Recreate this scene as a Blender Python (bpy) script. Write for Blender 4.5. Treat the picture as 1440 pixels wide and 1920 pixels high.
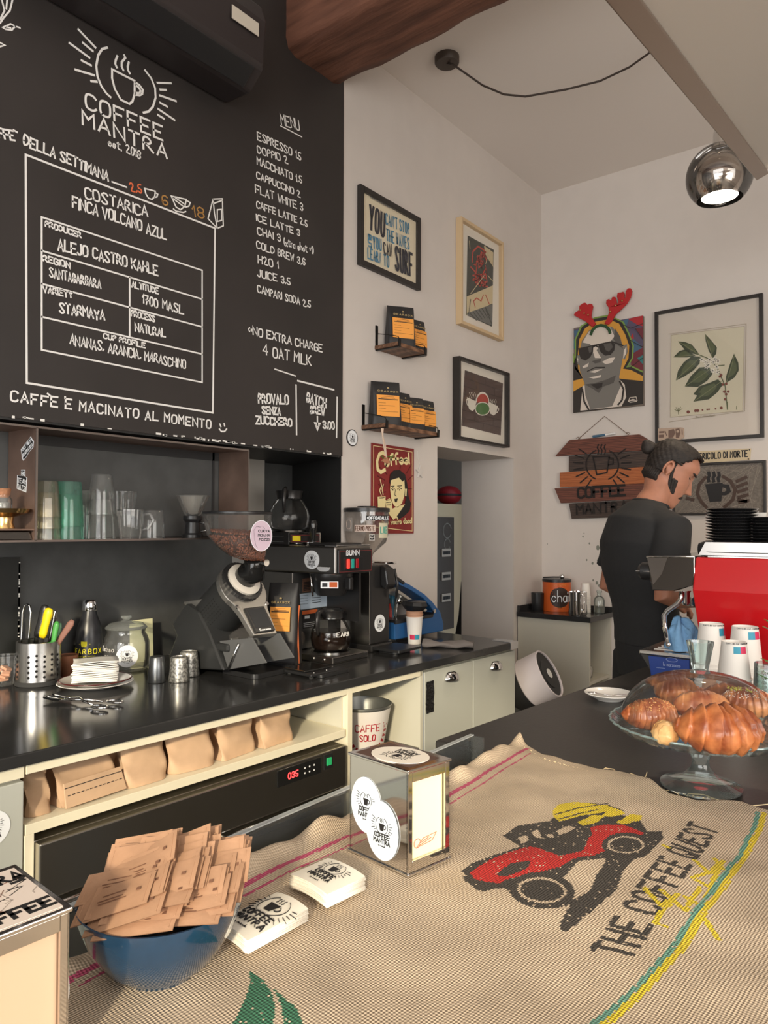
import bpy, bmesh, math, random
import numpy as np
from mathutils import Vector, Matrix, Euler
from mathutils.geometry import tessellate_polygon
random.seed(7)
SC = bpy.context.scene
COL = SC.collection
PI = math.pi
for o_ in list(bpy.data.objects): bpy.data.objects.remove(o_)

# ------------------------------------------------------------------ camera, world, lights, exposure
YAW, PITCH, ROLL, FPX = .66779, .02007, .00288, 1363.2
CX, CZ = 2.05, 1.42                       # camera position (x, z); y = 0
ZB, ZW = .95, .90                         # bar top, back worktop
def _basis():
    f = Vector((-math.sin(YAW)*math.cos(PITCH), math.cos(YAW)*math.cos(PITCH), math.sin(PITCH)))
    r = Vector((math.cos(YAW), math.sin(YAW), 0)); u = r.cross(f)
    c, s = math.cos(ROLL), math.sin(ROLL)
    return f, c*r+s*u, -s*r+c*u
CF, CR, CU = _basis()
CAM = Vector((CX, 0, CZ))
cam = bpy.data.objects.new('camera', bpy.data.cameras.new('camera')); COL.objects.link(cam)
cam.matrix_world = Matrix(((CR.x, CU.x, -CF.x, CX), (CR.y, CU.y, -CF.y, 0), (CR.z, CU.z, -CF.z, CZ), (0, 0, 0, 1)))
cam.data.sensor_fit = 'VERTICAL'; cam.data.sensor_height = 36; cam.data.lens = FPX/1920*36
cam.data.clip_start = .02
SC.camera = cam

SC.view_settings.view_transform = 'Standard'; SC.view_settings.look = 'None'
SC.view_settings.gamma = 1; SC.view_settings.exposure = 0.22
SC.view_settings.use_curve_mapping = False
SC.cycles.transparent_max_bounces = 40; SC.cycles.max_bounces = 10
W = bpy.data.worlds.new('daylight'); SC.world = W; W.use_nodes = True
W.node_tree.nodes['Background'].inputs[0].default_value = (.80, .90, 1, 1)
W.node_tree.nodes['Background'].inputs[1].default_value = 1.6

def area(name, loc, target, sx, sy, power, col):
    l = bpy.data.lights.new(name, 'AREA'); l.shape = 'RECTANGLE'; l.size = sx; l.size_y = sy
    l.energy = power; l.color = col
    o = bpy.data.objects.new(name, l); COL.objects.link(o); o.location = loc
    o.rotation_euler = (Vector(target)-Vector(loc)).to_track_quat('-Z', 'Y').to_euler()
    return o
area('daylight_window_right', (4.55, .9, 1.75), (0, 1.6, 1.9), 3.0, 1.9, 80, (1, .90, .78))
area('daylight_window_front', (2.2, -2.35, 1.7), (1.2, 3, 2.3), 3.2, 2.2, 85, (1, .95, .89))
sun = bpy.data.lights.new('low_sun', 'SUN'); sun.energy = 3.2; sun.angle = math.radians(3.5); sun.color = (1, .86, .62)
so = bpy.data.objects.new('low_sun', sun); COL.objects.link(so); so.location = (3, -4, 4)
so.rotation_euler = Vector((-.50, .80, -.30)).to_track_quat('-Z', 'Y').to_euler()

# ------------------------------------------------------------------ measuring: points of the photograph on real planes
def ray(px, py): return CF + CR*((px-720)/FPX) - CU*((py-960)/FPX)
def on(ax, px, py, v):
    d = ray(px, py); return CAM + d*((v-CAM[ax])/d[ax])
def PX(px, py, v=0.): return on(0, px, py, v)
def PY(px, py, v): return on(1, px, py, v)
def PZ(px, py, v): return on(2, px, py, v)
def PA(px, py, d): return CAM + ray(px, py)*d
def pix(p):
    v = Vector(p)-CAM; w = v.dot(CF); return (720+FPX*v.dot(CR)/w, 960-FPX*v.dot(CU)/w)

# ------------------------------------------------------------------ materials
MATS = {}
def mat(name, col, rough=.5, metal=0., **k):
    if name in MATS: return MATS[name]
    m = bpy.data.materials.new(name); m.use_nodes = True; nt = m.node_tree; b = nt.nodes['Principled BSDF']
    c = (col[0], col[1], col[2], 1)
    b.inputs['Base Color'].default_value = c; b.inputs['Roughness'].default_value = rough
    b.inputs['Metallic'].default_value = metal
    if 'trans' in k: b.inputs['Transmission Weight'].default_value = k['trans']
    if 'ior' in k: b.inputs['IOR'].default_value = k['ior']
    if 'alpha' in k: b.inputs['Alpha'].default_value = k['alpha']
    if 'coat' in k: b.inputs['Coat Weight'].default_value = k['coat']; b.inputs['Coat Roughness'].default_value = .08
    if 'sheen' in k: b.inputs['Sheen Weight'].default_value = k['sheen']
    if 'sss' in k:
        b.inputs['Subsurface Weight'].default_value = k['sss']; b.inputs['Subsurface Radius'].default_value = (.01, .004, .002)
    if 'emit' in k:
        b.inputs['Emission Color'].default_value = c; b.inputs['Emission Strength'].default_value = k['emit']
    if 'var' in k or 'bump' in k:
        tc = nt.nodes.new('ShaderNodeTexCoord'); nz = nt.nodes.new('ShaderNodeTexNoise'); mp = nt.nodes.new('ShaderNodeMapping')
        nz.inputs['Scale'].default_value = k.get('scale', 20); nz.inputs['Detail'].default_value = k.get('detail', 4)
        mp.inputs['Scale'].default_value = k.get('stretch', (1, 1, 1))
        nt.links.new(tc.outputs['Object'], mp.inputs[0]); nt.links.new(mp.outputs[0], nz.inputs['Vector'])
        if 'var' in k:
            cr = nt.nodes.new('ShaderNodeValToRGB'); d = k['var']; c2 = k.get('col2', tuple(x*(1-d) for x in col))
            cr.color_ramp.elements[0].position = k.get('p0', .35); cr.color_ramp.elements[1].position = k.get('p1', .65)
            cr.color_ramp.elements[0].color = (c2[0], c2[1], c2[2], 1); cr.color_ramp.elements[1].color = c
            nt.links.new(nz.outputs['Fac'], cr.inputs[0]); nt.links.new(cr.outputs[0], b.inputs['Base Color'])
        if 'bump' in k:
            bp = nt.nodes.new('ShaderNodeBump'); bp.inputs['Strength'].default_value = k['bump']; bp.inputs['Distance'].default_value = k.get('dist', .004)
            nt.links.new(nz.outputs['Fac'], bp.inputs['Height']); nt.links.new(bp.outputs[0], b.inputs['Normal'])
    MATS[name] = m; return m
def wood(name, c1, c2, scale=6, stretch=(1, 1, 1), rough=.6, axis='Y', dist=6):
    m = bpy.data.materials.new(name); m.use_nodes = True; nt = m.node_tree; b = nt.nodes['Principled BSDF']
    tc = nt.nodes.new('ShaderNodeTexCoord'); mp = nt.nodes.new('ShaderNodeMapping'); mp.inputs['Scale'].default_value = stretch
    wv = nt.nodes.new('ShaderNodeTexWave'); wv.inputs['Scale'].default_value = scale; wv.inputs['Distortion'].default_value = dist
    wv.inputs['Detail'].default_value = 3; wv.inputs['Detail Scale'].default_value = 1.5; wv.bands_direction = axis
    cr = nt.nodes.new('ShaderNodeValToRGB'); cr.color_ramp.elements[0].color = (*c1, 1); cr.color_ramp.elements[1].color = (*c2, 1)
    nt.links.new(tc.outputs['Object'], mp.inputs[0]); nt.links.new(mp.outputs[0], wv.inputs[0])
    nt.links.new(wv.outputs['Fac'], cr.inputs[0]); nt.links.new(cr.outputs[0], b.inputs['Base Color'])
    b.inputs['Roughness'].default_value = rough
    bp = nt.nodes.new('ShaderNodeBump'); bp.inputs['Strength'].default_value = .25; bp.inputs['Distance'].default_value = .003
    nt.links.new(wv.outputs['Fac'], bp.inputs['Height']); nt.links.new(bp.outputs[0], b.inputs['Normal'])
    MATS[name] = m; return m
def glass(name, col=(1, 1, 1), rough=0., ior=1.45, fac=None, base=.025, haze=.05):
    # thin clear glass: mostly see-through, mirror-like at grazing angles
    m = bpy.data.materials.new(name); m.use_nodes = True; nt = m.node_tree; nt.nodes.remove(nt.nodes['Principled BSDF'])
    out = nt.nodes['Material Output']; tr = nt.nodes.new('ShaderNodeBsdfTransparent'); gl = nt.nodes.new('ShaderNodeBsdfGlossy')
    tr.inputs[0].default_value = (*col, 1); gl.inputs['Roughness'].default_value = max(rough, .02)
    mx = nt.nodes.new('ShaderNodeMixShader'); fr = nt.nodes.new('ShaderNodeLayerWeight'); fr.inputs[0].default_value = .13 if fac is None else fac*.6
    ad = nt.nodes.new('ShaderNodeMath'); ad.operation = 'MULTIPLY_ADD'; ad.inputs[1].default_value = .9; ad.inputs[2].default_value = base
    nt.links.new(fr.outputs['Fresnel'], ad.inputs[0]); nt.links.new(ad.outputs[0], mx.inputs[0]); nt.links.new(tr.outputs[0], mx.inputs[1]); nt.links.new(gl.outputs[0], mx.inputs[2])
    df = nt.nodes.new('ShaderNodeBsdfDiffuse'); df.inputs[0].default_value = (.9*col[0], .9*col[1], .9*col[2], 1); m2 = nt.nodes.new('ShaderNodeMixShader'); m2.inputs[0].default_value = haze  # haze: pale diffuse colour mixed in as a painted glow on the glass
    nt.links.new(mx.outputs[0], m2.inputs[1]); nt.links.new(df.outputs[0], m2.inputs[2]); nt.links.new(m2.outputs[0], out.inputs[0]); MATS[name] = m; return m
def rgb(r, g, b):                                     # display 0-255 -> linear
    return tuple(((x/255)/12.92 if x < 10 else ((x/255+.055)/1.055)**2.4) for x in (r, g, b))

# ------------------------------------------------------------------ mesh builder
class MB:
    def __init__(s): s.v = []; s.f = []; s.m = []
    def add(s, vs, fs, mi=0, M=None):
        n = len(s.v)
        s.v += [tuple(M @ Vector(p)) if M is not None else tuple(p) for p in vs]
        s.f += [tuple(i+n for i in f) for f in fs]; s.m += [mi]*len(fs); return s
    def box(s, c, d, mi=0, rot=None, taper=1., M=None):
        x, y, z = (a/2 for a in d); t = taper
        vs = [Vector(p) for p in ((-x, -y, -z), (x, -y, -z), (x, y, -z), (-x, y, -z), (-x*t, -y*t, z), (x*t, -y*t, z), (x*t, y*t, z), (-x*t, y*t, z))]
        if rot is not None:
            R = Euler(rot).to_matrix(); vs = [R @ p for p in vs]
        vs = [p+Vector(c) for p in vs]
        return s.add(vs, [(3, 2, 1, 0), (4, 5, 6, 7), (0, 1, 5, 4), (1, 2, 6, 5), (2, 3, 7, 6), (3, 0, 4, 7)], mi, M)
    def bx(s, x0, x1, y0, y1, z0, z1, mi=0): return s.box(((x0+x1)/2, (y0+y1)/2, (z0+z1)/2), (x1-x0, y1-y0, z1-z0), mi)
    def lathe(s, prof, n=32, c=(0, 0, 0), mi=0, close=True, M=None, arc=None, flute=0, fn=0):
        vs = []; fs = []; k = len(prof)
        a1 = 2*PI if arc is None else arc; cnt = n if arc is None else n+1
        for j in range(cnt):
            a = a1*j/n; g = 1+flute*math.cos(fn*a)
            for r, z in prof: vs.append((c[0]+r*g*math.cos(a), c[1]+r*g*math.sin(a), c[2]+z))
        for j in range(n):
            j2 = (j+1) % cnt
            for i in range(k-1):
                a, b, d, e = j*k+i, j2*k+i, j2*k+i+1, j*k+i+1
                if prof[i][0] < 1e-7 and prof[i+1][0] < 1e-7: continue
                if prof[i][0] < 1e-7: fs.append((a, d, e))
                elif prof[i+1][0] < 1e-7: fs.append((a, b, e))
                else: fs.append((a, b, d, e))
        if close and arc is None:
            if prof[0][0] > 1e-7: fs.append(tuple(j*k for j in range(n))[::-1])
            if prof[-1][0] > 1e-7: fs.append(tuple(j*k+k-1 for j in range(n)))
        return s.add(vs, fs, mi, M)
    def cyl(s, p0, p1, r0, r1=None, n=16, mi=0, M=None): return s.tube([p0, p1], [r0, r0 if r1 is None else r1], n, mi, M=M)
    def tube(s, pts, r, n=8, mi=0, closed=False, M=None, flat=1., up=None):
        P = [Vector(p) for p in pts]; k = len(P)
        R = list(r) if hasattr(r, '__len__') else [r]*k
        vs = []; fs = []; prev = None
        for i in range(k):
            if closed: t = P[(i+1) % k]-P[i-1]
            else: t = P[min(i+1, k-1)]-P[max(i-1, 0)]
            if t.length < 1e-9: t = Vector((0, 0, 1))
            t.normalize()
            if up is not None: a = Vector(up)-t*Vector(up).dot(t)
            elif prev is None: a = Vector((0, 0, 1)).cross(t) if abs(t.z) < .9 else Vector((1, 0, 0)).cross(t)
            else: a = prev-t*prev.dot(t)
            if a.length < 1e-6: a = t.orthogonal()
            a.normalize(); prev = a; b = t.cross(a)
            for j in range(n):
                q = 2*PI*j/n+ (PI/4 if n == 4 else 0); vs.append(P[i]+a*(R[i]*math.cos(q)*flat)+b*(R[i]*math.sin(q)))
        for i in range(k if closed else k-1):
            i2 = (i+1) % k
            for j in range(n):
                fs.append((i*n+j, i*n+(j+1) % n, i2*n+(j+1) % n, i2*n+j))
        if not closed: fs += [tuple(range(n))[::-1], tuple((k-1)*n+j for j in range(n))]
        return s.add(vs, fs, mi, M)
    def sph(s, c, r, n=16, mi=0, sc=(1, 1, 1), M=None):
        pr = [(max(0, math.sin(PI*i/(n//2))), -math.cos(PI*i/(n//2))) for i in range(n//2+1)]; pr[0] = (0, -1); pr[-1] = (0, 1)
        S = Matrix.Translation(Vector(c)) @ Matrix.Diagonal((r*sc[0], r*sc[1], r*sc[2], 1))
        return s.lathe(pr, n, (0, 0, 0), mi, M=S if M is None else M @ S)
    def prism(s, poly, o, u, v, w, mi=0, M=None):
        # polygon (2-D) in frame o,u,v, extruded by vector w
        o, u, v, w = Vector(o), Vector(u), Vector(v), Vector(w); k = len(poly)
        a = [o+u*p[0]+v*p[1] for p in poly]; tri = tessellate_polygon([[Vector((p[0], p[1], 0)) for p in poly]])
        ar = sum(poly[i-1][0]*poly[i][1]-poly[i][0]*poly[i-1][1] for i in range(k))
        flip = (u.cross(v).dot(w) < 0) != (ar < 0)
        fs = []
        for t in tri:
            t = tuple(t); p, q, r_ = (poly[i] for i in t)
            if (((q[0]-p[0])*(r_[1]-p[1])-(q[1]-p[1])*(r_[0]-p[0])) > 0) == (u.cross(v).dot(w) < 0): t = t[::-1]
            fs.append(tuple(i+k for i in t)); fs.append(t[::-1])
        for i in range(k):
            j = (i+1) % k; q = (i, j, j+k, i+k); fs.append(q[::-1] if flip else q)
        return s.add(a+[p+w for p in a], fs, mi, M)
    def ribbon(s, strokes, o, u, v, n, wd, h=.0006, mi=0, M=None):
        # pen strokes with their own small thickness on a surface (o,u,v), standing h proud along n
        o, u, v, n = Vector(o), Vector(u), Vector(v), Vector(n)
        for st in strokes:
            P = [Vector((p[0], p[1])) for p in st]
            P = [p for i, p in enumerate(P) if i == 0 or (p-P[i-1]).length > 1e-6]
            k = len(P)
            if k < 2: continue
            closed = (P[0]-P[-1]).length < 1e-5 and k > 3
            vs = []
            for i in range(k):
                if closed and i in (0, k-1): d0 = P[0]-P[-2]; d1 = P[1]-P[0]
                else: d0 = P[i]-P[i-1] if i else P[1]-P[0]; d1 = P[i+1]-P[i] if i < k-1 else d0
                d0 = d0.normalized(); d1 = d1.normalized(); t = d0+d1
                if t.length < .2: t = d1
                t.normalize(); c = max(.55, abs(t.dot(d1))); nn = Vector((-t.y, t.x))*(wd/2/c)
                q = P[i]
                if not closed and i == 0: q = q-d1*wd*.35
                if not closed and i == k-1: q = q+d0*wd*.35
                for sg in (1, -1):
                    e = q+nn*sg; vs.append(o+u*e.x+v*e.y+n*h)
                for sg in (1, -1):
                    e = q+nn*sg; vs.append(o+u*e.x+v*e.y)
            fs = []
            for i in range(k-1):
                a, b = i*4, i*4+4
                fs += [(a, a+1, b+1, b), (a+2, a, b, b+2), (a+1, a+3, b+3, b+1)]
            if not closed: fs += [(1, 0, 2, 3), (k*4-4, k*4-3, k*4-1, k*4-2)]
            s.add(vs, fs, mi, M)
        return s
    def disc(s, c, u, v, n, ru, rv, h=.001, mi=0, seg=40):
        return s.prism([(ru*math.cos(2*PI*i/seg), rv*math.sin(2*PI*i/seg)) for i in range(seg)], c, u, v, Vector(n)*h, mi)
    def grid(s, fn, nu, nv, mi=0, cu=False, cv=False):
        vs = [fn(i/(nu if cu else nu-1), j/(nv if cv else nv-1)) for i in range(nu) for j in range(nv)]; fs = []
        for i in range(nu if cu else nu-1):
            for j in range(nv if cv else nv-1):
                i2, j2 = (i+1) % nu, (j+1) % nv; fs.append((i*nv+j, i2*nv+j, i2*nv+j2, i*nv+j2))
        return s.add(vs, fs, mi)
    def build(s, name, mats, parent=None, smooth=False, bevel=0, solid=0, sub=0, seg=2, loc=None):
        me = bpy.data.meshes.new(name); me.from_pydata(s.v, [], s.f)
        for m_ in (mats if isinstance(mats, (list, tuple)) else [mats]): me.materials.append(m_)
        if any(s.m): me.polygons.foreach_set('material_index', s.m)
        me.update(); o = bpy.data.objects.new(name, me); COL.objects.link(o)
        if smooth:
            me.polygons.foreach_set('use_smooth', [True]*len(me.polygons))
            if smooth is not True: me.set_sharp_from_angle(angle=math.radians(smooth))
        if solid:
            d = o.modifiers.new('Solidify', 'SOLIDIFY'); d.thickness = solid; d.offset = 0
        if bevel:
            d = o.modifiers.new('Bevel', 'BEVEL'); d.width = bevel; d.segments = seg; d.limit_method = 'ANGLE'; d.angle_limit = math.radians(40)
        if sub:
            d = o.modifiers.new('Subd', 'SUBSURF'); d.levels = sub; d.render_levels = sub
        if parent is not None: o.parent = parent
        if loc is not None: o.location = loc
        return o
def tag(o, label, cat, group=None, kind=None):
    if label: o['label'] = label
    if cat: o['category'] = cat
    if group: o['group'] = group
    if kind: o['kind'] = kind
    return o
def thing(name, label, cat, loc=(0, 0, 0), rz=0, group=None):
    o = bpy.data.objects.new(name, None); COL.objects.link(o); o.location = loc; o.rotation_euler = (0, 0, rz)
    o.empty_display_size = .05
    return tag(o, label, cat, group)
def struct(mb, name, m, **k):
    o = mb.build(name, m, **k); o['kind'] = 'structure'; return o
def dup(root, loc, rz=None, label=None, group=None, rot=None, scale=None):
    r = root.copy(); COL.objects.link(r); r.location = loc
    if rz is not None: r.rotation_euler = (0, 0, rz)
    if rot is not None: r.rotation_euler = rot
    if scale is not None: r.scale = (scale,)*3 if not hasattr(scale, '__len__') else scale
    if label: r['label'] = label
    if group: r['group'] = group
    for ch in list(root.children):
        c = ch.copy(); COL.objects.link(c); c.parent = r
        for g in ch.children:
            d = g.copy(); COL.objects.link(d); d.parent = c
    return r
def label(o, t): o['label'] = t; return o

# ------------------------------------------------------------------ pen lettering
G = {'A': '00 26 40|12 32', 'B': '00 06 26 35 34 23 03|23 32 31 20 00', 'C': '45 36 16 05 01 10 30 41', 'D': '00 06 26 44 42 20 00', 'E': '40 00 06 46|03 33',
 'F': '00 06 46|03 33', 'G': '45 36 16 05 01 10 30 41 43 23', 'H': '00 06|40 46|03 43', 'I': '00 06', 'J': '01 10 20 31 36', 'K': '00 06|46 02|13 40',
 'L': '06 00 40', 'M': '00 06 23 46 40', 'N': '00 06 40 46', 'O': '10 01 05 16 36 45 41 30 10', 'P': '00 06 26 35 34 23 03', 'Q': '10 01 05 16 36 45 41 30 10|22 40',
 'R': '00 06 26 35 34 23 03|13 40', 'S': '45 36 16 05 14 32 41 30 10 01', 'T': '20 26|06 46', 'U': '06 01 10 30 41 46', 'V': '06 20 46', 'W': '06 10 24 30 46',
 'X': '00 46|06 40', 'Y': '20 23 06|23 46', 'Z': '06 46 00 40', '0': '10 01 05 16 26 35 31 20 10', '1': '04 16 10', '2': '05 16 26 35 34 00 40', '3': '05 16 26 35 34 23 32 31 20 10 01|13 23',
 '4': '30 36 02 42', '5': '36 06 03 23 32 31 20 10 01', '6': '35 26 16 05 01 10 20 31 32 23 13 02', '7': '06 36 10|13 33', '8': '13 04 05 16 26 35 34 23 13 02 01 10 20 31 32 23', '9': '33 13 04 05 16 26 35 32 20 10',
 ',': '11 00', '.': '00 01', '!': '06 02|00 01', "'": '06 05', '(': '16 04 02 10', ')': '06 14 12 00', '*': '12 15|03 34|04 33', '+': '03 23|14 12', '-': '03 23', '#': '11 25|21 35|02 42|04 44',
 'a': '33 23 13 02 01 10 20 31|33 30', 'b': '06 00 20 31 32 23 03', 'c': '32 23 13 02 01 10 20 31', 'd': '36 30 10 01 02 13 33', 'e': '02 32 23 13 02 01 10 20 31', 'f': '10 15 26 36|03 33', 'g': '33 13 02 01 10 30|33 30 39 28', 'h': '06 00|02 13 23 32 30',
 'i': '03 00|05 04', 'j': '13 10 00', 'k': '06 00|33 01|12 30', 'l': '06 00', 'm': '03 00|02 13 22 20|22 33 42 40', 'n': '03 00|02 13 23 32 30', 'o': '10 01 02 13 23 32 31 20 10', 'p': '03 00|00 03 23 32 31 20 00', 'r': '03 00|02 13 23', 's': '32 23 13 02 31 20 10 01', 't': '15 11 20 30|04 34',
 'u': '03 01 10 20 31|33 30', 'v': '03 10 23', 'w': '03 10 22 30 43', 'x': '00 33|03 30', 'y': '03 10|33 00', 'z': '03 33 00 30', '"': '04 06|24 26', 'v ': ''}
RND = set('OCSGQUJDBPR0235689abcdeghnopqrsu')
def chaikin(p, closed):
    o = [] if closed else [p[0]]; k = len(p)
    for i in range(k-1):
        a, b = p[i], p[i+1]
        q = (a[0]*.75+b[0]*.25, a[1]*.75+b[1]*.25); r = (a[0]*.25+b[0]*.75, a[1]*.25+b[1]*.75)
        if closed or i > 0: o.append(q)
        if closed or i < k-2: o.append(r)
    if closed: o.append(o[0])
    else: o.append(p[-1])
    return o
def glyph(ch):
    st = []; w = 0
    for s_ in G.get(ch, '').split('|'):
        p = [(int(t[0]), int(t[1])) for t in s_.split()]
        if not p: continue
        w = max(w, max(q[0] for q in p))
        if ch in RND and len(p) > 3:
            for _ in range(2): p = chaikin(p, p[0] == p[-1])
        st.append(p)
    return st, w
def text(s, width=None, height=1., gap=1.3, jit=0., seed=1):
    # strokes of a line of text, from (0,0) rightwards; scaled to width x height
    rn = random.Random(seed); x = 0; out = []
    for ch in s:
        if ch == ' ': x += 3.2; continue
        st, w = glyph(ch); dy = rn.uniform(-jit, jit); sl = rn.uniform(-jit, jit)*.12
        for p in st: out.append([(x+a+sl*b+rn.uniform(-jit, jit)*.25, b+dy+rn.uniform(-jit, jit)*.25) for a, b in p])
        x += w+gap
    x = max(x-gap, .1); k = (width/x) if width else height/6
    return [[(a*k, b*height/6) for a, b in p] for p in out]
def place(st, x=0, y=0, rot=0, sx=1, sy=1, shear=0):
    c, s = math.cos(rot), math.sin(rot)
    return [[(x+(a*sx+b*shear)*c-b*sy*s, y+(a*sx+b*shear)*s+b*sy*c) for a, b in p] for p in st]
def arcst(cx, cy, r, a0, a1, n=14, ry=None):
    ry = r if ry is None else ry
    return [(cx+r*math.cos(math.radians(a0+(a1-a0)*i/n)), cy+ry*math.sin(math.radians(a0+(a1-a0)*i/n))) for i in range(n+1)]
def logo(s=1., words=True):
    # cup with steam inside two arcs with rays, name below: (thin strokes, bold strokes, filled cup polygons), unit about 1 wide
    thin = [arcst(0, .18, .30, 115, 245, 18), arcst(0, .18, .30, -65, 65, 18)]
    for a in range(150, 221, 12): q = math.radians(a); l = .10 if (a//12) % 2 else .16; thin.append([(.37*math.cos(q), .18+.37*math.sin(q)), ((.37+l)*math.cos(q), .18+(.37+l)*math.sin(q))])
    for a in range(-40, 31, 12): q = math.radians(a); l = .10 if (a//12) % 2 else .16; thin.append([(.37*math.cos(q), .18+.37*math.sin(q)), ((.37+l)*math.cos(q), .18+(.37+l)*math.sin(q))])
    for k in (-.07, 0, .07): thin.append([(k, .30), (k+.02, .34), (k-.01, .38), (k+.015, .43)])
    cup = [(-.14, .25), (.13, .25), (.08, .0), (-.08, .0)]
    hand = [arcst(.13, .15, .07, 80, -100, 8)]
    bold = []
    if words:
        bold = place(text('COFFEE', .70, .15), -.35, -.25)+place(text('MANTRA', .80, .15), -.40, -.45)
    f = lambda L: [[(a*s, b*s) for a, b in p] for p in L]
    return f(thin), f(bold), f([cup]), f(hand)
def sticker(parent, name, c, u, v, n, ru, rv, lab=None, m=None, ls=None):
    # round white logo sticker: disc with printed cup and name
    c, u, v, n = Vector(c), Vector(u).normalized(), Vector(v).normalized(), Vector(n).normalized()
    b = MB(); b.disc(c, u, v, n, ru, rv, .0008, 0)
    s = ls or ru*1.25; t, w, cp, hd = logo(s); o = c+n*.0008
    b.ribbon(t, o, u, v, n, .022*s, .0003, 1); b.ribbon(w, o, u, v, n, .038*s, .0003, 1); b.ribbon(hd, o, u, v, n, .03*s, .0003, 1)
    for p in cp: b.prism(p, o, u, v, n*.0003, 1)
    b.ribbon(place(text('Cioé Ambrogio', .34*s, .05*s, seed=3), -.17*s, -.56*s), o, u, v, n, .012*s, .0003, 1)
    ob = b.build(name, [m or MATS['sticker_white'], MATS['ink']], parent)
    if lab: ob['label'] = lab
    return ob
UY, UZ, UX = Vector((0, 1, 0)), Vector((0, 0, 1)), Vector((1, 0, 0))
def pl(pts, ax, val):       # photograph points -> 2-D coordinates on a wall plane ('X': y,z   'Y': x,z   'Z': x,y)
    o = []
    for p in pts:
        q = on('XYZ'.index(ax), p[0], p[1], val); o.append((q.y, q.z) if ax == 'X' else (q.x, q.z) if ax == 'Y' else (q.x, q.y))
    return o
# ------------------------------------------------------------------ palette
white_wall = mat('white_plaster', (.66, .605, .56), .85, bump=.06, scale=9, var=.05, dist=.002, p0=.2, p1=.8)
mat('ink', (.012, .011, .012), .6); mat('sticker_white', (.86, .88, .90), .35); mat('chalk', (.82, .80, .77), .9)
board_black = mat('blackboard_paint', (.034, .028, .026), .55, var=.35, scale=2.5, p0=.3, p1=.75, bump=.05)
black_wall = mat('black_wall_paint', (.020, .020, .020), .5, bump=.1, scale=20)
grey_niche = mat('dark_grey_paint', (.078, .080, .080), .55, bump=.08, scale=12, var=.2)
copper = mat('browned_sheet_metal', (.27, .175, .135), .40, .45, var=.45, scale=7, p0=.3, p1=.7)
steel = mat('brushed_steel', (.62, .61, .59), .25, 1, bump=.03, scale=300, stretch=(1, 1, .05))
chrome = mat('chrome', (.82, .82, .82), .06, 1)
dark_steel = mat('dark_steel', (.20, .20, .20), .22, 1)
worktop_m = mat('black_zinc_worktop', (.055, .055, .056), .15, .4, var=.3, scale=9, bump=.03, stretch=(1, .3, 1))
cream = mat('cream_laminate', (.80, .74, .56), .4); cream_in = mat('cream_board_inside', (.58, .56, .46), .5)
grey_door = mat('pale_grey_door', (.47, .48, .43), .45)
black_pl = mat('black_plastic', (.016, .016, .017), .35); matte_black = mat('matte_black', (.022, .022, .023), .6)
black_gloss = mat('gloss_black', (.012, .012, .012), .1)
white_pl = mat('white_plastic', (.78, .77, .75), .4); paper_white = mat('white_paper', (.82, .80, .75), .7)
rubber = mat('dark_rubber', (.03, .03, .03), .8)
clear = glass('clear_glass', (.99, .995, .99), fac=.26, base=.035, haze=.03); green_glass = glass('green_glass', (.55, .86, .76), fac=.26, base=.035, haze=.08); amberglass = glass('smoked_clear', (.86, .80, .70))
acrylic = glass('clear_acrylic', (.84, .87, .88), 0, fac=.25, haze=.03)
kraft = mat('kraft_paper', (.60, .40, .25), .75, bump=.25, scale=18, var=.12)
ccup = mat('white_paper_cup', (.86, .82, .76), .55)

# ------------------------------------------------------------------ the room
YB_, ZC_ = 4.20, 3.525
b = MB(); b.bx(-2.2, 4.8, -2.6, 5.6, -.1, 0)
struct(b, 'floor', mat('grey_tile_floor', (.22, .20, .18), .5, var=.2, scale=3))
b = MB(); b.bx(-2.2, 4.8, -2.6, 5.6, ZC_, ZC_+.12)
struct(b, 'ceiling', mat('ceiling_paint', (.74, .68, .63), .9, bump=.04, scale=6))
YN, XN, ZN = 2.306, -.46, 1.718; YN2 = 2.47; WT = -.36         # niche: end, back, top
OY0, OY1, OZ = 3.031, 3.831, 1.825       # passage opening
b = MB()
b.bx(XN-.06, 0, -2.6, YN, ZN, ZC_)                    # wall above the niche
b.bx(-.36, 0, YN, OY0, ZN, ZC_); b.bx(-.36, 0, OY0, OY1, OZ, ZC_); b.bx(-.36, 0, OY1, YB_, ZN, ZC_)
wl = struct(b, 'wall_left', white_wall)
for n_, bb in (('wall_niche', (XN-.06, XN, -2.6, YN2+.05, 0, ZN)), ('wall_pier', (-.36, 0, YN2, OY0, 0, ZN)), ('wall_corner', (-.36, 0, OY1, YB_, 0, ZN))): b = MB(); b.bx(*bb); struct(b, n_, white_wall)
b = MB(); b.prism([(0, YN), (0, YN2), (XN, YN2)], (0, 0, 0), UX, UY, (0, 0, ZN)); struct(b, 'wall_splay', white_wall)
b = MB(); b.bx(XN, XN+.004, -2.5, YN2-.004, ZW, ZN); niche = struct(b, 'trim_1', grey_niche)
b = MB(); b.prism([(0, YN-.004), (0, YN), (XN+.002, YN2), (XN+.002, YN2-.005)], (0, 0, ZW), UX, UY, (0, 0, ZN-ZW)); struct(b, 'trim_2', black_wall)
b = MB(); b.prism([(-.002, -2.5), (-.002, YN-.008), (XN+.006, YN2-.01), (XN+.006, -2.5)], (0, 0, ZN-.006), UX, UY, (0, 0, .006)); struct(b, 'trim_3', black_wall)
b = MB(); b.bx(-.36, 4.8, YB_, YB_+.12, 0, ZC_); struct(b, 'wall_back', white_wall)
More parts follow.
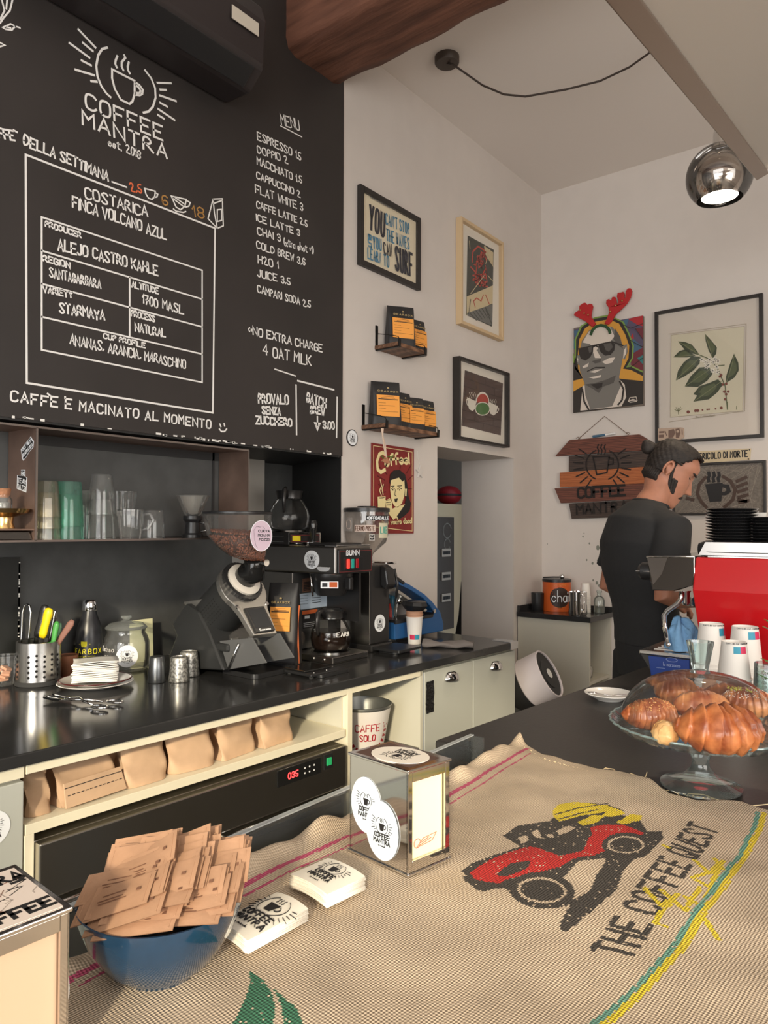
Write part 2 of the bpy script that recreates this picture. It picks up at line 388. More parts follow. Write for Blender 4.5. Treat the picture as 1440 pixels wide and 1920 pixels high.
# front wall and right wall with the shop windows
b = MB(); b.bx(-.4, .6, -2.6, -2.48, 0, ZC_); b.bx(4.1, 4.8, -2.6, -2.48, 0, ZC_); b.bx(.6, 4.1, -2.6, -2.48, 2.85, ZC_); b.bx(.6, 4.1, -2.6, -2.48, 0, .5)
struct(b, 'wall_front', white_wall)
b = MB(); b.bx(4.68, 4.8, -2.6, -1, 0, ZC_); b.bx(4.68, 4.8, 1.4, 5.6, 0, ZC_); b.bx(4.68, 4.8, -1, 1.4, 2.4, ZC_); b.bx(4.68, 4.8, -1, 1.4, 0, .9)
struct(b, 'wall_right', white_wall)
for i, (x0, x1, y0, y1, z0, z1) in enumerate([(.6, 4.1, -2.56, -2.52, .5, 2.85), (4.72, 4.76, -1, 1.4, .9, 2.4)]):
    b = MB(); t = .05
    if i == 0:
        for xx in (x0, (x0+x1)/2-t/2, x1-t): b.bx(xx, xx+t, y0, y1, z0, z1)
        b.bx(x0, x1, y0, y1, z0, z0+t); b.bx(x0, x1, y0, y1, z1-t, z1)
    else:
        for yy in (y0, (y0+y1)/2-t/2, y1-t): b.bx(x0, x1, yy, yy+t, z0, z1)
        b.bx(x0, x1, y0, y1, z0, z0+t); b.bx(x0, x1, y0, y1, z1-t, z1)
    struct(b, 'window_%d' % (i+1), matte_black)
# room behind the passage
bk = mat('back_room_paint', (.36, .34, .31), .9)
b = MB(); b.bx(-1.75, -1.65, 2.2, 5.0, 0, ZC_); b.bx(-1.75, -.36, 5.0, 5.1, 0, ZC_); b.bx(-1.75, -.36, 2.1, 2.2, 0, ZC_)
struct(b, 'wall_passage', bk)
# timber beam under the ceiling
bw = mat('old_timber', (.20, .082, .048), .75, var=1, col2=(.075, .028, .016), scale=5, stretch=(.5, 4, 4), detail=8, p0=.30, p1=.66, bump=.8, dist=.02)
b = MB()
def beam(i, j):
    x = -.02+4.8*i; k = 2*PI*j; ca, sa = math.cos(k), math.sin(k)
    w = .165; h = .155; q = max(abs(ca), abs(sa)); rn = .003*math.sin(x*9+j*6.283*2)+.003*math.sin(x*23+j*6.283*5)
    return (x, 2.13+(w+rn)*ca/max(q, .78), 3.44+(h+rn)*sa/max(q, .78))
b.grid(beam, 60, 32, cv=True); b.f += [tuple(range(32)), tuple(59*32+i for i in range(32))[::-1]]; b.m += [0, 0]
bo = tag(b.build('ceiling_beam', bw, smooth=50), 'rough dark brown timber beam crossing under the white ceiling', 'beam')

# ------------------------------------------------------------------ blackboard with chalk writing
XB = .006
cb = thing('blackboard', 'huge black painted menu board covered with white handwriting above the bottle shelf', 'menu board', (0, .9, ZN))
def local(o, root): o.parent = root; o.matrix_parent_inverse = Matrix.Translation(-root.location); return o
b = MB(); b.bx(0, XB, -1.6, YN, ZN, ZC_); local(b.build('board_panel', board_black), cb)
def chalk(name, strokes, wd=.006, m='chalk', lab=None):
    b = MB(); b.ribbon(strokes, (XB, 0, 0), UY, UZ, UX, wd, .0008); o = local(b.build(name, MATS[m]), cb)
    if lab: o['label'] = lab
    return o
def line(s, p0, p1, hpx, seed=1, jit=.35, gap=1.3):
    # a written line between two photograph points of its baseline, cap height in pixels at its start
    a, c = PX(*p0, XB), PX(*p1, XB); h = PX(p0[0], p0[1]-hpx, XB).z-a.z
    w = (c-a).length; return place(text(s, w, h, gap, jit, seed), a.y, a.z, math.atan2(c.z-a.z, c.y-a.y))
def px(L): return [pl(p, 'X', XB) for p in L]
def zz(L, x, y, k): return [[(x+a/k, y+c/k) for a, c in p] for p in L]
# the cup logo
q = zz([[(440, 165), (537, 268)], [(465, 240), (522, 288)], [(390, 242), (503, 325)], [(458, 340), (512, 368)], [(423, 392), (530, 424)], [(512, 457), (545, 460)],
  [(603, 268), (575, 275), (552, 310), (541, 370), (548, 430), (570, 485), (600, 528), (622, 547)], [(815, 395), (850, 440), (872, 495), (875, 550), (860, 600), (835, 628), (806, 634)],
  [(660, 316), (650, 340), (648, 360), (657, 380)], [(698, 310), (705, 325), (684, 350), (684, 375), (694, 396)], [(724, 350), (718, 375), (720, 395), (730, 414)],
  [(630, 390), (757, 455), (757, 530), (745, 570), (728, 585), (680, 562), (645, 500), (630, 440), (630, 390)], [(760, 462), (785, 480), (803, 505), (800, 528), (785, 536), (760, 533)], [(760, 478), (778, 490), (790, 510), (785, 525), (760, 522)],
  [(884, 466), (962, 468)], [(900, 504), (934, 506)], [(898, 537), (990, 569)], [(900, 578), (940, 600)], [(889, 613), (982, 676)], [(887, 646), (922, 668)]], 0, 0, 3)
chalk('logo_drawing', px(q), 0.0065)
chalk('logo_name', line('COFFEE', (161, 203), (305, 263), 28, 2, .1, 1.6)+line('MANTRA', (155, 233), (313, 297), 26, 3, .1, 1.6), 0.0065)
chalk('founding_date', line('est. 2018', (203, 272), (263, 298), 15, 4, .5), 0.0036)
chalk('heading', line('FFÈ'.replace('È', 'E'), (-2, 258), (28, 264), 17, 5)+px([[(25, 244), (32, 248)]])+line('DELLA SETTIMANA', (44, 271), (203, 340), 19, 6)+px([[(210, 341), (237, 351)]]), 0.0050)
# prices and little cups after the heading
mat('chalk_orange', (.75, .16, .06), .9); mat('chalk_ochre', (.42, .22, .06), .9)
chalk('price_espresso', line('2,5', (245, 358), (266, 362), 15, 7), 0.0043, 'chalk_orange', 'orange chalk price')
chalk('price_filter', line('6', (305, 383), (315, 385), 17, 8), 0.0043, 'chalk_ochre', 'ochre chalk price')
chalk('price_bag', line('18', (362, 405), (383, 410), 19, 9), 0.0043, 'chalk_ochre', 'ochre chalk price')
q = zz([[(813, 1060), (873, 1076), (870, 1105), (855, 1122), (835, 1115), (820, 1090), (813, 1060)], [(875, 1085), (887, 1092), (882, 1108), (868, 1110)],
  [(963, 1103), (1048, 1122), (1040, 1160), (1015, 1180), (990, 1165), (963, 1103)], [(970, 1115), (1030, 1160)], [(985, 1112), (1040, 1150)], [(1052, 1130), (1070, 1140), (1062, 1160), (1045, 1165)], [(975, 1175), (990, 1188), (1030, 1195), (1045, 1190)],
  [(1198, 1120), (1250, 1118), (1256, 1270), (1222, 1285), (1170, 1230), (1198, 1120)], [(1198, 1120), (1206, 1200), (1222, 1285)], [(1200, 1145), (1250, 1128)], [(1222, 1180), (1245, 1178), (1246, 1240), (1222, 1246), (1222, 1180)]], 0, 0, 3)
for q_ in (q[:2], q[2:7], q[7:]): chalk('chalk_drawing', px(q_), .0043)
# the frame and table of the week's coffee
chalk('outer_frame', px([[(48, 290), (403, 428), (399, 774), (50, 718), (48, 290)]]), 0.0058)
chalk('table_lines', px([[(78, 407), (379, 507), (379, 717), (78, 656), (78, 407)], [(78, 470), (379, 561)], [(78, 532), (379, 613)], [(78, 594), (379, 664)], [(243, 520), (243, 630)]]), 0.0050)
chalk('coffee_name', line('COSTARICA', (160, 372), (277, 407), 20, 10, .5)+line('FINCA VOLCANO AZUL', (136, 388), (312, 450), 20, 11, .5), 0.0050)
for a_ in (('PRODUCER', (85, 424), (152, 446), 10, 12), ('REGION', (81, 489), (131, 503), 11, 13), ('ALTITUDE', (247, 538), (297, 551), 11, 14), ('VARIETY', (81, 548), (136, 559), 11, 15), ('PROCESS', (246, 592), (290, 604), 11, 16), ('CUP PROFILE', (194, 634), (272, 652), 9, 17)): chalk('table_heading', line(*a_), .0042)
chalk('producer', line('ALEJO CASTRO KAHLE', (109, 468), (296, 516), 20, 18, .5), 0.0050)
chalk('region', line('SANTABARBARA', (93, 519), (189, 541), 17, 19, .3, 1.5), .0038)
chalk('altitude', line('1700 MASL', (267, 569), (344, 588), 16, 20, .5), 0.0047)
chalk('variety', line('STARMAYA', (112, 585), (196, 601), 18, 21, .5), 0.0050)
chalk('process', line('NATURAL', (254, 622), (310, 632), 15, 22, .5), 0.0047)
chalk('flavours', line('ANANAS, ARANCIA, MARASCHINO', (131, 645), (348, 692), 18, 23, .5), .0040)
chalk('bottom_line', line('CAFFE E MACINATO AL MOMENTO', (20, 752), (395, 803), 19, 24, .3, 2.0), .0052)
for q_ in ([(89, 738), (94, 742)], [(122, 744), (122, 747)]): chalk('accent_mark', px([q_]), .005)
chalk('smiley', px([[(412, 795), (414, 800)], [(420, 794), (421, 799)], [(411, 804), (415, 809), (421, 809), (425, 804)]]), .005)
mn = [('MENU', 528, 234, 562, 244, 19), ('ESPRESSO 1.5', 483, 261, 564, 300, 14), ('DOPPIO 2', 483, 286, 540, 307, 13), ('MACCHIATO 1,5', 482, 308, 566, 344, 13), ('CAPPUCCINO 2', 481, 334, 563, 370, 12), ('FLAT WHITE 3', 479, 361, 568, 396, 14),
  ('CAFFE LATTE 2,5', 481, 389, 576, 425, 12), ('ICE LATTE 3', 481, 414, 562, 443, 12), ('CHAI 3', 483, 440, 526, 452, 13), ('COLD BREW 3,6', 481, 464, 572, 498, 13), ('H2O 1', 484, 493, 522, 503, 14), ('JUICE 3,5', 483, 518, 544, 535, 13), ('CAMPARI SODA 2,5', 483, 548, 582, 577, 13)]
for i, (s_, x0, y0, x1, y1, h) in enumerate(mn): chalk('menu_line', line(s_, (x0, y0), (x1, y1), h, 30+i, .4), .0042)
chalk('menu_line', line('(xtra shot +1)', (533, 460), (588, 476), 14, 50, .4), .004)
chalk('menu_underline', px([[(526, 236), (566, 257)]]), .0042)
chalk('oat_milk_note', line('*NO EXTRA CHARGE', (466, 626), (604, 660), 15, 51)+line('4 OAT MILK', (493, 665), (583, 686), 19, 52)+px([[(515, 692), (554, 705)]]), 0.0050)
chalk('batch_brew_box', line('PROVALO', (485, 756), (541, 758), 17, 53)+line('SENZA', (492, 776), (526, 778), 13, 54)+line('ZUCCHERO', (480, 794), (547, 799), 14, 55)+line('BATCH', (575, 754), (611, 764), 17, 56)+line('BREW', (582, 774), (608, 778), 13, 57)
  +px([[(558, 714), (626, 731)], [(555, 722), (556, 815)], [(632, 745), (631, 820)], [(595, 781), (595, 798)], [(590, 793), (595, 806), (600, 794), (590, 793)], [(592, 796), (598, 797)], [(594, 800), (596, 800)]])+line('3.00', (606, 803), (627, 804), 13, 58), .0068)
chalk('corner_drawing', px(zz([[(10, 0), (25, 60), (0, 110)], [(70, 0), (55, 60), (20, 100), (0, 130)], [(40, 0), (35, 50)], [(15, 155), (60, 135), (85, 148), (65, 170), (30, 165), (15, 155)], [(85, 148), (112, 157)], [(35, 152), (60, 158)], [(0, 240), (28, 255), (0, 262)]], 0, 0, 3)), 0.0043)
# chipped paint along the lower edge
rn = random.Random(3); b = MB()
for i in range(46):
    y = rn.choice([rn.uniform(.9, 2.29), rn.uniform(1.4, 1.9)]); b.box((XB, y, ZN+rn.uniform(.0, .005)), (.002, rn.uniform(.004, .02), rn.uniform(.003, .008)))
local(b.build('chipped_edge', paper_white), cb)

# ------------------------------------------------------------------ air conditioner on the board wall
ac = thing('air_conditioner', 'black air conditioner high on the blackboard wall with a pale label', 'air conditioner', (XB+.002, 1.2, 2.93))
acm = mat('black_casing', (.024, .018, .018), .5)
prof = [(0, 0), (.13, -.01), (.20, .05), (.215, .20), (.19, .27), (0, .27)]
b = MB(); b.prism(prof, (0, -.62, 0), UX, UZ, (0, 1.09, 0)); b.build('casing', acm, ac, bevel=.012)
b = MB(); b.box((.166, -.06, .016), (.075, .98, .006), rot=(0, -.7, 0)); b.build('air_flap', black_pl, ac, bevel=.002)
b = MB(); b.box((.217, .37, .155), (.003, .115, .045)); b.build('label_plate', mat('label_cream', (.55, .50, .42), .6), ac, bevel=.001); 
# ------------------------------------------------------------------ helpers for things hung on walls
AXF = {'X': (UY, UZ, UX), 'Y': (UX, UZ, -UY), 'Z': (UX, UY, UZ)}
def org(ax, v): return {'X': Vector((v, 0, 0)), 'Y': Vector((0, v, 0)), 'Z': Vector((0, 0, v))}[ax]
def put(b, name, m, root, **k): return local(b.build(name, m, **k), root)
def crop(L, x, y, k): return [(x+a/k, y+c/k) for a, c in L]
def wline(s, p0, p1, hpx, ax, val, seed=1, jit=.1, gap=1.3):
    a, c = pl([p0, p1], ax, val); t = pl([(p0[0], p0[1]-hpx)], ax, val)[0]
    w = math.hypot(c[0]-a[0], c[1]-a[1]); return place(text(s, w, t[1]-a[1], gap, jit, seed), a[0], a[1], math.atan2(c[1]-a[1], c[0]-a[0]))
class Art:                                    # flat picture made of layers of inked shapes on one mesh
    def __init__(s, ax, val, f=None): s.ax, s.v, s.f, s.b, s.mats, s.h = ax, val, f or (lambda L: L), MB(), [], 0; s.U = AXF[ax]
    def mi(s, m):
        m = MATS[m] if isinstance(m, str) else m
        if m not in s.mats: s.mats.append(m)
        return s.mats.index(m)
    def lay(s): s.h += .0004
    def P(s, L): return pl(s.f(L), s.ax, s.v)
    def o(s): return org(s.ax, s.v)+s.U[2]*s.h
    def poly(s, m, *Ls):
        s.lay()
        for L in Ls: s.b.prism(s.P(L), s.o(), s.U[0], s.U[1], s.U[2]*.0004, s.mi(m))
    def pen(s, m, wd, *Ls):
        s.lay(); s.b.ribbon([s.P(L) for L in Ls], s.o(), *s.U, wd, .0004, s.mi(m))
    def raw(s, m, wd, st): s.lay(); s.b.ribbon(st, s.o(), *s.U, wd, .0004, s.mi(m))
    def text(s, t, p0, p1, hpx, m, wd, **k):
        q = s.f([p0, p1, (p0[0], p0[1]-hpx)]); s.raw(m, wd, wline(t, q[0], q[1], q[0][1]-q[2][1], s.ax, s.v, **k))
    def done(s, name, root): return put(s.b, name, s.mats, root)
def rectpts(q): return min(p[0] for p in q), max(p[0] for p in q), min(p[1] for p in q), max(p[1] for p in q)
def boxon(b, ax, wall, a0, a1, z0, z1, d0, d1, mi=0):        # box standing d0..d1 proud of a wall
    if ax == 'X': b.bx(wall+d0, wall+d1, a0, a1, z0, z1, mi)
    else: b.bx(a0, a1, wall-d1, wall-d0, z0, z1, mi)
def framed(name, lab, ax, wall, r, depth, border, fm, paper, pane=True, cat='picture'):
    a0, a1, z0, z1 = r; cx = (a0+a1)/2
    t = thing(name, lab, cat, (wall, cx, z0) if ax == 'X' else (cx, wall, z0)); b = MB()
    boxon(b, ax, wall, a0, a0+border, z0, z1, .001, depth); boxon(b, ax, wall, a1-border, a1, z0, z1, .001, depth)
    boxon(b, ax, wall, a0+border, a1-border, z0, z0+border, .001, depth); boxon(b, ax, wall, a0+border, a1-border, z1-border, z1, .001, depth)
    put(b, 'frame', fm, t, bevel=.0015)
    b = MB(); boxon(b, ax, wall, a0+border*.9, a1-border*.9, z0+border*.9, z1-border*.9, .001, depth*.35); put(b, 'mount_board', paper, t)
    if pane:
        b = MB(); boxon(b, ax, wall, a0+border*.95, a1-border*.95, z0+border*.95, z1-border*.95, depth*.80, depth*.80+.002); put(b, 'glass_pane', glass(name+'_pane', (1, 1, 1), 0, fac=.06, haze=.01), t)
    return t
frame_black = mat('black_wood_frame', (.02, .016, .014), .45)
M_ = lambda n, *c: mat(n, rgb(*c), .8)
M_('cream_print', 226, 214, 186); M_('print_blue', 60, 130, 165); M_('print_navy', 28, 27, 42); M_('print_grey', 120, 118, 112); M_('print_white', 225, 218, 205); M_('print_red', 150, 30, 30)

# ------------------------------------------------------------------ left wall pictures
cA = lambda L: crop(L, 640, 320, 3.556)
r = rectpts(pl([(678.5, 346), (789.9, 410), (674, 494), (786.5, 543.6)], 'X', .02))
r = (r[0]+.005, r[1]-.004, r[2], r[3])
t = framed('framed_poster', 'black framed poster with a surf saying in blue and navy letters', 'X', 0, r, .022, .024, frame_black, MATS['cream_print'])
a = Art('X', .0085, cA)
for s_, p0, p1, h, m, w in [('YOU', (188, 385), (285, 440), 155, 'print_navy', .015), ("CAN'T STOP", (297, 358), (452, 425), 72, 'print_blue', .0062), ('THE WAVES', (302, 465), (452, 525), 75, 'print_blue', .0062),
  ('YOU', (212, 515), (266, 535), 75, 'print_blue', .0065), ('CAN', (285, 560), (337, 572), 78, 'print_navy', .0065), ('LEARN', (175, 585), (262, 620), 70, 'print_blue', .0062), ('TO', (282, 632), (315, 645), 70, 'print_blue', .0065), ('SURF', (360, 660), (470, 705), 150, 'print_navy', .014)]:
    a.text(s_, p0, p1, h, m, w, jit=0, gap=2.8)
a.raw('print_blue', .006, [[(x+.0, z) for x, z in st] for st in place(text('BUT', .06, .022, jit=0), *pl(cA([(176, 425)]), 'X', .0085)[0], -PI/2)])
a.pen('print_grey', .004, [(190, 178), (322, 250)]); a.done('printed_saying', t)
r = rectpts(pl([(866, 411), (944.6, 455), (865, 606), (941, 632)], 'X', .035))
t = framed('framed_print', 'pale wooden framed print with a red scrawled figure on dark green', 'X', 0, r, .036, .017, mat('pale_wood_frame', rgb(205, 178, 140), .55), MATS['print_white'])
a = Art('X', .0135, cA); M_('art_dark', 62, 62, 54); M_('art_scrawl', 190, 70, 55); M_('art_cream', 205, 188, 150); M_('art_grey', 105, 105, 100)
a.poly('art_dark', [(842, 432), (1016, 528), (1003, 1040), (832, 962)])
a.poly('art_cream', [(835, 840), (1010, 765), (1008, 885), (835, 965)], [(950, 500), (1012, 545), (1010, 640), (960, 560)]); a.poly('art_grey', [(835, 950), (1008, 890), (1005, 1035), (840, 965)])
rn = random.Random(5); L = []
for k in range(16):
    cx, cy = rn.uniform(880, 965), rn.uniform(540, 760); L.append([(cx+rn.uniform(-28, 28), cy+rn.uniform(-45, 45)) for _ in range(4)])
a.pen('art_scrawl', .009, *L, [(870, 610), (875, 540), (910, 505), (950, 530), (965, 600)], [(875, 700), (960, 690), (970, 740), (900, 760)]); a.pen('art_scrawl', .006, [(880, 870), (900, 850), (930, 870), (945, 830)], [(880, 870), (890, 910)], [(960, 830), (985, 890)])
a.pen('art_cream', .004, [(860, 820), (950, 700)], [(955, 500), (1010, 640)], [(990, 520), (960, 620)], [(850, 470), (855, 520)], [(975, 700), (1010, 740)]); a.pen('art_dark', .004, *[[(855+k*20, 950-k*8), (900+k*18, 1000-k*5)] for k in range(6)], [(845, 955), (860, 860)], [(960, 930), (1000, 1020)])
a.done('print', t)
r = rectpts(pl([(862, 667), (956, 700), (955, 839), (862, 815)], 'X', .045))
t = framed('framed_print', 'deep black framed print of two white cups on brown bricks', 'X', 0, r, .046, .013, frame_black, MATS['print_white'])
a = Art('X', .0165, cA); M_('brick_brown', 82, 64, 58); M_('brick_joint', 62, 48, 45); M_('arch_red', 175, 70, 55); M_('oval_green', 75, 115, 60)
q = [(823, 1330), (1077, 1418), (1062, 1765), (800, 1700)]; a.poly('brick_brown', q)
lerp = lambda p, q_, s: (p[0]+(q_[0]-p[0])*s, p[1]+(q_[1]-p[1])*s)
bp = lambda u, v: lerp(lerp(q[0], q[1], u), lerp(q[3], q[2], u), v)
L = [[bp(0, k/7), bp(1, k/7)] for k in range(1, 7)]
for k in range(7): L += [[bp(x, k/7), bp(x, (k+1)/7)] for x in ([.33, .8] if k % 2 else [.05, .55])]
a.pen('brick_joint', .004, *L)
cup = lambda x, y, s: [(x-s*33, y-25), (x+s*32, y+5), (x+s*20, y+55), (x+s*5, y+68), (x-s*18, y+55)]
a.poly('print_white', cup(868, 1535, 1), cup(1010, 1565, 1)); a.pen('print_white', .006, [(838, 1525), (830, 1530), (838, 1560), (855, 1575)], [(1040, 1580), (1048, 1590), (1040, 1610), (1025, 1615)]); a.pen('print_white', .003, *[[(852+k*12, 1515), (858+k*12, 1495), (850+k*12, 1480)] for k in range(4)], *[[(992+k*11, 1560), (998+k*11, 1540), (992+k*11, 1525)] for k in range(4)])
a.poly('print_white', [(938+46*math.cos(k*PI/10), 1545-70*math.sin(k*PI/10)) for k in range(11)]); a.poly('arch_red', [(939+40*math.cos(k*PI/10), 1546-58*math.sin(k*PI/10)) for k in range(11)])
a.poly('print_white', [(938+50*math.cos(k*PI/12), 1588+46*math.sin(k*PI/12)) for k in range(24)]); a.poly('oval_green', [(938+45*math.cos(k*PI/12), 1588+40*math.sin(k*PI/12)) for k in range(24)])
a.done('print', t)

# tin sign
cB = lambda L: crop(L, 640, 700, 3.692)
r = rectpts(pl(cB([(210, 480), (500, 527), (502, 1108)]), 'X', .006)); r = (r[0], r[1], r[2], pl(cB([(210, 480)]), 'X', .006)[0][1])
ts = thing('tin_sign', 'dark red tin sign of a woman raising a coffee mug', 'sign', (0, (r[0]+r[1])/2, r[2]))
b = MB(); boxon(b, 'X', 0, r[0], r[1], r[2], r[3], .001, .006); put(b, 'sign_plate', mat('tin_red', rgb(135, 38, 36), .45, var=.15, scale=25), ts, bevel=.001)
a = Art('X', .006, cB); M_('tin_cream', 232, 215, 160); M_('tin_black', 34, 28, 26); M_('tin_dark_red', 88, 20, 20)
a.pen('tin_cream', .003, [(222, 500), (490, 545), (490, 1092), (222, 1062), (222, 500)])
a.pen('tin_dark_red', .004, *[[(375+x1, 760+y1), (375+x2, 760+y2)] for x1, y1, x2, y2 in [(-60, -60, -110, -110), (-75, -20, -125, -50), (-80, 20, -120, 10), (75, -70, 110, -130), (85, -20, 115, -50), (30, -100, 45, -150), (85, 40, 112, 40), (-70, 60, -110, 70)]])
a.pen('tin_cream', .017, [(300, 560), (285, 548), (262, 560), (245, 610), (250, 665), (272, 685), (300, 668)])
a.text('offee!', (302, 640), (468, 622), 75, 'tin_cream', .0115, gap=1.0, jit=.3)
a.text("when you're dead!", (262, 1048), (486, 1035), 36, 'tin_cream', .0055, gap=1.0, jit=.25)
a.poly('tin_black', [(335, 700), (360, 672), (400, 668), (438, 700), (452, 760), (462, 850), (478, 900), (472, 945), (445, 955), (430, 930), (445, 860), (330, 760)])
a.poly('tin_cream', [(340, 735), (395, 720), (432, 735), (436, 800), (432, 850), (415, 900), (385, 930), (360, 915), (342, 870), (334, 800)], [(375, 925), (440, 905), (452, 950), (400, 1010), (330, 985), (345, 940)], [(450, 800), (447, 850), (438, 850), (438, 800)])
a.poly('tin_black', [(330, 745), (345, 690), (400, 690), (435, 735), (420, 750), (395, 722), (345, 738)], [(362, 870), (388, 865), (380, 892), (368, 892)], [(438, 905), (470, 950), (430, 990), (395, 1010), (380, 990)])
a.pen('tin_black', .0035, [(342, 800), (352, 792), (364, 800)], [(385, 802), (397, 792), (412, 800)], [(340, 782), (362, 780)], [(384, 780), (414, 778)], [(370, 805), (366, 842), (376, 850)]); a.pen('tin_black', .006, [(351, 805), (353, 808)], [(397, 806), (399, 809)])
a.poly('tin_cream', [(246, 855), (300, 852), (300, 935), (248, 935)], [(300, 880), (330, 865), (345, 890), (350, 960), (372, 1000), (355, 1015), (330, 980), (305, 930)])
a.poly('tin_black', [(252, 860), (295, 857), (285, 866), (260, 867)]); a.pen('tin_black', .003, [(305, 880), (330, 875)], [(305, 895), (335, 892)], [(308, 912), (338, 910)]); a.pen('tin_cream', .005, [(270, 845), (258, 810), (272, 780), (262, 735)], [(282, 840), (275, 800), (285, 770)])
a.done('printed_picture', ts)

# round badge and wooden star on the wall
t = thing('wall_sticker', 'small white oval logo badge on the wall beside the blackboard', 'sticker', PX(659.5, 821))
b = MB(); put(MB().disc(PX(659.5, 821), UY, UZ, UX, .036, .036, .004), 'badge_rim', MATS['ink'], t); sticker(None, 'printed_badge', PX(659.5, 821)+UX*.004, UY, UZ, UX, .032, .032); local(bpy.data.objects['printed_badge'], t)
c = PX(785.5, 885); t = tag(MB().prism([((.034 if k % 2 == 0 else .015)*math.sin(k*PI/5), (.034 if k % 2 == 0 else .015)*math.cos(k*PI/5)) for k in range(10)], (0, 0, 0), UY, UZ, (.008, 0, 0)).build('star_ornament', mat('chalky_white', (.62, .58, .54), .8), bevel=.002), 'small white wooden star hung at the edge of the red tin sign', 'ornament'); t.location = c+UX*.001
b = MB(); b.tube([(.004, 0, .033), (.002, -.012, .07), (.001, -.016, .10)], .0008, 5); b.build('hanging_thread', paper_white, t)

# ------------------------------------------------------------------ wall shelves with coffee bags
shelf_wood = wood('shelf_wood', (.10, .045, .022), (.24, .12, .065), 5, (8, .8, 8), .55)
iron = mat('black_iron', (.02, .018, .017), .4, .6)
def wall_shelf(lab, nw, nf, fw):
    p0, p1 = PX(*nw), PX(*fw); z = (p0.z+p1.z)/2; dep = PY(nf[0], nf[1], p0.y).x; L = p1.y-p0.y; dep = min(max(dep, .11), .16)
    t = thing('wall_shelf', lab, 'shelf', (0, p0.y, z), 0, 'iron strap shelves on the white wall')
    b = MB(); b.bx(.001, dep, 0, L, 0, .018); b.build('shelf_board', shelf_wood, t, bevel=.002)
    for yy in (.012, L-.012):
        b = MB(); w = .010
        b.tube([(.003, yy, .11), (.003, yy, -.003), (dep+.004, yy, -.003), (dep+.004, yy, .030)], .0035, 4, up=(0, 1, 0), flat=3)
        b.tube([(dep+.004, yy, .026), (dep-.004, yy, .042), (dep*.75, yy, .052), (dep*.3, yy, .066), (.004, yy, .074)], .002, 6); b.build('strap_bracket', iron, t)
    return t, z+.018, p0.y, L, dep
mat('label_orange', rgb(238, 160, 70), .7); bagm = mat('matte_black_bag', (.022, .021, .022), .5, bump=.35, scale=14, dist=.006); goldm = mat('gold_print', (.45, .33, .14), .5)
def coffee_bag(name, lab, w, d, h, lw, lh, lz, group=None, big=False):
    t = thing(name, lab, 'coffee bag', (0, 0, 0), 0, group)
    def f(u, v):
        z = h*v; k = 1-v; dd = (d/2)*(max(0, 1-v**2.2)**.75)*(.92+.08*math.sin(9*v))+.0025; ww = w/2*(1-.07*v+.03*math.sin(PI*v))
        a = u*2*PI; c, s = math.cos(a), math.sin(a); e = .42
        x = math.copysign(abs(c)**e, c)*dd; y = math.copysign(abs(s)**e, s)*ww
        if abs(s) > .8 and v > .05: y *= 1-.10*math.sin(PI*v)*(1-abs(c)**.5)
        return (x+.004*math.sin(7*v+4*u)*v, y, z)
    b = MB(); b.grid(f, 40, 18, cu=True); b.f.append(tuple(i*18 for i in range(40))[::-1]); b.m.append(0); b.f.append(tuple(i*18+17 for i in range(40))); b.m.append(0)
    b.build('pouch', bagm, t, smooth=50)
    fx = lambda z: d/2*max(0, 1-(z/h)**2.2)**.75*.99+.011*(z/h)+.0045
    b = MB(); K = 6
    vs = []
    for i in range(K):
        z = lz+lh*i/(K-1); vs += [(fx(z), -lw/2, z), (fx(z), lw/2, z)]
    b.add(vs, [(2*i, 2*i+1, 2*i+3, 2*i+2) for i in range(K-1)])
    for k, (zz_, l) in enumerate([(.93, .5), (.86, .6), (.80, .85), (.62, .25), (.62, -.3), (.5, .7), (.36, .3), (.22, .85)]):
        z = lz+lh*zz_; o = (fx(z)+.0006, 0, z); y0 = -lw*.42 if zz_ < .79 else -lw*l/2; y1 = y0+lw*abs(l)
        b.ribbon([[(y0, 0), (y1, 0)]], o, UY, UZ, UX, .0035 if k == 2 else .0012, .0004, 1)
    b.build('paper_label', [MATS['label_orange'], MATS['ink']], t)
    b = MB(); z = lz+lh+.014; b.ribbon(place(text('GEARBOX', lw*.9, .007, 2.2), -lw*.45, 0), (fx(z)+.002, 0, z), UY, UZ, UX, .0016, .0004); b.prism([(-.005, .016), (.005, .016), (.004, .022), (-.004, .022)], (fx(z)+.002, 0, z), UY, UZ, UX*.0005); b.build('printed_name', goldm, t)
    return t
sh1 = wall_shelf('upper small wooden shelf with iron straps under the surf poster', (702, 655), (745, 646), (757, 673))
sh2 = wall_shelf('lower longer wooden shelf with iron straps above the red tin sign', (677, 802), (721, 792), (781, 825))
bag0 = coffee_bag('coffee_bag', 'black coffee bag with wide orange label, front one on the upper shelf', .150, .075, .205, .112, .098, .040, 'black coffee bags on the wall shelves')
def setbag(o, sh, px_, x, a, s=1., lab=None):
    t_, z, y0, L, dep = sh; y = PX(px_, 700, x).y
    loc = (x, y, z+.001); rz = math.radians(a)
    if o is None: o = dup(bag0, loc, rz, lab, scale=s)
    else: o.location = loc; o.rotation_euler = (0, 0, rz); o.scale = (s, s, s)
setbag(bag0, sh1, 750, .060, -30, .93)
setbag(None, sh1, 779, .045, -6, .80, 'black coffee bag half hidden behind the front bag on the upper shelf')
setbag(None, sh2, 722, .060, -30, .96, 'black coffee bag with the widest orange label, nearest on the lower shelf')
setbag(None, sh2, 751, .040, -4, .84, 'black coffee bag second from the blackboard end on the lower shelf')
setbag(None, sh2, 775, .062, -16, .76, 'black coffee bag third from the blackboard end on the lower shelf')
setbag(None, sh2, 797, .050, -8, .78, 'black coffee bag at the far end of the lower shelf')
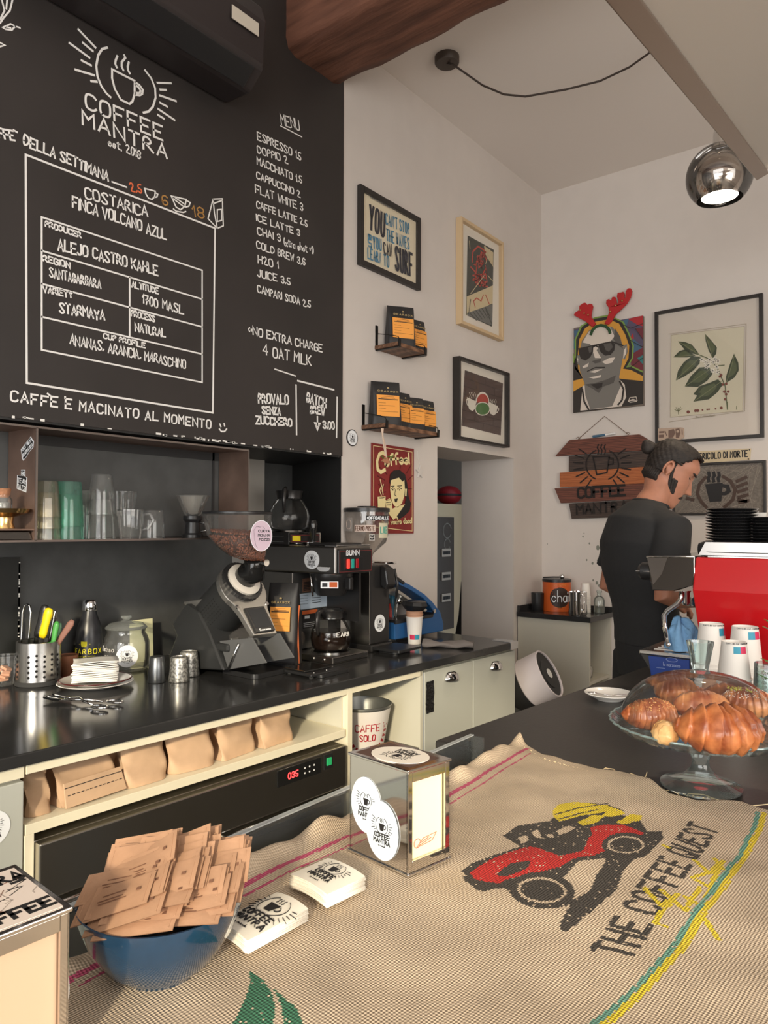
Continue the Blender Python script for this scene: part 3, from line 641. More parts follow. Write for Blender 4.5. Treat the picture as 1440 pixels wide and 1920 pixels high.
# twine ornament hanging from the lower shelf
c = PX(717, 803, .14); t = thing('hanging_ornament', 'pale twine with a green wire sprig hanging from the lower shelf', 'ornament', c)
b = MB(); e = PX(724, 858, .13)-c; b.tube([(0, .004, .0), (.0, .0, -.03), e*.55+Vector((0, .004, 0)), e], .0035, 6); b.tube([(0, -.006, .0), (.0, .003, -.04), e*.6+Vector((0, -.006, 0)), e], .003, 6); b.build('twine', mat('pale_twine', rgb(214, 190, 170), .9), t)
b = MB(); b.tube([e+Vector((0, -.035, .006)), e+Vector((0, -.01, -.008)), e+Vector((0, .01, .006)), e+Vector((0, .045, .004)), e+Vector((0, .05, .012))], .0028, 6); b.build('green_sprig', mat('sprig_green', rgb(85, 110, 40), .7), t)
b = MB(); b.prism([(-.03, -.006), (0, .02), (.028, -.010), (.01, -.012), (-.01, -.010)], e-Vector((.004, 0, .012)), UY, UZ, (.006, 0, 0)); b.build('wooden_bird', mat('ornament_wood', rgb(176, 120, 90), .7), t)

# ------------------------------------------------------------------ passage: meter cupboard seen through the opening
XM = -.95
t = thing('fuse_cabinet', 'beige electrical cabinet with dark glass door seen through the passage', 'cabinet', (XM, 3.9, 0))
pz = lambda px_, py_: PX(px_, py_, XM)
y1 = pz(868, 1000).y; y0 = y1-.75; z0, z1 = pz(850, 1190).z-.5, pz(850, 945).z
b = MB(); b.bx(XM-.3, XM, y0, y1, 0, z1); put(b, 'cabinet_body', mat('beige_metal', rgb(196, 180, 150), .5), t, bevel=.004)
gy1 = pz(849, 1000).y; gz1 = pz(849, 970).z; gz0 = pz(849, 1177).z
b = MB(); b.bx(XM, XM+.012, y0+.06, gy1, gz0, gz1); put(b, 'dark_door', mat('smoked_door', rgb(78, 72, 68), .3), t, bevel=.002)
for py_ in (1036, 1080, 1120):
    c = pz(834, py_); b = MB(); b.bx(XM+.012, XM+.022, c.y-.07, c.y+.05, c.z-.03, c.z+.03); put(b, 'breaker_row', mat('breaker_grey', rgb(172, 162, 150), .5), t, bevel=.002)
    b = MB(); [b.bx(XM+.022, XM+.026, c.y-.06+k*.02, c.y-.046+k*.02, c.z-.012, c.z+.012) for k in range(5)]; put(b, 'breaker_switches', matte_black, t)
b = MB(); a_ = Art('X', XM+.0125); q = pl([(827, 985), (845, 985)], 'X', XM); st = [arcst((q[0][0]+q[1][0])/2, q[0][1]-.04, .055, 20, 330, 12), arcst((q[0][0]+q[1][0])/2, q[0][1]-.14, .04, 20, 330, 12)]; a_.raw('print_grey', .008, st); a_.done('drawn_sign', t)
rb = thing('red_bag', 'red helmet bag with black band lying on top of the fuse cabinet', 'bag', (XM-.13, PX(842, 930, XM-.13).y, z1))
b = MB(); b.sph((0, 0, .075), .12, 20, sc=(.75, 1.0, .62)); b.build('shell', mat('red_nylon', rgb(150, 22, 35), .45, bump=.4, scale=18), rb, smooth=True)
b = MB(); b.lathe([(.121, -.008), (.124, 0), (.121, .008)], 28, (0, 0, .075), M=Matrix.Diagonal((.75, 1, 1, 1))); b.build('band', matte_black, rb, smooth=True)
c = PX(866, 1180, -.5); u_ = tag(MB().tube([(0, 0, -.62), (0, 0, .02), (.0, .02, .20), (.0, .03, .42)], [.03, .05, .028, .016], 10).build('folded_umbrella', matte_black, smooth=True), 'black folded umbrella standing against the passage wall', 'umbrella'); u_.location = (-.5, c.y-.01, .64)
# ------------------------------------------------------------------ back wall pictures
YW = YB_
cC = lambda L: crop(L, 1020, 520, 3.4286)
r = rectpts(pl([(1076, 617), (1206, 591), (1206, 758), (1076, 775)], 'Y', YW-.02)); r = (r[0], r[1], r[2]+.006, r[3]-.004)
pt = thing('portrait_canvas', 'bright pop art canvas of a man in dark sunglasses', 'painting', ((r[0]+r[1])/2, YW, r[2]))
b = MB(); boxon(b, 'Y', YW, *r, .001, .02); put(b, 'canvas', mat('canvas_grey', rgb(120, 108, 98), .8), pt)
a = Art('Y', YW-.02, cC)
for n_, c_ in dict(p_blue=(70, 100, 125), p_purple=(88, 78, 100), p_wine=(112, 50, 58), p_red=(170, 45, 50), p_orange=(206, 150, 62), p_green=(120, 150, 70), p_char=(52, 47, 44), p_skin=(120, 116, 110), p_hi=(212, 200, 188), p_mid=(88, 84, 80), p_teal=(60, 120, 120)).items(): M_(n_, *c_)
full = [(193, 335), (637, 243), (637, 815), (190, 873)]
a.poly('p_purple', [(470, 280), (637, 245), (637, 600), (560, 560), (545, 400)], [(193, 335), (270, 320), (215, 430), (193, 440)])
a.poly('p_wine', [(560, 470), (637, 440), (637, 600), (560, 580)], [(590, 330), (637, 320), (637, 400)]); a.poly('p_red', [(540, 268), (637, 245), (637, 315), (600, 305)], [(548, 400), (572, 360), (580, 400)]); a.poly('p_blue', [(500, 280), (545, 268), (530, 320), (515, 325)], [(193, 345), (230, 335), (200, 400)], [(193, 600), (215, 640), (193, 680)], [(570, 390), (637, 450), (570, 490)])
a.poly('p_teal', [(193, 400), (225, 380), (205, 460), (193, 460)], [(600, 520), (637, 500), (637, 560)])
O = lambda k: [(190, 690-k*6), (250, 650), (225-k, 590), (222-k*.6, 490), (232-k, 400), (270-k, 330-k*.5), (330, 290-k), (420, 275-k), (480+k, 300-k*.4), (520+k, 370), (545+k, 440), (540+k, 520), (505+k, 590-k*.4), (560, 600-k), (637, 640-k*1.1), (637, 815), (190, 873)]
a.poly('p_green', O(34)); a.poly('p_char', O(24)); a.poly('p_orange', O(4))
a.poly('p_char', [(190, 735), (250, 700), (470, 650), (640, 668), (637, 815), (190, 873)])
a.poly('p_hi', [(250, 700), (275, 690), (300, 800), (440, 790), (490, 660), (520, 690), (530, 770), (500, 830), (235, 858)])
a.poly('p_skin', [(262, 680), (232, 600), (228, 500), (245, 410), (290, 345), (360, 310), (440, 320), (490, 380), (512, 460), (505, 540), (485, 640), (495, 700), (440, 830), (300, 850), (268, 760)])
a.poly('p_skin', [(212, 505), (232, 500), (236, 570), (218, 560)], [(512, 440), (535, 430), (540, 480), (522, 530), (505, 520)])
a.poly('p_hi', [(250, 420), (290, 350), (360, 318), (430, 325), (455, 380), (430, 412), (370, 425), (340, 470), (370, 520), (330, 520), (300, 430)], [(375, 545), (420, 520), (460, 515), (440, 550), (400, 560)], [(250, 575), (290, 550), (285, 575), (255, 585)], [(290, 645), (340, 635), (370, 628), (365, 645), (320, 652)], [(516, 470), (532, 445), (530, 490), (510, 525)], [(290, 610), (340, 595), (380, 590), (330, 615)], [(214, 515), (222, 525), (220, 550)])
a.poly('p_mid', [(265, 690), (330, 680), (400, 660), (465, 630), (450, 680), (380, 705), (355, 745), (320, 720)], [(310, 540), (370, 525), (365, 548), (330, 555)], [(460, 330), (490, 380), (510, 460), (480, 440), (450, 400)])
a.poly('p_char', [(300, 690), (380, 678), (375, 705), (345, 720)], [(225, 462), (320, 438), (318, 480), (300, 515), (270, 537), (240, 525), (228, 495)], [(350, 435), (440, 418), (460, 430), (455, 470), (430, 500), (395, 505), (365, 480)])
a.pen('p_char', .008, [(222, 462), (335, 437), (440, 415), (510, 440)], [(318, 450), (336, 440), (352, 450)]); a.pen('p_char', .006, [(282, 605), (335, 580), (392, 580)])
a.poly('p_mid', [(285, 450), (312, 445), (308, 480), (295, 490)], [(385, 430), (435, 422), (445, 450), (420, 480), (400, 470)]); a.pen('p_char', .010, [(250, 720), (262, 800), (290, 850)], [(490, 670), (515, 720), (505, 790), (480, 820)]); a.pen('p_hi', .004, [(545, 800), (555, 775), (595, 770), (602, 792), (550, 795), (555, 805), (600, 798)], [(560, 790), (575, 785), (590, 790)])
a.pen('p_char', .003, [(470, 285), (560, 330), (637, 300)], [(545, 400), (637, 450)], [(560, 580), (637, 520)], [(590, 330), (637, 400)])
a.done('painted_portrait', pt)
# reindeer antlers headband over the canvas corner
an = thing('antler_headband', 'red felt reindeer antlers on a green headband hooked over the portrait', 'headband', PY(1116, 612, YW-.03))
an.location.y = YW-.021
AP = lambda L: pl(cC(L), 'Y', YW-.03)
felt = mat('red_felt', rgb(178, 40, 42), .9, bump=.2, scale=60)
for L in ([(335, 300), (312, 322), (270, 285), (225, 262), (192, 244), (200, 228), (228, 210), (228, 185), (250, 168), (268, 163), (280, 178), (292, 170), (310, 172), (316, 190), (308, 225), (305, 255)],
          [(388, 298), (402, 275), (418, 230), (416, 195), (400, 170), (402, 148), (418, 140), (432, 148), (440, 126), (458, 126), (466, 145), (470, 175), (480, 160), (470, 125), (474, 100), (495, 98), (512, 92), (520, 110), (516, 135), (524, 130), (526, 90), (540, 72), (558, 70), (567, 90), (558, 130), (535, 168), (505, 200), (460, 240), (440, 280), (415, 306)]):
    b = MB(); b.prism(AP(L), org('Y', YW-.023), UX, UZ, (0, -.014, 0)); put(b, 'antler', felt, an, bevel=.004)
b = MB(); b.tube([org('Y', YW-.032)+UX*x+UZ*z for x, z in AP([(300, 372), (312, 340), (335, 318), (365, 308), (398, 315), (420, 338), (426, 362)])], .0085, 8); put(b, 'green_band', mat('green_felt', rgb(48, 78, 48), .9), an, smooth=True)
for p in [(240, 215), (265, 235), (290, 245), (432, 225), (468, 185), (508, 155)]:
    b = MB(); x, z = AP([p])[0]; b.sph((x, YW-.046, z), .0055, 10); put(b, 'bell', mat('brass', (.55, .38, .14), .3, 1), an, smooth=True)
# botanical print
r = rectpts(pl([(1228.8, 584.7), (1430.7, 548.3), (1227, 833), (1431, 820)], 'Y', YW-.022)); r = (r[0]+.004, r[1]-.002, r[2]+.001, r[3]-.001)
bt = framed('framed_botanical_print', 'large black framed botanical print of a coffee branch with green leaves', 'Y', YW, r, .024, .018, frame_black, mat('mount_white', rgb(205, 195, 184), .8))
a = Art('Y', YW-.0095, cC); M_('plate_paper', 204, 196, 172); M_('leaf_dark', 58, 66, 44); M_('leaf_mid', 84, 92, 62); M_('leaf_vein', 120, 122, 86); M_('berry', 118, 62, 50); M_('plate_line', 168, 156, 136)
a.poly('plate_paper', [(818, 372), (1288, 315), (1278, 858), (812, 900)]); a.pen('plate_line', .003, [(808, 365), (1300, 300), (1290, 860), (805, 930)], [(818, 372), (1288, 315), (1278, 858), (812, 900), (818, 372)])
LV = [[(862, 412), (905, 415), (950, 432), (985, 475), (1000, 500), (950, 490), (900, 460)], [(832, 514), (870, 475), (910, 462), (975, 505), (920, 515), (870, 515)], [(1035, 362), (1075, 405), (1112, 450), (1108, 490), (1085, 522), (1058, 470), (1040, 410)],
  [(848, 664), (862, 600), (900, 545), (950, 508), (1010, 510), (1000, 555), (960, 600), (900, 640)], [(905, 702), (940, 640), (1000, 580), (1060, 575), (1085, 620), (1050, 665), (990, 705)], [(960, 800), (985, 760), (960, 752), (1000, 700), (1060, 680), (1120, 655), (1150, 690), (1115, 740), (1060, 785)], [(1172, 680), (1170, 640), (1195, 560), (1222, 490), (1250, 550), (1252, 600), (1225, 645)]]
a.poly('leaf_dark', *LV); a.poly('leaf_mid', *[[(sum(q[0] for q in L)/len(L)+(p[0]-sum(q[0] for q in L)/len(L))*.62+3, sum(q[1] for q in L)/len(L)+(p[1]-sum(q[1] for q in L)/len(L))*.62-3) for p in L] for L in LV])
a.pen('leaf_vein', .003, [(865, 413), (998, 498)], [(838, 512), (970, 500)], [(1037, 365), (1086, 518)], [(850, 660), (1005, 515)], [(910, 700), (1070, 590)], [(970, 795), (1140, 670)], [(1175, 676), (1225, 500)])
a.pen('leaf_mid', .005, [(998, 498), (1050, 520), (1110, 570), (1140, 640), (1165, 700), (1180, 850)], [(1110, 570), (1160, 565)])
rn = random.Random(8); fl = [(1015, 530), (1040, 545), (1065, 530), (1090, 545), (1110, 575), (1085, 600), (1060, 560), (1120, 540), (1100, 525), (1115, 610), (1045, 575)]
a.pen('print_white', .005, *[[(x-14*math.cos(t_), y-14*math.sin(t_)), (x+14*math.cos(t_), y+14*math.sin(t_))] for x, y in fl for t_ in (.2, 1.2, 2.3)])
dot = lambda x, y, q_: [(x+q_*math.cos(k*PI/4), y+q_*math.sin(k*PI/4)) for k in range(8)]
a.poly('berry', *[dot(x, y, 9) for x, y in [(1132, 638), (1150, 690), (1172, 685), (1160, 735), (1185, 735), (1172, 752), (1165, 785), (1140, 628)]], *[dot(x, y, w_) for x, y, w_ in [(928, 866, 11), (975, 858, 10), (990, 857, 10), (1020, 853, 6), (1050, 850, 6), (1062, 849, 6), (1104, 846, 6), (1141, 840, 10)]])
a.pen('leaf_vein', .003, [(865, 880), (865, 840)], [(840, 850), (865, 862), (890, 845)], [(850, 836), (865, 862), (880, 834)], [(1237, 850), (1239, 828)], [(1182, 852), (1181, 800)]); a.text('The Coffee Plant', (975, 905), (1100, 893), 12, 'plate_line', .002, jit=.3)
a.done('botanical_plate', bt)
bn = thing('banknote', 'old banknote tucked in the lower corner of the botanical frame', 'banknote', PY(1240, 820, YW-.028)); a = Art('Y', YW-.0245, cC); M_('note_paper', 178, 156, 138); M_('note_ink', 112, 90, 80)
a.poly('note_paper', [(733, 972), (880, 964), (900, 968), (900, 1030), (885, 1040), (733, 1050)]); a.poly('note_ink', [(800, 985), (835, 975), (845, 1000), (830, 1030), (800, 1035)], [(845, 975), (870, 970), (878, 1000), (868, 1032), (848, 1034)], [(740, 990), (775, 988), (775, 1000), (740, 1002)], [(738, 1012), (772, 1010), (770, 1030), (738, 1033)]); a.poly('note_paper', dot(860, 990, 9)); a.pen('note_ink', .004, [(888, 980), (890, 1010)], [(780, 990), (790, 1020)]); a.done('printed_note', bn)

# carved wooden plank sign hung on a string
ws = thing('wooden_sign', 'carved sign of five staggered wooden planks hanging on a string', 'sign', PY(1125, 972, YW))
D_ = lambda n_, c1, c2: wood(n_, rgb(*c1), rgb(*c2), 4, (1.2, 8, 9), .6, 'Z', 5)
p1, p2, p3 = D_('plank_red', (78, 44, 36), (122, 72, 56)), D_('plank_dark', (52, 42, 38), (78, 62, 54)), D_('plank_orange', (150, 82, 44), (178, 104, 60))
for n_, L, m_, dp in [('top', [(72, 1150), (165, 1046), (612, 1009), (700, 1060), (700, 1108)], p1, .024), ('second', [(160, 1150), (690, 1112), (690, 1215), (160, 1248)], p2, .018), ('third', [(102, 1255), (735, 1212), (735, 1320), (102, 1350)], p3, .022), ('fourth', [(68, 1357), (770, 1318), (725, 1420), (108, 1452)], p1, .020), ('bottom', [(160, 1454), (680, 1425), (665, 1535), (178, 1552)], p2, .018)]:
    b = MB(); b.prism(pl(cC(L), 'Y', YW-dp), org('Y', YW-.003), UX, UZ, (0, -dp, 0)); put(b, 'plank', m_, ws, bevel=.002)
a = Art('Y', YW-.0275, cC); M_('carved', 30, 24, 22)
cx, cy = 375, 1205; a.pen('carved', .008, *[[(cx+105*math.cos(q), cy+100*math.sin(q)) for q in [math.radians(aa+k*12) for k in range(12)]] for aa in (115, -65)], [(315, 1155), (420, 1150), (405, 1255), (340, 1268), (315, 1155)], [(420, 1160), (445, 1165), (445, 1200), (415, 1205)], *[[(cx+125*math.cos(q), cy+120*math.sin(q)), (cx+185*math.cos(q), cy+180*math.sin(q))] for q in [math.radians(v) for v in (140, 155, 170, 185, 200, 215, -35, -20, -5, 10, 25, 40, 55, 125)]], *[[(345+k*22, 1140), (352+k*22, 1115), (343+k*22, 1095), (350+k*22, 1075)] for k in range(3)])
a.text('COFFEE', (220, 1418), (520, 1400), 62, 'carved', .014, jit=0, gap=1.2); a.text('MANTRA', (212, 1522), (540, 1500), 60, 'carved', .012, jit=0, gap=1.2)
a.done('carved_logo', ws)
b = MB(); P_ = lambda x, y, d=.012: PY(*cC([(x, y)])[0], YW-d); b.tube([P_(220, 1040), P_(390, 893, .006), P_(540, 1008)], .0018, 6); b.tube([P_(206, 1035), P_(220, 1026), P_(232, 1036), P_(218, 1045)], .0018, 6); b.tube([P_(528, 1003), P_(540, 995), P_(552, 1004), P_(538, 1012)], .0018, 6); put(b, 'hanging_string', mat('brown_string', rgb(110, 85, 65), .9), ws)
q = PY(*cC([(385, 1026)])[0], YW-.012); mk = thing('marker_pen', 'blue and white marker pen lying on top of the carved wooden sign', 'pen', (q.x, q.y, q.z+.012), 0)
b = MB(); b.cyl((-.068, 0, -.005), (.01, 0, .0), .0075, n=12); b.build('blue_cap', mat('marker_blue', rgb(70, 105, 130), .5), mk, smooth=40); b = MB(); b.cyl((.01, 0, 0), (.072, 0, .005), .007, n=12); b.build('barrel', white_pl, mk, smooth=40)

# warning plate
sg = thing('warning_sign', 'cream enamel plate with black Italian danger of death wording', 'sign', PY(1370, 860, YW)); SP = lambda L: pl(cC(L), 'Y', YW-.006)
rr = rectpts(SP([(935, 1125), (1330, 1100), (1325, 1175), (935, 1197)])); b = MB(); b.prism(SP([(935, 1122), (1332, 1099), (1326, 1174), (935, 1199)]), org('Y', YW-.001), UX, UZ, (0, -.005, 0)); put(b, 'plate', mat('enamel_cream', rgb(200, 182, 148), .4), sg, bevel=.002)
a = Art('Y', YW-.0062, cC); a.text('PERICOLO DI MORTE', (980, 1172), (1308, 1152), 38, 'ink', .0058, jit=0, gap=2.2); a.pen('ink', .006, *[[p, (p[0]+2, p[1]+2)] for p in [(1320, 1108), (1313, 1167)]]); a.done('plate_lettering', sg)
# string art
r = rectpts(pl(cC([(825, 1192), (1425, 1165), (1420, 1535), (825, 1540)]), 'Y', YW-.02)); r = (r[0], r[1], r[2]+.008, r[3]-.01)
sa = framed('string_art_frame', 'black framed grey string art of a steaming cup and coffee beans', 'Y', YW, r, .022, .012, frame_black, mat('string_grey', rgb(122, 114, 106), .85, var=.3, scale=90, stretch=(1, 1, 1)), pane=False)
a = Art('Y', YW-.0085, cC); M_('string_line', 150, 140, 130); rn = random.Random(4)
a.pen('string_line', .0015, *[[(rn.uniform(840, 1405), rn.choice([1190, 1520])), (rn.uniform(840, 1405), rn.choice([1360, 1440, 1250]))] for _ in range(60)])
a.poly('ink', [(1035, 1330), (1150, 1320), (1140, 1440), (1065, 1445)]); a.pen('ink', .02, [(1150, 1340), (1180, 1345), (1188, 1375), (1165, 1390), (1145, 1390)]); bean = mat('bean_brown', rgb(70, 52, 44), .6)
a.pen(bean, .017, [(1040, 1285), (1000, 1330), (985, 1390), (1010, 1440), (1045, 1480)], [(1150, 1280), (1200, 1310), (1230, 1365), (1215, 1430), (1160, 1478)]); a.pen('ink', .016, *[[(1060+k*32, 1312), (1056+k*32, 1290), (1064+k*32, 1275), (1060+k*32, 1255)] for k in range(3)])
a.pen(bean, .017, *[[(1240+k*4, 1312+k*34), (1300+k*3, 1285+k*38)] for k in range(5)], [(920, 1420), (960, 1430)], [(1250, 1430), (1300, 1440)]); a.done('string_picture', sa)
# ------------------------------------------------------------------ sheet metal shelf in the niche
SZ0, SZ1, SY1, SYD = 1.377, 1.700, 1.803, 1.013
SXB = -.178; SXF = -.012
su = thing('bottle_shelf', 'long brown sheet metal box shelf hung in the dark niche', 'shelf', (0, 1.0, SZ0))
LS = lambda b, n, m, **k: put(b, n, m, su, **k)
def sheet(n, *bb, m=copper): b = MB(); b.bx(*bb); return LS(b, n, m)
T = .004
sheet('bottom_sheet', SXB, SXF, -.6, SY1, SZ0-T, SZ0); sheet('top_sheet', SXB, SXF, -.6, SY1, SZ1, SZ1+T)
sheet('end_panel', SXB, SXF, SY1-T, SY1, SZ0, SZ1); sheet('divider_panel', SXB, SXF, SYD-T, SYD, SZ0, SZ1)
fr = mat('edge_metal', (.30, .26, .24), .3, .9)
for n_, bb in [('front_edge', (SXF, SXF+.003, -.6, SY1, SZ0-T, SZ0+.002)), ('front_edge', (SXF, SXF+.003, -.6, SY1, SZ1-.002, SZ1+T)), ('front_edge', (SXF, SXF+.003, SYD-T, SYD+.002, SZ0, SZ1)), ('front_edge', (SXF, SXF+.003, SY1-T, SY1+.001, SZ0, SZ1))]: sheet(n_, *bb, m=fr)
for n_, bb in [('rear_rail', (SXB-.004, SXB, SYD, SY1, SZ1-.03, SZ1)), ('rear_rail', (SXB-.004, SXB, SY1-.035, SY1-.025, SZ0, SZ1)), ('rear_rail', (SXB-.004, SXB, -.6, SY1, SZ0, SZ0+.006))]: sheet(n_, *bb, m=matte_black)
b = MB(); b.bx(SXB-.007, SXB-.004, -.6, SY1, SZ0, SZ1); LS(b, 'back_panel', grey_niche)
# brackets back to the wall keep it carried
for yy in (-.4, .7, SY1-.06): sheet('wall_bracket', XN+.005, SXB, yy, yy+.03, SZ0-T, SZ0, m=matte_black)
DY = SYD-T-.0005
def flatsticker(nm, lab, L, words, x0=0, y0=780, k=6.857):
    t = thing(nm, lab, 'sticker', PY(*crop([L[0]], x0, y0, k)[0], DY)); a = Art('Y', DY, lambda Q: crop(Q, x0, y0, k))
    cx = sum(p[0] for p in L)/len(L); cy = sum(p[1] for p in L)/len(L)
    a.poly('sticker_white', L); a.poly('ink', [(cx+(p[0]-cx)*.86, cy+(p[1]-cy)*.90) for p in L])
    for s_, p0, p1, h in words: a.text(s_, p0, p1, h, 'sticker_white', .0022, jit=.1)
    a.done('printed_shape', t)
flatsticker('shelf_sticker', 'slanted black and white sticker, upper one on the metal shelf divider', [(270, 430), (400, 262), (420, 300), (438, 320), (430, 405), (380, 460), (340, 530), (300, 575), (285, 540), (280, 490)], [('POST MILK', (285, 470), (405, 330), 38), ('GENERATION', (298, 535), (425, 385), 38)])
flatsticker('shelf_sticker', 'upright stepped black and white sticker, lower one on the metal shelf divider', [(275, 690), (325, 690), (328, 780), (352, 795), (340, 985), (218, 935), (225, 760), (270, 765)], [('GO', (280, 765), (322, 770), 50), ('TEAM', (235, 850), (342, 880), 55), ('OATS!', (228, 925), (335, 965), 55)])

# things standing on the shelf
def lathe_thing(name, lab, cat, prof, m, loc, n=36, smooth=40, flute=0, fn=0, part=None, group=None):
    o = MB().lathe(prof, n, flute=flute, fn=fn).build(name, m, smooth=smooth); o.location = loc
    return tag(o, lab, cat, group)
def tumbler(r0, r1, h, t=.0022, base=.008):      # open glass, r0 at foot
    return [(0, 0), (r0*.96, 0), (r0, .002), (r0+(r1-r0)*.5, h*.5), (r1-.0012, h-.002), (r1, h-.001), (r1, h), (r1-t, h), (r1-t, h-.003)]
def inv(prof, h): return [(r, h-z) for r, z in reversed(prof)]
def onshelf(px_, x=-.055): p = PX(px_, 1008, x); p.z = SZ0+.0005; return p
def stackglass(name, lab, m, r0, r1, h, n, loc, step, up=False, flute=0, fn=0, grp=None):
    for k in range(n):
        o = lathe_thing(name, lab if k == 0 else lab.replace('bottom', 'upper') if 'bottom' in lab else lab, 'glass', tumbler(r0, r1, h) if up else inv(tumbler(r0, r1, h), h), m, loc+Vector((0, 0, step*k)), 48 if fn else 32, 40, flute, fn, group=grp)
G1 = 'upturned drinking glasses on the metal shelf'
c = onshelf(86); stackglass('drinking_glass', 'faceted clear tumbler beside the shelf divider, bottom of its stack', glass('golden_glass', (.97, .94, .84), 0, fac=.36, base=.05, haze=.06), .030, .042, .105, 3, c, .034, flute=.035, fn=10, grp=G1)
c = onshelf(129); stackglass('green_glass', 'front green tumbler, bottom of the upturned pair on the shelf', green_glass, .034, .043, .135, 2, c, .040, grp='green tumblers on the metal shelf')
c = onshelf(114, -.125); stackglass('green_glass', 'green tumbler standing behind the front green pair, bottom of its stack', green_glass, .034, .042, .14, 2, c, .035, grp='green tumblers on the metal shelf')
c = onshelf(190); stackglass('drinking_glass', 'tall clear tumbler in the middle of the shelf, bottom of the high pair', clear, .032, .042, .125, 2, c, .078, grp=G1)
c = onshelf(160, -.12); stackglass('drinking_glass', 'plain clear tumbler half hidden behind the high pair', clear, .033, .040, .155, 1, c, .05, grp=G1)
c = onshelf(230, -.115); stackglass('ribbed_glass', 'tall flared ribbed clear glass standing upright on the shelf', clear, .026, .045, .155, 1, c, 0, up=True, flute=.02, fn=24)
c = onshelf(245, -.048); rg = thing('glass_cup', 'short ribbed clear glass cup with a handle on the shelf', 'cup', c)
MB().lathe(tumbler(.033, .042, .095), 60, flute=.02, fn=22).build('bowl', clear, rg, smooth=40)
b = MB(); b.tube([(.030, .028, .08), (.038, .045, .082), (.042, .055, .06), (.034, .042, .035), (.026, .024, .03)], .005, 8); b.build('handle', clear, rg, smooth=True)
c = onshelf(285, -.075); stackglass('drinking_glass', 'low plain clear glass nearest the glass dripper', clear, .037, .043, .095, 1, c, 0, up=False, grp=G1)
c = onshelf(361, -.07); dr = thing('coffee_dripper', 'clear glass coffee dripper on a black stand at the shelf end', 'dripper', c)
b = MB(); b.lathe([(.014, .072), (.030, .085), (.046, .125), (.058, .150), (.055, .150), (.043, .125), (.027, .088), (.012, .076)], 60, flute=.015, fn=16); b.build('glass_cone', glass('dripper_glass', (.97, .96, .93), 0, fac=.36, base=.05, haze=.07), dr, smooth=40)
b = MB(); b.lathe([(0, 0), (.036, 0), (.036, .012), (.027, .018), (.025, .055), (.033, .066), (.033, .078), (0, .078)], 32); b.build('black_stand', black_pl, dr, smooth=35)
b = MB(); b.tube([(.028, .01, .055), (.05, .03, .05), (.05, .03, .03), (.03, .012, .022)], .004, 8); b.build('handle', steel, dr, smooth=True)
# left compartment: scale with brass pan and cork jar
c = onshelf(8); sc_ = thing('brass_stand', 'brass bowl on a dark stand in the left shelf compartment', 'stand', c)
b = MB(); b.box((-.02, 0, .014), (.11, .13, .028), taper=.88); b.build('dark_base', dark_steel, sc_, bevel=.004); b = MB(); b.box((-.02, 0, .031), (.12, .15, .005)); b.build('top_plate', copper, sc_, bevel=.001)
br = mat('polished_brass', (.75, .50, .22), .22, 1); b = MB(); b.lathe([(0, .034), (.028, .034), (.022, .05), (.024, .066), (.06, .078), (.066, .09), (.058, .084), (0, .076)], 32); b.build('brass_bowl', br, sc_, smooth=35)
jc = thing('cork_jar', 'small glass jar with cork stopper standing in the brass bowl', 'jar', c+Vector((.0, -.005, .080)))
b = MB(); b.lathe([(0, 0), (.022, 0), (.024, .004), (.024, .035), (.019, .042), (.019, .048), (.017, .048), (.017, .040), (.0215, .034), (.0215, .005), (0, .004)], 24); b.build('glass_body', clear, jc, smooth=40)
b = MB(); b.lathe([(0, .005), (.0205, .005), (.0205, .027), (0, .027)], 20); b.build('dark_contents', mat('grey_beads', (.2, .2, .2), .5, bump=1, scale=180), jc, smooth=40); b = MB(); b.lathe([(0, .041), (.0165, .041), (.021, .066), (0, .066)], 20); b.build('cork', mat('cork', rgb(170, 120, 88), .85, var=.3, scale=120), jc, smooth=40)
# darkness of a recess painted as a black panel, left niche end, chipped edge
b = MB(); q = PX(37, 1045, XN+.02); b.bx(XN+.004, XN+.02, q.y-.5, q.y, ZW, q.z); tr = struct(b, 'trim_4', mat('recess_black', (.012, .013, .012), .5))
rn = random.Random(11); b = MB(); [b.box((XN+.021, q.y-.001, rn.uniform(ZW+.15, q.z-.03)), (.003, .004, rn.uniform(.006, .03))) for _ in range(26)]; o = b.build('trim_5', paper_white); o['kind'] = 'structure'

# ------------------------------------------------------------------ back counter: frame of reference along its front edge
WA = math.atan(.0456); WO = Vector((.336, 0, 0)); WE = Vector((math.sin(WA), math.cos(WA), 0)); WNn = Vector((math.cos(WA), -math.sin(WA), 0))
def PF(px_, py_, off=0.):            # photograph point -> (s along the counter, z) on the plane off in front of its edge
    d = ray(px_, py_); t = (off-(CAM-WO).dot(WNn))/d.dot(WNn); p = CAM+d*t; return (p-WO).dot(WE), p.z
def PFv(px_, py_, off=0.): s, z = PF(px_, py_, off); return Vector((off, s, z))
def counter_thing(name, lab, cat, group=None): return thing(name, lab, cat, WO, -WA, group)
wt = counter_thing('worktop', 'long black metal worktop along the dark niche wall', 'worktop')
b = MB(); xb = -.535
b.prism([(-.770, -.4), (0, -.4), (0, 2.985), (-.462, 2.985), (-.436, 2.310), (-.900, 2.46)], (0, 0, ZW-.03), UX, UY, (0, 0, .03))
b.build('slab', worktop_m, wt, bevel=.003)
b = MB(); b.bx(-.10, .002, 2.927, 2.989, ZW-.032, ZW+.0015); b.build('silver_tape', mat('silver_tape', (.65, .66, .68), .25, .9, bump=.5, scale=60), wt)
FO = -.012                                     # cabinet fronts sit just behind the worktop edge
S48, S652, S660, S793, S887, S966 = (PF(x, 1420-.2*x, FO)[0] for x in (48, 652, 661, 793, 887, 966))
ZT = ZW-.031
def cb_(name, lab, s0, s1, back=-.33): return counter_thing(name, lab, 'cabinet')
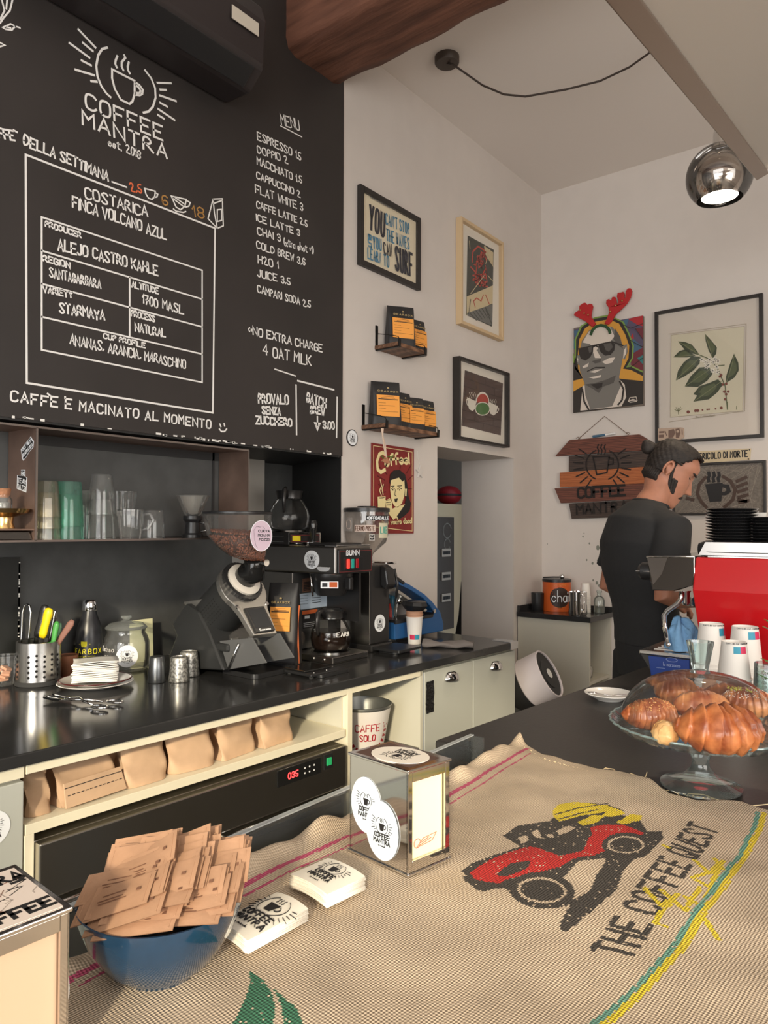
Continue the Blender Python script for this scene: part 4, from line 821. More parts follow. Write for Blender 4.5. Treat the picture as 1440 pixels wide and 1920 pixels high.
# left cabinet with grey door
t = cb_('base_cabinet', 'pale grey door cabinet under the left end of the black worktop', 0, 0)
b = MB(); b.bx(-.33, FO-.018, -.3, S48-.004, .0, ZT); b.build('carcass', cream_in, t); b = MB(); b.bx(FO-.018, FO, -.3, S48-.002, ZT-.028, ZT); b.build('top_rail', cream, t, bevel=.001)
b = MB(); b.bx(FO-.018, FO, -.3, S48-.003, .09, ZT-.036); b.build('door', grey_door, t, bevel=.002)
sticker(t, 'door_sticker', PFv(-16, 1555, FO+.0005), UY, UZ, UX, .040, .040, 'round white logo sticker')
# open cream shelf unit over the fridge
t = cb_('shelf_cabinet', 'cream shelf cabinet with paper bags above the steel fridge', 0, 0)
zr = PF(300, 1400, FO)[1]; zs1 = PF(300, 1240+(650-430*.0)/2.1176*0+1, FO)[1]
zsT = sum(PF(*crop([p], 0, 1240, 2.1176)[0], FO)[1] for p in [(103, 650), (1368, 272)])/2; zsB = sum(PF(*crop([p], 0, 1240, 2.1176)[0], FO)[1] for p in [(103, 690), (1368, 302)])/2
zrB = sum(PF(*crop([p], 0, 1240, 2.1176)[0], FO)[1] for p in [(103, 447), (1368, 137)])/2
b = MB(); b.bx(FO-.02, FO, S48+.002, S652, zrB, ZT); b.build('top_rail', cream, t, bevel=.001)
b = MB(); b.bx(-.33, FO, S48+.002, S652-.012, zsB, zsT); b.build('shelf', cream, t, bevel=.001)
b = MB(); b.bx(-.33, FO, S652, S660, 0, ZT); b.build('side_post', cream, t, bevel=.001); b = MB(); b.bx(-.33, FO, S48, S48+.022, 0, zsB); b.build('side_post', cream, t, bevel=.001)
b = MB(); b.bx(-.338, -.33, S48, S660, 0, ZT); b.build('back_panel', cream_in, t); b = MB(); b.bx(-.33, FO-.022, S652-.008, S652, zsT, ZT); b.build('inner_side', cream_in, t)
sh_unit = t
# fridge
fz1 = PF(300, 1240+(690-60)/2.1176*0+1240*0+1, .0)[1]
f0, fzt = PF(70, 1575, .0); f1 = PF(647, 1400, .0)[0]; fzt = PF(620, 1404, .0)[1]
t = counter_thing('undercounter_fridge', 'dark stainless undercounter fridge with red digital display', 'fridge')
fs = mat('fridge_steel', (.50, .48, .44), .28, 1); FF = .012
b = MB(); b.bx(-.32, FF-.03, f0, f1-.006, .05, fzt); b.build('body', fs, t, bevel=.003)
b = MB(); b.bx(FF-.03, FF, f0, f1-.006, fzt-.135, fzt); b.build('control_fascia', fs, t, bevel=.004)
p = PFv(545, 1450, FF); b = MB(); sA, zA = PF(519, 1455, FF); sB, zB_ = PF(601, 1440, FF)
zc_ = (zA+zB_)/2; b.bx(FF, FF+.004, sA, sB, zc_-.025, zc_+.025); b.build('display_panel', black_gloss, t, bevel=.002)
led = mat('red_led', (1, .03, .03), .5, emit=5); s0_ = PF(539, 1450, FF)[0]
b = MB(); b.ribbon(place(text('035', .040, .018, 1.4), s0_, zc_-.009), (FF+.004, 0, 0), UY, UZ, UX, .003, .0004); b.build('display_digits', led, t)
b = MB(); s2_ = PF(570, 1445, FF)[0]
for k in range(3):
    for j in range(2): b.disc((FF+.004, s2_+.02*k, zc_-.008+.016*j), UY, UZ, UX, .003, .003, .0004, seg=10)
b.build('display_buttons', MATS['sticker_white'], t)
sg_, zg_ = PF(615, 1427, FF); b = MB(); b.bx(FF, FF+.003, sg_-.02, sg_+.02, zg_-.024, zg_+.024); b.build('switch_plate', black_pl, t, bevel=.001); b = MB(); b.bx(FF+.003, FF+.008, sg_-.010, sg_+.010, zg_-.012, zg_+.012); b.build('green_switch', mat('green_lamp', (.02, .30, .10), .3, emit=.4), t, bevel=.001)
sm = PF(420, 1545, FF)[0]; zd = fzt-.148
for sa_, sb_ in ((f0+.02, sm-.008), (sm+.008, f1-.014)):
    b = MB(); b.bx(FF-.03, FF, sa_, sb_, .10, zd); d_ = b.build('door', fs, t, bevel=.006)
    r_ = .03; pts = [(FF+.006, sa_+.004, .12), (FF+.006, sa_+.004, zd-r_)]+[(FF+.006, sa_+.004+r_-r_*math.cos(q), zd-r_+r_*math.sin(q)) for q in (.4, .8, 1.2, PI/2)]+[(FF+.006, sb_-.004, zd)]
    b = MB(); b.tube(pts, .007, 8); b.build('door_trim', chrome, d_, smooth=True); b = MB(); b.bx(FF, FF+.004, sa_+.045, sb_-.02, zd-.035, zd-.02); b.build('grip_groove', black_pl, d_)
# open bay with bucket
t = cb_('open_cabinet', 'open pale cabinet bay holding a metal bucket', 0, 0)
zbT = PF(720, 1285, FO)[1]
b = MB(); b.bx(FO-.02, FO, S660+.001, S793-.004, zbT-.0, ZT); b.build('top_rail', cream, t, bevel=.001)
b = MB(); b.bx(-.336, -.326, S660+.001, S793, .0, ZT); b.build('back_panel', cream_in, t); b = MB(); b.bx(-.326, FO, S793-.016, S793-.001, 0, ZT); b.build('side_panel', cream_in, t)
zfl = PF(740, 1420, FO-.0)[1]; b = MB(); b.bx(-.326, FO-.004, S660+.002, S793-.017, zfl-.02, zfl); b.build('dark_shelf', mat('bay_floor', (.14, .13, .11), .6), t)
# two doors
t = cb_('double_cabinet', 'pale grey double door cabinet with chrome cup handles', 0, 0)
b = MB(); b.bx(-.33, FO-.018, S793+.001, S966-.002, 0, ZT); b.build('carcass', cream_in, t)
zdt = ZT-.012
for i, (sa_, sb_, hp) in enumerate([(S793+.012, S887-.003, (845, 1266)), (S887+.003, S966-.003, (928, 1246))]):
    b = MB(); b.bx(FO-.017, FO, sa_, sb_, .08, zdt); d_ = b.build('door', grey_door, t, bevel=.002)
    c = PFv(*hp, FO); b = MB(); vs = []
    def cupf(u, v):
        a = PI*u; q = v*PI/2; return (FO+.026*math.sin(a)*math.sin(q)+.001, c.y-.043*math.cos(a)*(.35+.65*math.sin(q)), c.z+.016-.034*(1-math.cos(q)))
    b.grid(cupf, 20, 10); b.build('handle', chrome, d_, smooth=True, solid=.003)
b = MB(); b.bx(FO-.018, FO-.001, S793+.001, S793+.011, .08, zdt); b.build('door_stile', mat('stile_grey', rgb(178, 182, 184), .4), t)
b = MB(); c0, c1 = PFv(805, 1277, FO), PFv(805, 1336, FO); rn = random.Random(2); b.grid(lambda u, v: (FO+.002+.003*rn.random(), c0.y-.024+.048*v+rn.uniform(-.002, .002), c0.z+(c1.z-c0.z)*u), 14, 6); b.build('black_tape', mat('crumpled_tape', (.012, .012, .013), .3, bump=1, scale=70, dist=.01), t, solid=.002)
# bucket
c0 = PZ(684, 1411, zfl); cb2 = Vector((.14, c0.y, zfl+.001)); s_, z_ = PF(684, 1318, -.14)
c0 = WO+WE*s_+WNn*(-.15); bz = zfl+.001
bk_ = thing('metal_bucket', 'white metal bucket with red sunburst print in the open bay', 'bucket', (c0.x, c0.y, bz)); hb = z_-bz
b = MB(); b.lathe([(0, 0), (.072, 0), (.074, .004), (.106, hb-.006), (.109, hb-.006), (.109, hb), (.104, hb), (.071, .006), (0, .006)], 40, mi=0); b.build('pail', [mat('galvanised', (.36, .37, .35), .35, .8, var=.3, scale=12)], bk_, smooth=40)
b = MB(); b.lathe([(.0755, .008), (.1065, hb-.012)], 40, close=False); b.build('white_wrap', mat('bucket_white', (.74, .70, .66), .4), bk_, smooth=True)
pr = mat('bucket_red', rgb(165, 25, 45), .4)
def onpail(u, v):           # u arc length in m from front direction, v height
    r = .0765+(.1075-.0765)*(v/hb); a = math.atan2(-.62, .785)+u/.09; return (r*math.cos(a), r*math.sin(a), v)
b = MB()
for k in range(26):
    a = 2*PI*k/26; q = []
    for rr, w in ((.070, .09), (.092, .03)): q += [(rr*math.cos(a-w), rr*math.sin(a-w)), (rr*math.cos(a+w), rr*math.sin(a+w))]
    pts = [onpail(x, hb*.5+y) for x, y in q]
    if all(.01 < hb*.5+y < hb-.014 for x, y in q): b.add(pts, [(0, 1, 3, 2)])
b.build('sunburst_print', pr, bk_)
b = MB()
for st in place(text('CAFFE', .09, .026), -.045, hb*.5+.005)+place(text('SOLO', .06, .022), -.03, hb*.5-.03): b.tube([onpail(*p) for p in st], .0022, 4)
b.build('printed_words', pr, bk_)
# kraft bags on the cream shelf
def kraft_bag(lab, px0, px1, pyb, dep, h, seed, tilt=0, lay=0):
    s0, _ = PF(px0, pyb, -.03); s1, _ = PF(px1, pyb, -.03); w = (s1-s0)*.95; rn = random.Random(seed); ph = rn.uniform(0, 6)
    def f(u, v):
        a = 2*PI*u; c, s = math.cos(a), math.sin(a); e = .35
        x = math.copysign(abs(c)**e, c)*dep/2*(1-.55*v**1.6); y = math.copysign(abs(s)**e, s)*w/2*(1+.03*math.sin(5*v+ph))
        y -= math.copysign(1, s)*(.02*math.sin(PI*min(1, v*1.1)) if abs(s) > .7 and abs(c) < .5 else 0)
        x += .006*math.sin(9*v+3*a+ph)+lay*v; return (x, y+tilt*v, h*v*(1+.03*math.sin(3*a+ph)))
    p = WO+WE*((s0+s1)/2)+WNn*(-.045-dep/2)
    t = thing('kraft_bag', lab, 'paper bag', (p.x, p.y, zsT+.001), -WA+rn.uniform(-.12, .12), 'kraft paper bags on the cream shelf')
    b = MB(); b.grid(f, 36, 12, cu=True); b.f += [tuple(i*12 for i in range(36))[::-1], tuple(i*12+11 for i in range(36))]; b.m += [0, 0]; b.build('paper_sack', kraft, t, smooth=35)
    b = MB(); top = [f(.25, 1), f(.75, 1)]; zf = h*1.0; b.bx(-dep*.24+lay, dep*.24+lay, -w*.46+tilt, w*.46+tilt, zf-.012, zf+.004); b.build('rolled_top', kraft, t, bevel=.002)
    return t
hh = zrB-zsT
kb = kraft_bag('crumpled kraft bag at the left end of the cream shelf', 53, 104, 1503, .10, hh*.85, 1)
kb = kraft_bag('large kraft bag lying with perforated flap forward on the cream shelf', 112, 238, 1500, .12, hh*.90, 2, 0, -.03)
b = MB(); s0, z0 = PF(136, 1500, -.02); w_ = .17
b.prism([(-.085, 0), (.085, 0), (.08, .058), (-.08, .058)], (.072, 0, .004), UY, Vector((-.35, 0, .94)), (.004, 0, .002)); fl_ = b.build('folded_flap', kraft, kb, bevel=.001)
b = MB(); b.ribbon([[(-.075+.012*k, .028), (-.069+.012*k, .028)] for k in range(13)]+[[(-.08, .046), (.08, .046)]], (.0768, 0, .006), UY, Vector((-.35, 0, .94)), Vector((.94, 0, .35)), .0018, .0005); b.build('perforation', MATS['ink'], kb)
kraft_bag('upright kraft bag third from the left on the cream shelf', 236, 326, 1462, .12, hh*.97, 3, .005)
kraft_bag('upright kraft bag fourth from the left on the cream shelf', 328, 416, 1438, .12, hh*1.02, 4, -.004)
kraft_bag('upright kraft bag second from the right on the cream shelf', 417, 491, 1412, .12, hh*1.05, 5)
kraft_bag('tall kraft bag at the right end of the cream shelf', 496, 561, 1392, .12, hh*1.06, 6)
# ------------------------------------------------------------------ small things on the black worktop
EPS = .0008
def onw(px_, py_): p = PZ(px_, py_, ZW); p.z = ZW+EPS; return p
FACE = math.atan2(-.785, .62)                   # turns local +X towards the customers' side
def pxm(px_len, p): return px_len*(Vector(p)-CAM).dot(CF)/FPX     # pixels -> metres at a place
# perforated steel utensil holder
c = onw(72, 1281); R_ = pxm(39, c); H_ = pxm(80, c)
t = thing('utensil_holder', 'perforated steel utensil holder with a black foot ring', 'holder', c, FACE)
b = MB(); b.lathe([(R_*.97, .012), (R_, .014), (R_, H_-.002), (R_-.003, H_), (R_-.005, H_-.002), (R_-.005, .016)], 48, close=False); b.build('steel_cylinder', steel, t, smooth=35)
b = MB(); b.lathe([(0, 0), (R_*1.04, 0), (R_*1.04, .014), (0, .014)], 40); b.build('foot_ring', rubber, t, smooth=35)
b = MB()
for col_ in range(18):
    for row in range(5):
        a = col_*2*PI/18+(.35 if False else 0); z = .03+row*.0165+.004*(col_ % 2)
        if col_ % 6 == 5: continue
        o = Vector((R_*1.001*math.cos(a), R_*1.001*math.sin(a), z)); n_ = Vector((math.cos(a), math.sin(a), 0)); b.disc(o, Vector((-n_.y, n_.x, 0)), UZ, n_, .0042, .0042, .0006, seg=12)
b.build('drilled_holes', mat('hole_black', (.004, .004, .004), .9), t)
zt = c.z+H_
def tool(name, lab, cat, px0, py0, px1, py1, dx=0): a = PA(px0, py0, (c-CAM).dot(CF)+dx); return thing(name, lab, cat, a), PA(px1, py1, (c-CAM).dot(CF)+dx)-a
def keep(o, v):                                  # lower end inside the holder
    return Vector(v)
t, d = tool('kitchen_tongs', 'steel loop tongs standing at the left in the utensil holder', 'tongs', 46, 1215, 51, 1133); b = MB(); s_ = Vector((.785, .62, 0)); b.tube([-d*.5-s_*.008, d*.1-s_*.012, d*.8-s_*.014, d*.97-s_*.008, d, d*.97+s_*.008, d*.8+s_*.014, d*.1+s_*.012, -d*.5+s_*.008], .0035, 8); b.build('steel_loop', chrome, t, smooth=True)
def knife(name, lab, px0, py0, px1, py1, m, dx=0, w=.014):
    t, d = tool(name, lab, 'knife', px0, py0, px1, py1, dx); b = MB(); b.tube([d*.25, d*.35, d*.6, d*.85, d*.97, d], [w*.75, w, w*.92, w*1.1, w*.9, w*.3], 10, flat=.55, up=(.62, -.785, 0)); b.build('handle', m, t, smooth=True)
    b = MB(); n_ = d.normalized(); s_ = Vector((.785, .62, 0)); b.prism([(-.009, -.06), (.009, -.06), (.010, d.length*.3), (-.008, d.length*.3)], (0, 0, 0), s_, n_, (.0012, -.0012, 0)); b.build('blade', chrome, t)
knife('kitchen_knife', 'black handled knife behind the yellow one in the utensil holder', 64, 1215, 86, 1134, black_pl, .02)
knife('kitchen_knife', 'yellow handled knife in the utensil holder', 74, 1214, 93, 1140, mat('yellow_plastic', rgb(228, 200, 20), .4), -.012)
def stick(name, lab, cat, px0, py0, px1, py1, m, dx, w, flat=.6, part='handle', m2=None):
    t, d = tool(name, lab, cat, px0, py0, px1, py1, dx); b = MB(); b.tube([-d*.4, d*.3, d*.85, d], [w*.8, w*.8, w, w*.5], 10, flat=flat, up=(.62, -.785, 0)); b.build(part, m, t, smooth=True)
    if m2: b = MB(); b.tube([d*.86, d*1.04], [w*1.15, w*.9], 10); b.build('end_cap', m2, t, smooth=40)
stick('sharpening_rod', 'dark metal rod with a steel end cap in the utensil holder', 'tool', 90, 1215, 104, 1148, dark_steel, 0, .007, 1, m2=chrome)
stick('peeler', 'green handled peeler in the utensil holder', 'tool', 98, 1214, 107, 1165, mat('green_plastic', rgb(70, 150, 70), .4), -.015, .010)
stick('spoon', 'pale green and steel spoon handle leaning in the utensil holder', 'spoon', 103, 1214, 113, 1168, mat('pale_green_plastic', rgb(120, 170, 130), .3), .01, .008)
stick('spatula', 'brown wooden spatula leaning to the right in the utensil holder', 'spatula', 108, 1206, 137, 1163, mat('brown_wood', rgb(130, 90, 78), .6), .0, .012, .3)
# glass of wooden stirrers at the edge, brown cup behind
c = onw(9, 1285); t = thing('stirrer_glass', 'clear glass with folded pale wood pieces at the left worktop edge', 'glass', c); r_ = pxm(21, c)
b = MB(); b.lathe(tumbler(r_*.72, r_, pxm(56, c)), 32); b.build('glass_body', clear, t, smooth=40)
b = MB(); wd = mat('pale_stirrer_wood', rgb(205, 150, 120), .7)
for k in range(5): b.box((.004*(k-2), .003*(k % 3-1), .02+.009*k), (.026, .026, .008), rot=(.1*k, .2, .5*k))
b.build('wood_pieces', wd, t, bevel=.001)
c = onw(127, 1268); lathe_thing('paper_cup', 'brown paper cup beside the steel utensil holder', 'cup', tumbler(pxm(15, c), pxm(19, c), pxm(40, c), .001, .003), mat('brown_cup', rgb(150, 98, 70), .6), c)
# black insulated bottle
c = onw(167, 1260); k = pxm(1, c); t = thing('insulated_bottle', 'matte black insulated bottle with steel cap and yellow print', 'bottle', c, FACE)
b = MB(); b.lathe([(0, 0), (23*k, 0), (24*k, 2*k), (24*k, 64*k), (22*k, 82*k), (17*k, 97*k), (13.5*k, 107*k), (12*k, 115*k), (0, 115*k)], 40); b.build('body', mat('bottle_black', (.018, .019, .023), .35), t, smooth=50)
b = MB(); b.lathe([(0, 115*k), (13*k, 115*k), (13.5*k, 117*k), (13*k, 131*k), (11*k, 135*k), (0, 136*k)], 32); b.build('steel_cap', chrome, t, smooth=50)
yel = mat('yellow_print', rgb(215, 205, 30), .5)
def curved(b, strokes, r, z0, wd, mi=0):                      # print wrapped round a cylinder facing local +X
    for st in strokes:
        P = []
        for i in range(len(st)-1):
            n_ = max(1, int(abs(st[i+1][0]-st[i][0])/(r*.15)))
            P += [(st[i][0]+(st[i+1][0]-st[i][0])*j/n_, st[i][1]+(st[i+1][1]-st[i][1])*j/n_) for j in range(n_)]
        P.append(st[-1]); b.tube([(r*math.cos(x/r), r*math.sin(x/r), z0+y) for x, y in P], wd/2, 4, mi)
b = MB(); rr = 24.1*k; curved(b, place(text('GEARBOX', 66*k, 9*k, 2.2), -33*k, 0), rr, 37*k, .0028); curved(b, place(text('COFFEE ROASTERS', 40*k, 3*k, 2), -20*k, 0), rr, 30*k, .0009)
for q in range(14): curved(b, [[(-5.5*k+q*.8*k*.98, 50*k+(3*k if q in (0, 13) else (1*k if q in (1, 12) else 0))), (-5.5*k+q*.8*k*.98, 60*k)]], rr, 0, .0022)
curved(b, [[(-11*k, 55*k), (-8.5*k, 55*k)], [(8.5*k, 55*k), (11*k, 55*k)]], rr, 0, .001); b.build('yellow_print', yel, t)
# glass jar with lid, sticker and a note behind
c = onw(236, 1254); k = pxm(1, c); t = thing('cookie_jar', 'lidded glass jar with white round logo sticker', 'jar', c, FACE)
b = MB(); b.lathe([(0, 0), (38*k, 0), (41*k, 3*k), (42.5*k, 20*k), (42*k, 50*k), (38*k, 62*k), (34*k, 68*k), (35*k, 75*k), (33*k, 75*k), (32*k, 68*k), (36*k, 61*k), (40*k, 50*k), (40.5*k, 20*k), (38*k, 5*k), (0, 4*k)], 48); b.build('jar_body', clear, t, smooth=50)
b = MB(); b.lathe([(0, 75.5*k), (37*k, 75.5*k), (38*k, 78*k), (30*k, 85*k), (10*k, 89*k), (5*k, 91*k), (10*k, 96*k), (9*k, 99*k), (0, 100*k)], 48); b.build('jar_lid', glass('jar_lid_glass', (.94, .97, .95), 0, fac=.3, haze=.12), t, smooth=50)
qa = .38; sticker(t, 'logo_sticker', Vector((42.8*k*math.cos(qa), 42.8*k*math.sin(qa), 30*k)), (-math.sin(qa), math.cos(qa), 0), UZ, (math.cos(qa), math.sin(qa), 0), 19*k, 20*k)
b = MB(); curved(b, place(text('Dezsa', 30*k, 10*k, jit=.3), -38*k, 0), 42.9*k, 38*k, .0014); curved(b, place(text('S20', 18*k, 9*k, jit=.3), -30*k, 0), 42.9*k, 22*k, .0014); b.build('white_writing', MATS['chalk'], t)
p = PX(262, 1200, XN+.03); p.z = ZW+EPS; n_ = tag(MB().box((0, 0, .075), (.0012, .10, .17), rot=(0, -.05, 0)).build('note_card', mat('note_yellow', rgb(225, 222, 180), .8)), 'pale yellow note card standing behind the lidded glass jar', 'note'); n_.location = p+Vector((.02, -.005, 0))
# two plates, napkins and pastry tongs
c = onw(179, 1287); k = pxm(1, c)
def plate(name, lab, r, z, rim=None, grp=None):
    t = thing(name, lab, 'plate', c+Vector((0, 0, z))); b = MB(); b.lathe([(0, 0), (r*.55, 0), (r*.58, .003), (r*.97, .014), (r, .016), (r*.985, .0175), (r*.6, .0055), (0, .004)], 56); b.build('dish', mat('porcelain', (.76, .74, .70), .15, coat=.5), t, smooth=50)
    if rim: b = MB(); b.tube([(r*.985*math.cos(a), r*.985*math.sin(a), .0168) for a in [2*PI*i/56 for i in range(56)]], .0022, 6, closed=True); b.build('rim_line', rim, t, smooth=True)
    return t
plate('saucer', 'lower white plate under the napkins on the worktop', 68*k, 0); plate('saucer', 'upper white plate with dark red rim carrying paper napkins', 65*k, .0085, mat('maroon_glaze', rgb(80, 28, 26), .2))
rn = random.Random(9)
for i in range(12):
    o = tag(MB().grid(lambda u, v: ((u-.5)*.135, (v-.5)*.135+.002*math.sin(3*u), .0016*math.sin(5*v+i)+.0008*i*0+.006*max(0, u-.75)*4*(i/11)), 8, 8).build('paper_napkin', paper_white, solid=.003, smooth=True), 'white folded paper napkin in the pile on the red rimmed plate' if i < 11 else 'topmost white paper napkin on the plate pile', 'napkin', 'napkins on the plate' if i < 11 else None)
    o.location = c+Vector((.002*rn.uniform(-1, 1), .002*rn.uniform(-1, 1), .0275+.0050*i)); o.rotation_euler = (0, 0, -.55+rn.uniform(-.05, .05))
    if i == 11: del_ = None
q0, q1 = onw(96, 1314), onw(240, 1330); d = (q1-q0); d.z = 0; e = d.normalized(); s_ = Vector((-e.y, e.x, 0))
t = thing('pastry_tongs', 'shiny pastry tongs lying at the front of the worktop', 'tongs', q0+Vector((0, 0, .002)))
for sg in (1, -1):
    b = MB(); L = d.length; hk = PX
    b.tube([e*.0+s_*.014*sg+UZ*(.010), e*.05+s_*.012*sg+UZ*.008, e*(L*.35)+s_*.010*sg+UZ*.012, e*(L*.45)-s_*.008*sg+UZ*.010, e*(L*.62)-s_*.020*sg+UZ*.006], [.003, .003, .0035, .004, .003], 8)
    cl = e*(L*.74)-s_*.032*sg+UZ*.006; b.tube([cl+(e*math.cos(a)*.026+s_*math.sin(a)*.014) for a in [2*PI*i/18 for i in range(18)]], .0032, 8, closed=True); b.build('handle_ring', chrome, t, smooth=True)
b = MB()
for j in range(4): b.tube([e*.055+s_*(.010*(j-1.5))+UZ*.008, e*.02+s_*(.011*(j-1.5))+UZ*.006, -e*.012+s_*(.011*(j-1.5))+UZ*.010], .0032, 6)
b.prism([(.05, -.020), (.085, -.012), (.085, .012), (.05, .020)], UZ*.006, e, s_, UZ*.003); b.build('fork_end', chrome, t, smooth=40)
# shaker cups
c = onw(294, 1279); k = pxm(1, c); lathe_thing('metal_cup', 'dark grey upturned metal cup beside the glass jar', 'cup', [(0, 48*k), (12.5*k, 48*k), (14*k, 46*k), (16.5*k, 1*k), (16*k, 0), (0, 0)], mat('dark_grey_metal', (.16, .17, .18), .32, .9), c)
fm = mat('frosted_metal', (.55, .54, .50), .35, .75, var=.6, scale=140, p0=.45, p1=.55)
for (x_, y_, l_) in ((336, 1277, 'front silver mottled metal cup left of the tilted coffee grinder'), (354, 1267, 'rear silver mottled metal cup partly hidden behind the front one')):
    c = onw(x_, y_); k = pxm(1, c); lathe_thing('metal_cup', l_, 'cup', [(0, 44*k), (14*k, 44*k), (14.5*k, 45.5*k), (15.5*k, 44*k), (16*k, 40*k), (19.5*k, 2*k), (19*k, 0), (0, 0)], fm, c)

# ------------------------------------------------------------------ tilted grinder with clear hopper
gc = onw(425, 1262); YG = gc.y+.02; cE = lambda p: (300+p[0]/4.573, 880+p[1]/4.573)
def T(x, y, yy=None): q = PY(*cE((x, y)), YG if yy is None else yy); return Vector((q.x, q.y, q.z))
gr = thing('coffee_grinder', 'black tilted coffee grinder with a big clear hopper of beans', 'coffee grinder', (gc.x, YG, ZW+EPS))
pg = lambda b, n, m, **k: put(b, n, m, gr, **k)
gblack = mat('grinder_black', (.022, .023, .024), .38, bump=.1, scale=400, dist=.0005); gal = mat('cast_aluminium', (.42, .41, .39), .38, .9)
xz = lambda L, yy: [(T(x, y, yy).x, max(T(x, y, yy).z, ZW+EPS)) for x, y in L]
ynear = YG-.095
A0, A1 = T(455, 1290), T(700, 1030); ax = (A1-A0).normalized(); e2 = ax.cross(UY).normalized()      # e2 points up/back or down/front
if e2.z > 0: e2 = -e2
body = [(75, 1705), (75, 1600), (140, 1425), (100, 1330), (225, 1150), (330, 1225), (420, 1400), (545, 1725)]
b = MB(); b.prism(xz(body, ynear), (0, ynear, 0), UX, UZ, (0, .19, 0)); pg(b, 'rear_base', gblack, bevel=.006)
b = MB(); b.prism(xz([(215, 1135), (380, 1108), (330, 1210), (275, 1235)], ynear+.03), (0, ynear+.02, 0), UX, UZ, (0, .15, 0)); pg(b, 'rear_plate', gal, bevel=.004)
RB = .088; b = MB(); L_ = (A1-A0).length; MM = Matrix.Translation(A0) @ ax.to_track_quat('Z', 'Y').to_matrix().to_4x4()
b.lathe([(0, -.055), (RB*.55, -.05), (RB*.85, -.03), (RB, 0), (RB, L_-.012), (0, L_-.012)], 48, M=MM); pg(b, 'motor_barrel', gblack, smooth=50)
vs = MB()
for r_ in range(7):
    for q in range(6):
        an_ = -1.15+.13*q; # vents on the side facing the shop
        pt_ = A0+ax*(L_*.30+.014*r_)+(UY*-math.cos(an_+.55)-e2*math.sin(an_+.55))*RB*1.002; nn = (pt_-A0-ax*(pt_-A0).dot(ax)).normalized()
        vs.disc(pt_, ax, nn.cross(ax), nn, .0035, .002, .0006, seg=8)
pg(vs, 'air_vents', MATS['hole_black'])
# front casting: round collar flowing into a tab that carries the screen
out = [(.097*math.cos(a), .097*math.sin(a)) for a in [math.radians(-62+v) for v in range(62-35, 360-35+62-10+1, 12)]]
out = [(.097*math.cos(math.radians(a)), .097*math.sin(math.radians(a))) for a in range(50, 311, 13)]+[(.10, -.062), (.19, -.050), (.195, .050), (.10, .062)]
b = MB(); b.prism(out, A1-ax*.010, e2, UY, ax*.022); pg(b, 'front_casting', gal, bevel=.006)
b = MB(); sc0 = A1+ax*.0125; b.prism([(.085, -.045), (.185, -.045), (.185, .045), (.085, .045)], sc0, e2, UY, ax*.006); scr = pg(b, 'screen_housing', black_pl, bevel=.003)
b = MB(); b.prism([(.093, -.036), (.168, -.036), (.168, .036), (.093, .036)], sc0+ax*.0062, e2, UY, ax*.0006); pg(b, 'screen', mat('dark_screen', (.03, .032, .035), .12), )
b = MB(); b.ribbon(place(text('Sanremo', .05, .008), -.025, 0), sc0+ax*.0064+e2*.180, UY, -e2, ax, .0016, .0005); pg(b, 'screen_lettering', MATS['sticker_white'])
cA1 = A1-e2*.02; MC = Matrix.Translation(cA1) @ ax.to_track_quat('Z', 'Y').to_matrix().to_4x4()
b = MB(); b.lathe([(.045, .012), (.077, .012), (.077, .028), (.066, .030), (.066, .018), (.045, .018)], 72, M=MC, flute=.012, fn=36); pg(b, 'toothed_ring', black_pl, smooth=30)
b = MB(); b.lathe([(0, .016), (.063, .016), (.063, .036), (.05, .042), (0, .042)], 40, M=MC); pg(b, 'adjusting_collar', mat('pale_collar', (.62, .58, .52), .35), smooth=40)
N0 = T(810, 775); b = MB(); b.tube([cA1+ax*.03, cA1+ax*.06+UZ*.005, T(815, 890), T(812, 820), N0], [.043, .041, .038, .036, .036], 24); pg(b, 'feed_neck', black_gloss, smooth=True)
b = MB(); q = T(905, 800); b.cyl(q+Vector((-.03, 0, 0)), q+Vector((.006, 0, 0)), .012, n=20); pg(b, 'neck_screw', chrome, smooth=40)
for x_, y_ in ((.075, .068), (.075, -.068), (-.083, .02), (-.083, -.03)): b = MB(); b.cyl(A1+e2*x_+UY*y_+ax*.012, A1+e2*x_+UY*y_+ax*.016, .007, n=14); pg(b, 'casting_bolt', chrome, smooth=40)
hd = (N0-CAM).dot(CF)-.03
def hop(y, x0, x1): a, c_ = PA(*cE((x0, y)), hd), PA(*cE((x1, y)), hd); return (a+c_)/2, (a-c_).length/2
HL = [(775, 728, 892), (760, 665, 898), (725, 575, 908), (660, 490, 922), (560, 405, 937), (470, 388, 947), (385, 372, 958)]
def loft(lv, k, n=48, cap=False, top=None):
    b = MB(); rings = [hop(*l) for l in lv]; z0 = rings[0][0].z
    vs = [(c_.x+r*k*math.cos(2*PI*j/n), c_.y+r*k*math.sin(2*PI*j/n), c_.z) for c_, r in rings for j in range(n)]
    fs = [(i*n+j, i*n+(j+1) % n, (i+1)*n+(j+1) % n, (i+1)*n+j) for i in range(len(rings)-1) for j in range(n)]
    fs.append(tuple(range(n))[::-1])
    if cap: fs.append(tuple((len(rings)-1)*n+j for j in range(n)))
    return b.add(vs, fs), rings
b, rings = loft(HL, 1); pg(b, 'hopper', glass('hopper_clear', (.97, .95, .92), 0, fac=.2, haze=.05), smooth=60)
cR, rR = rings[-1]; b = MB(); b.lathe([(0, 0), (rR*.99, 0), (rR*1.015, .001), (rR*1.015, .007), (rR*.97, .009), (0, .009)], 48, c=cR); pg(b, 'hopper_lid', black_pl, smooth=40)
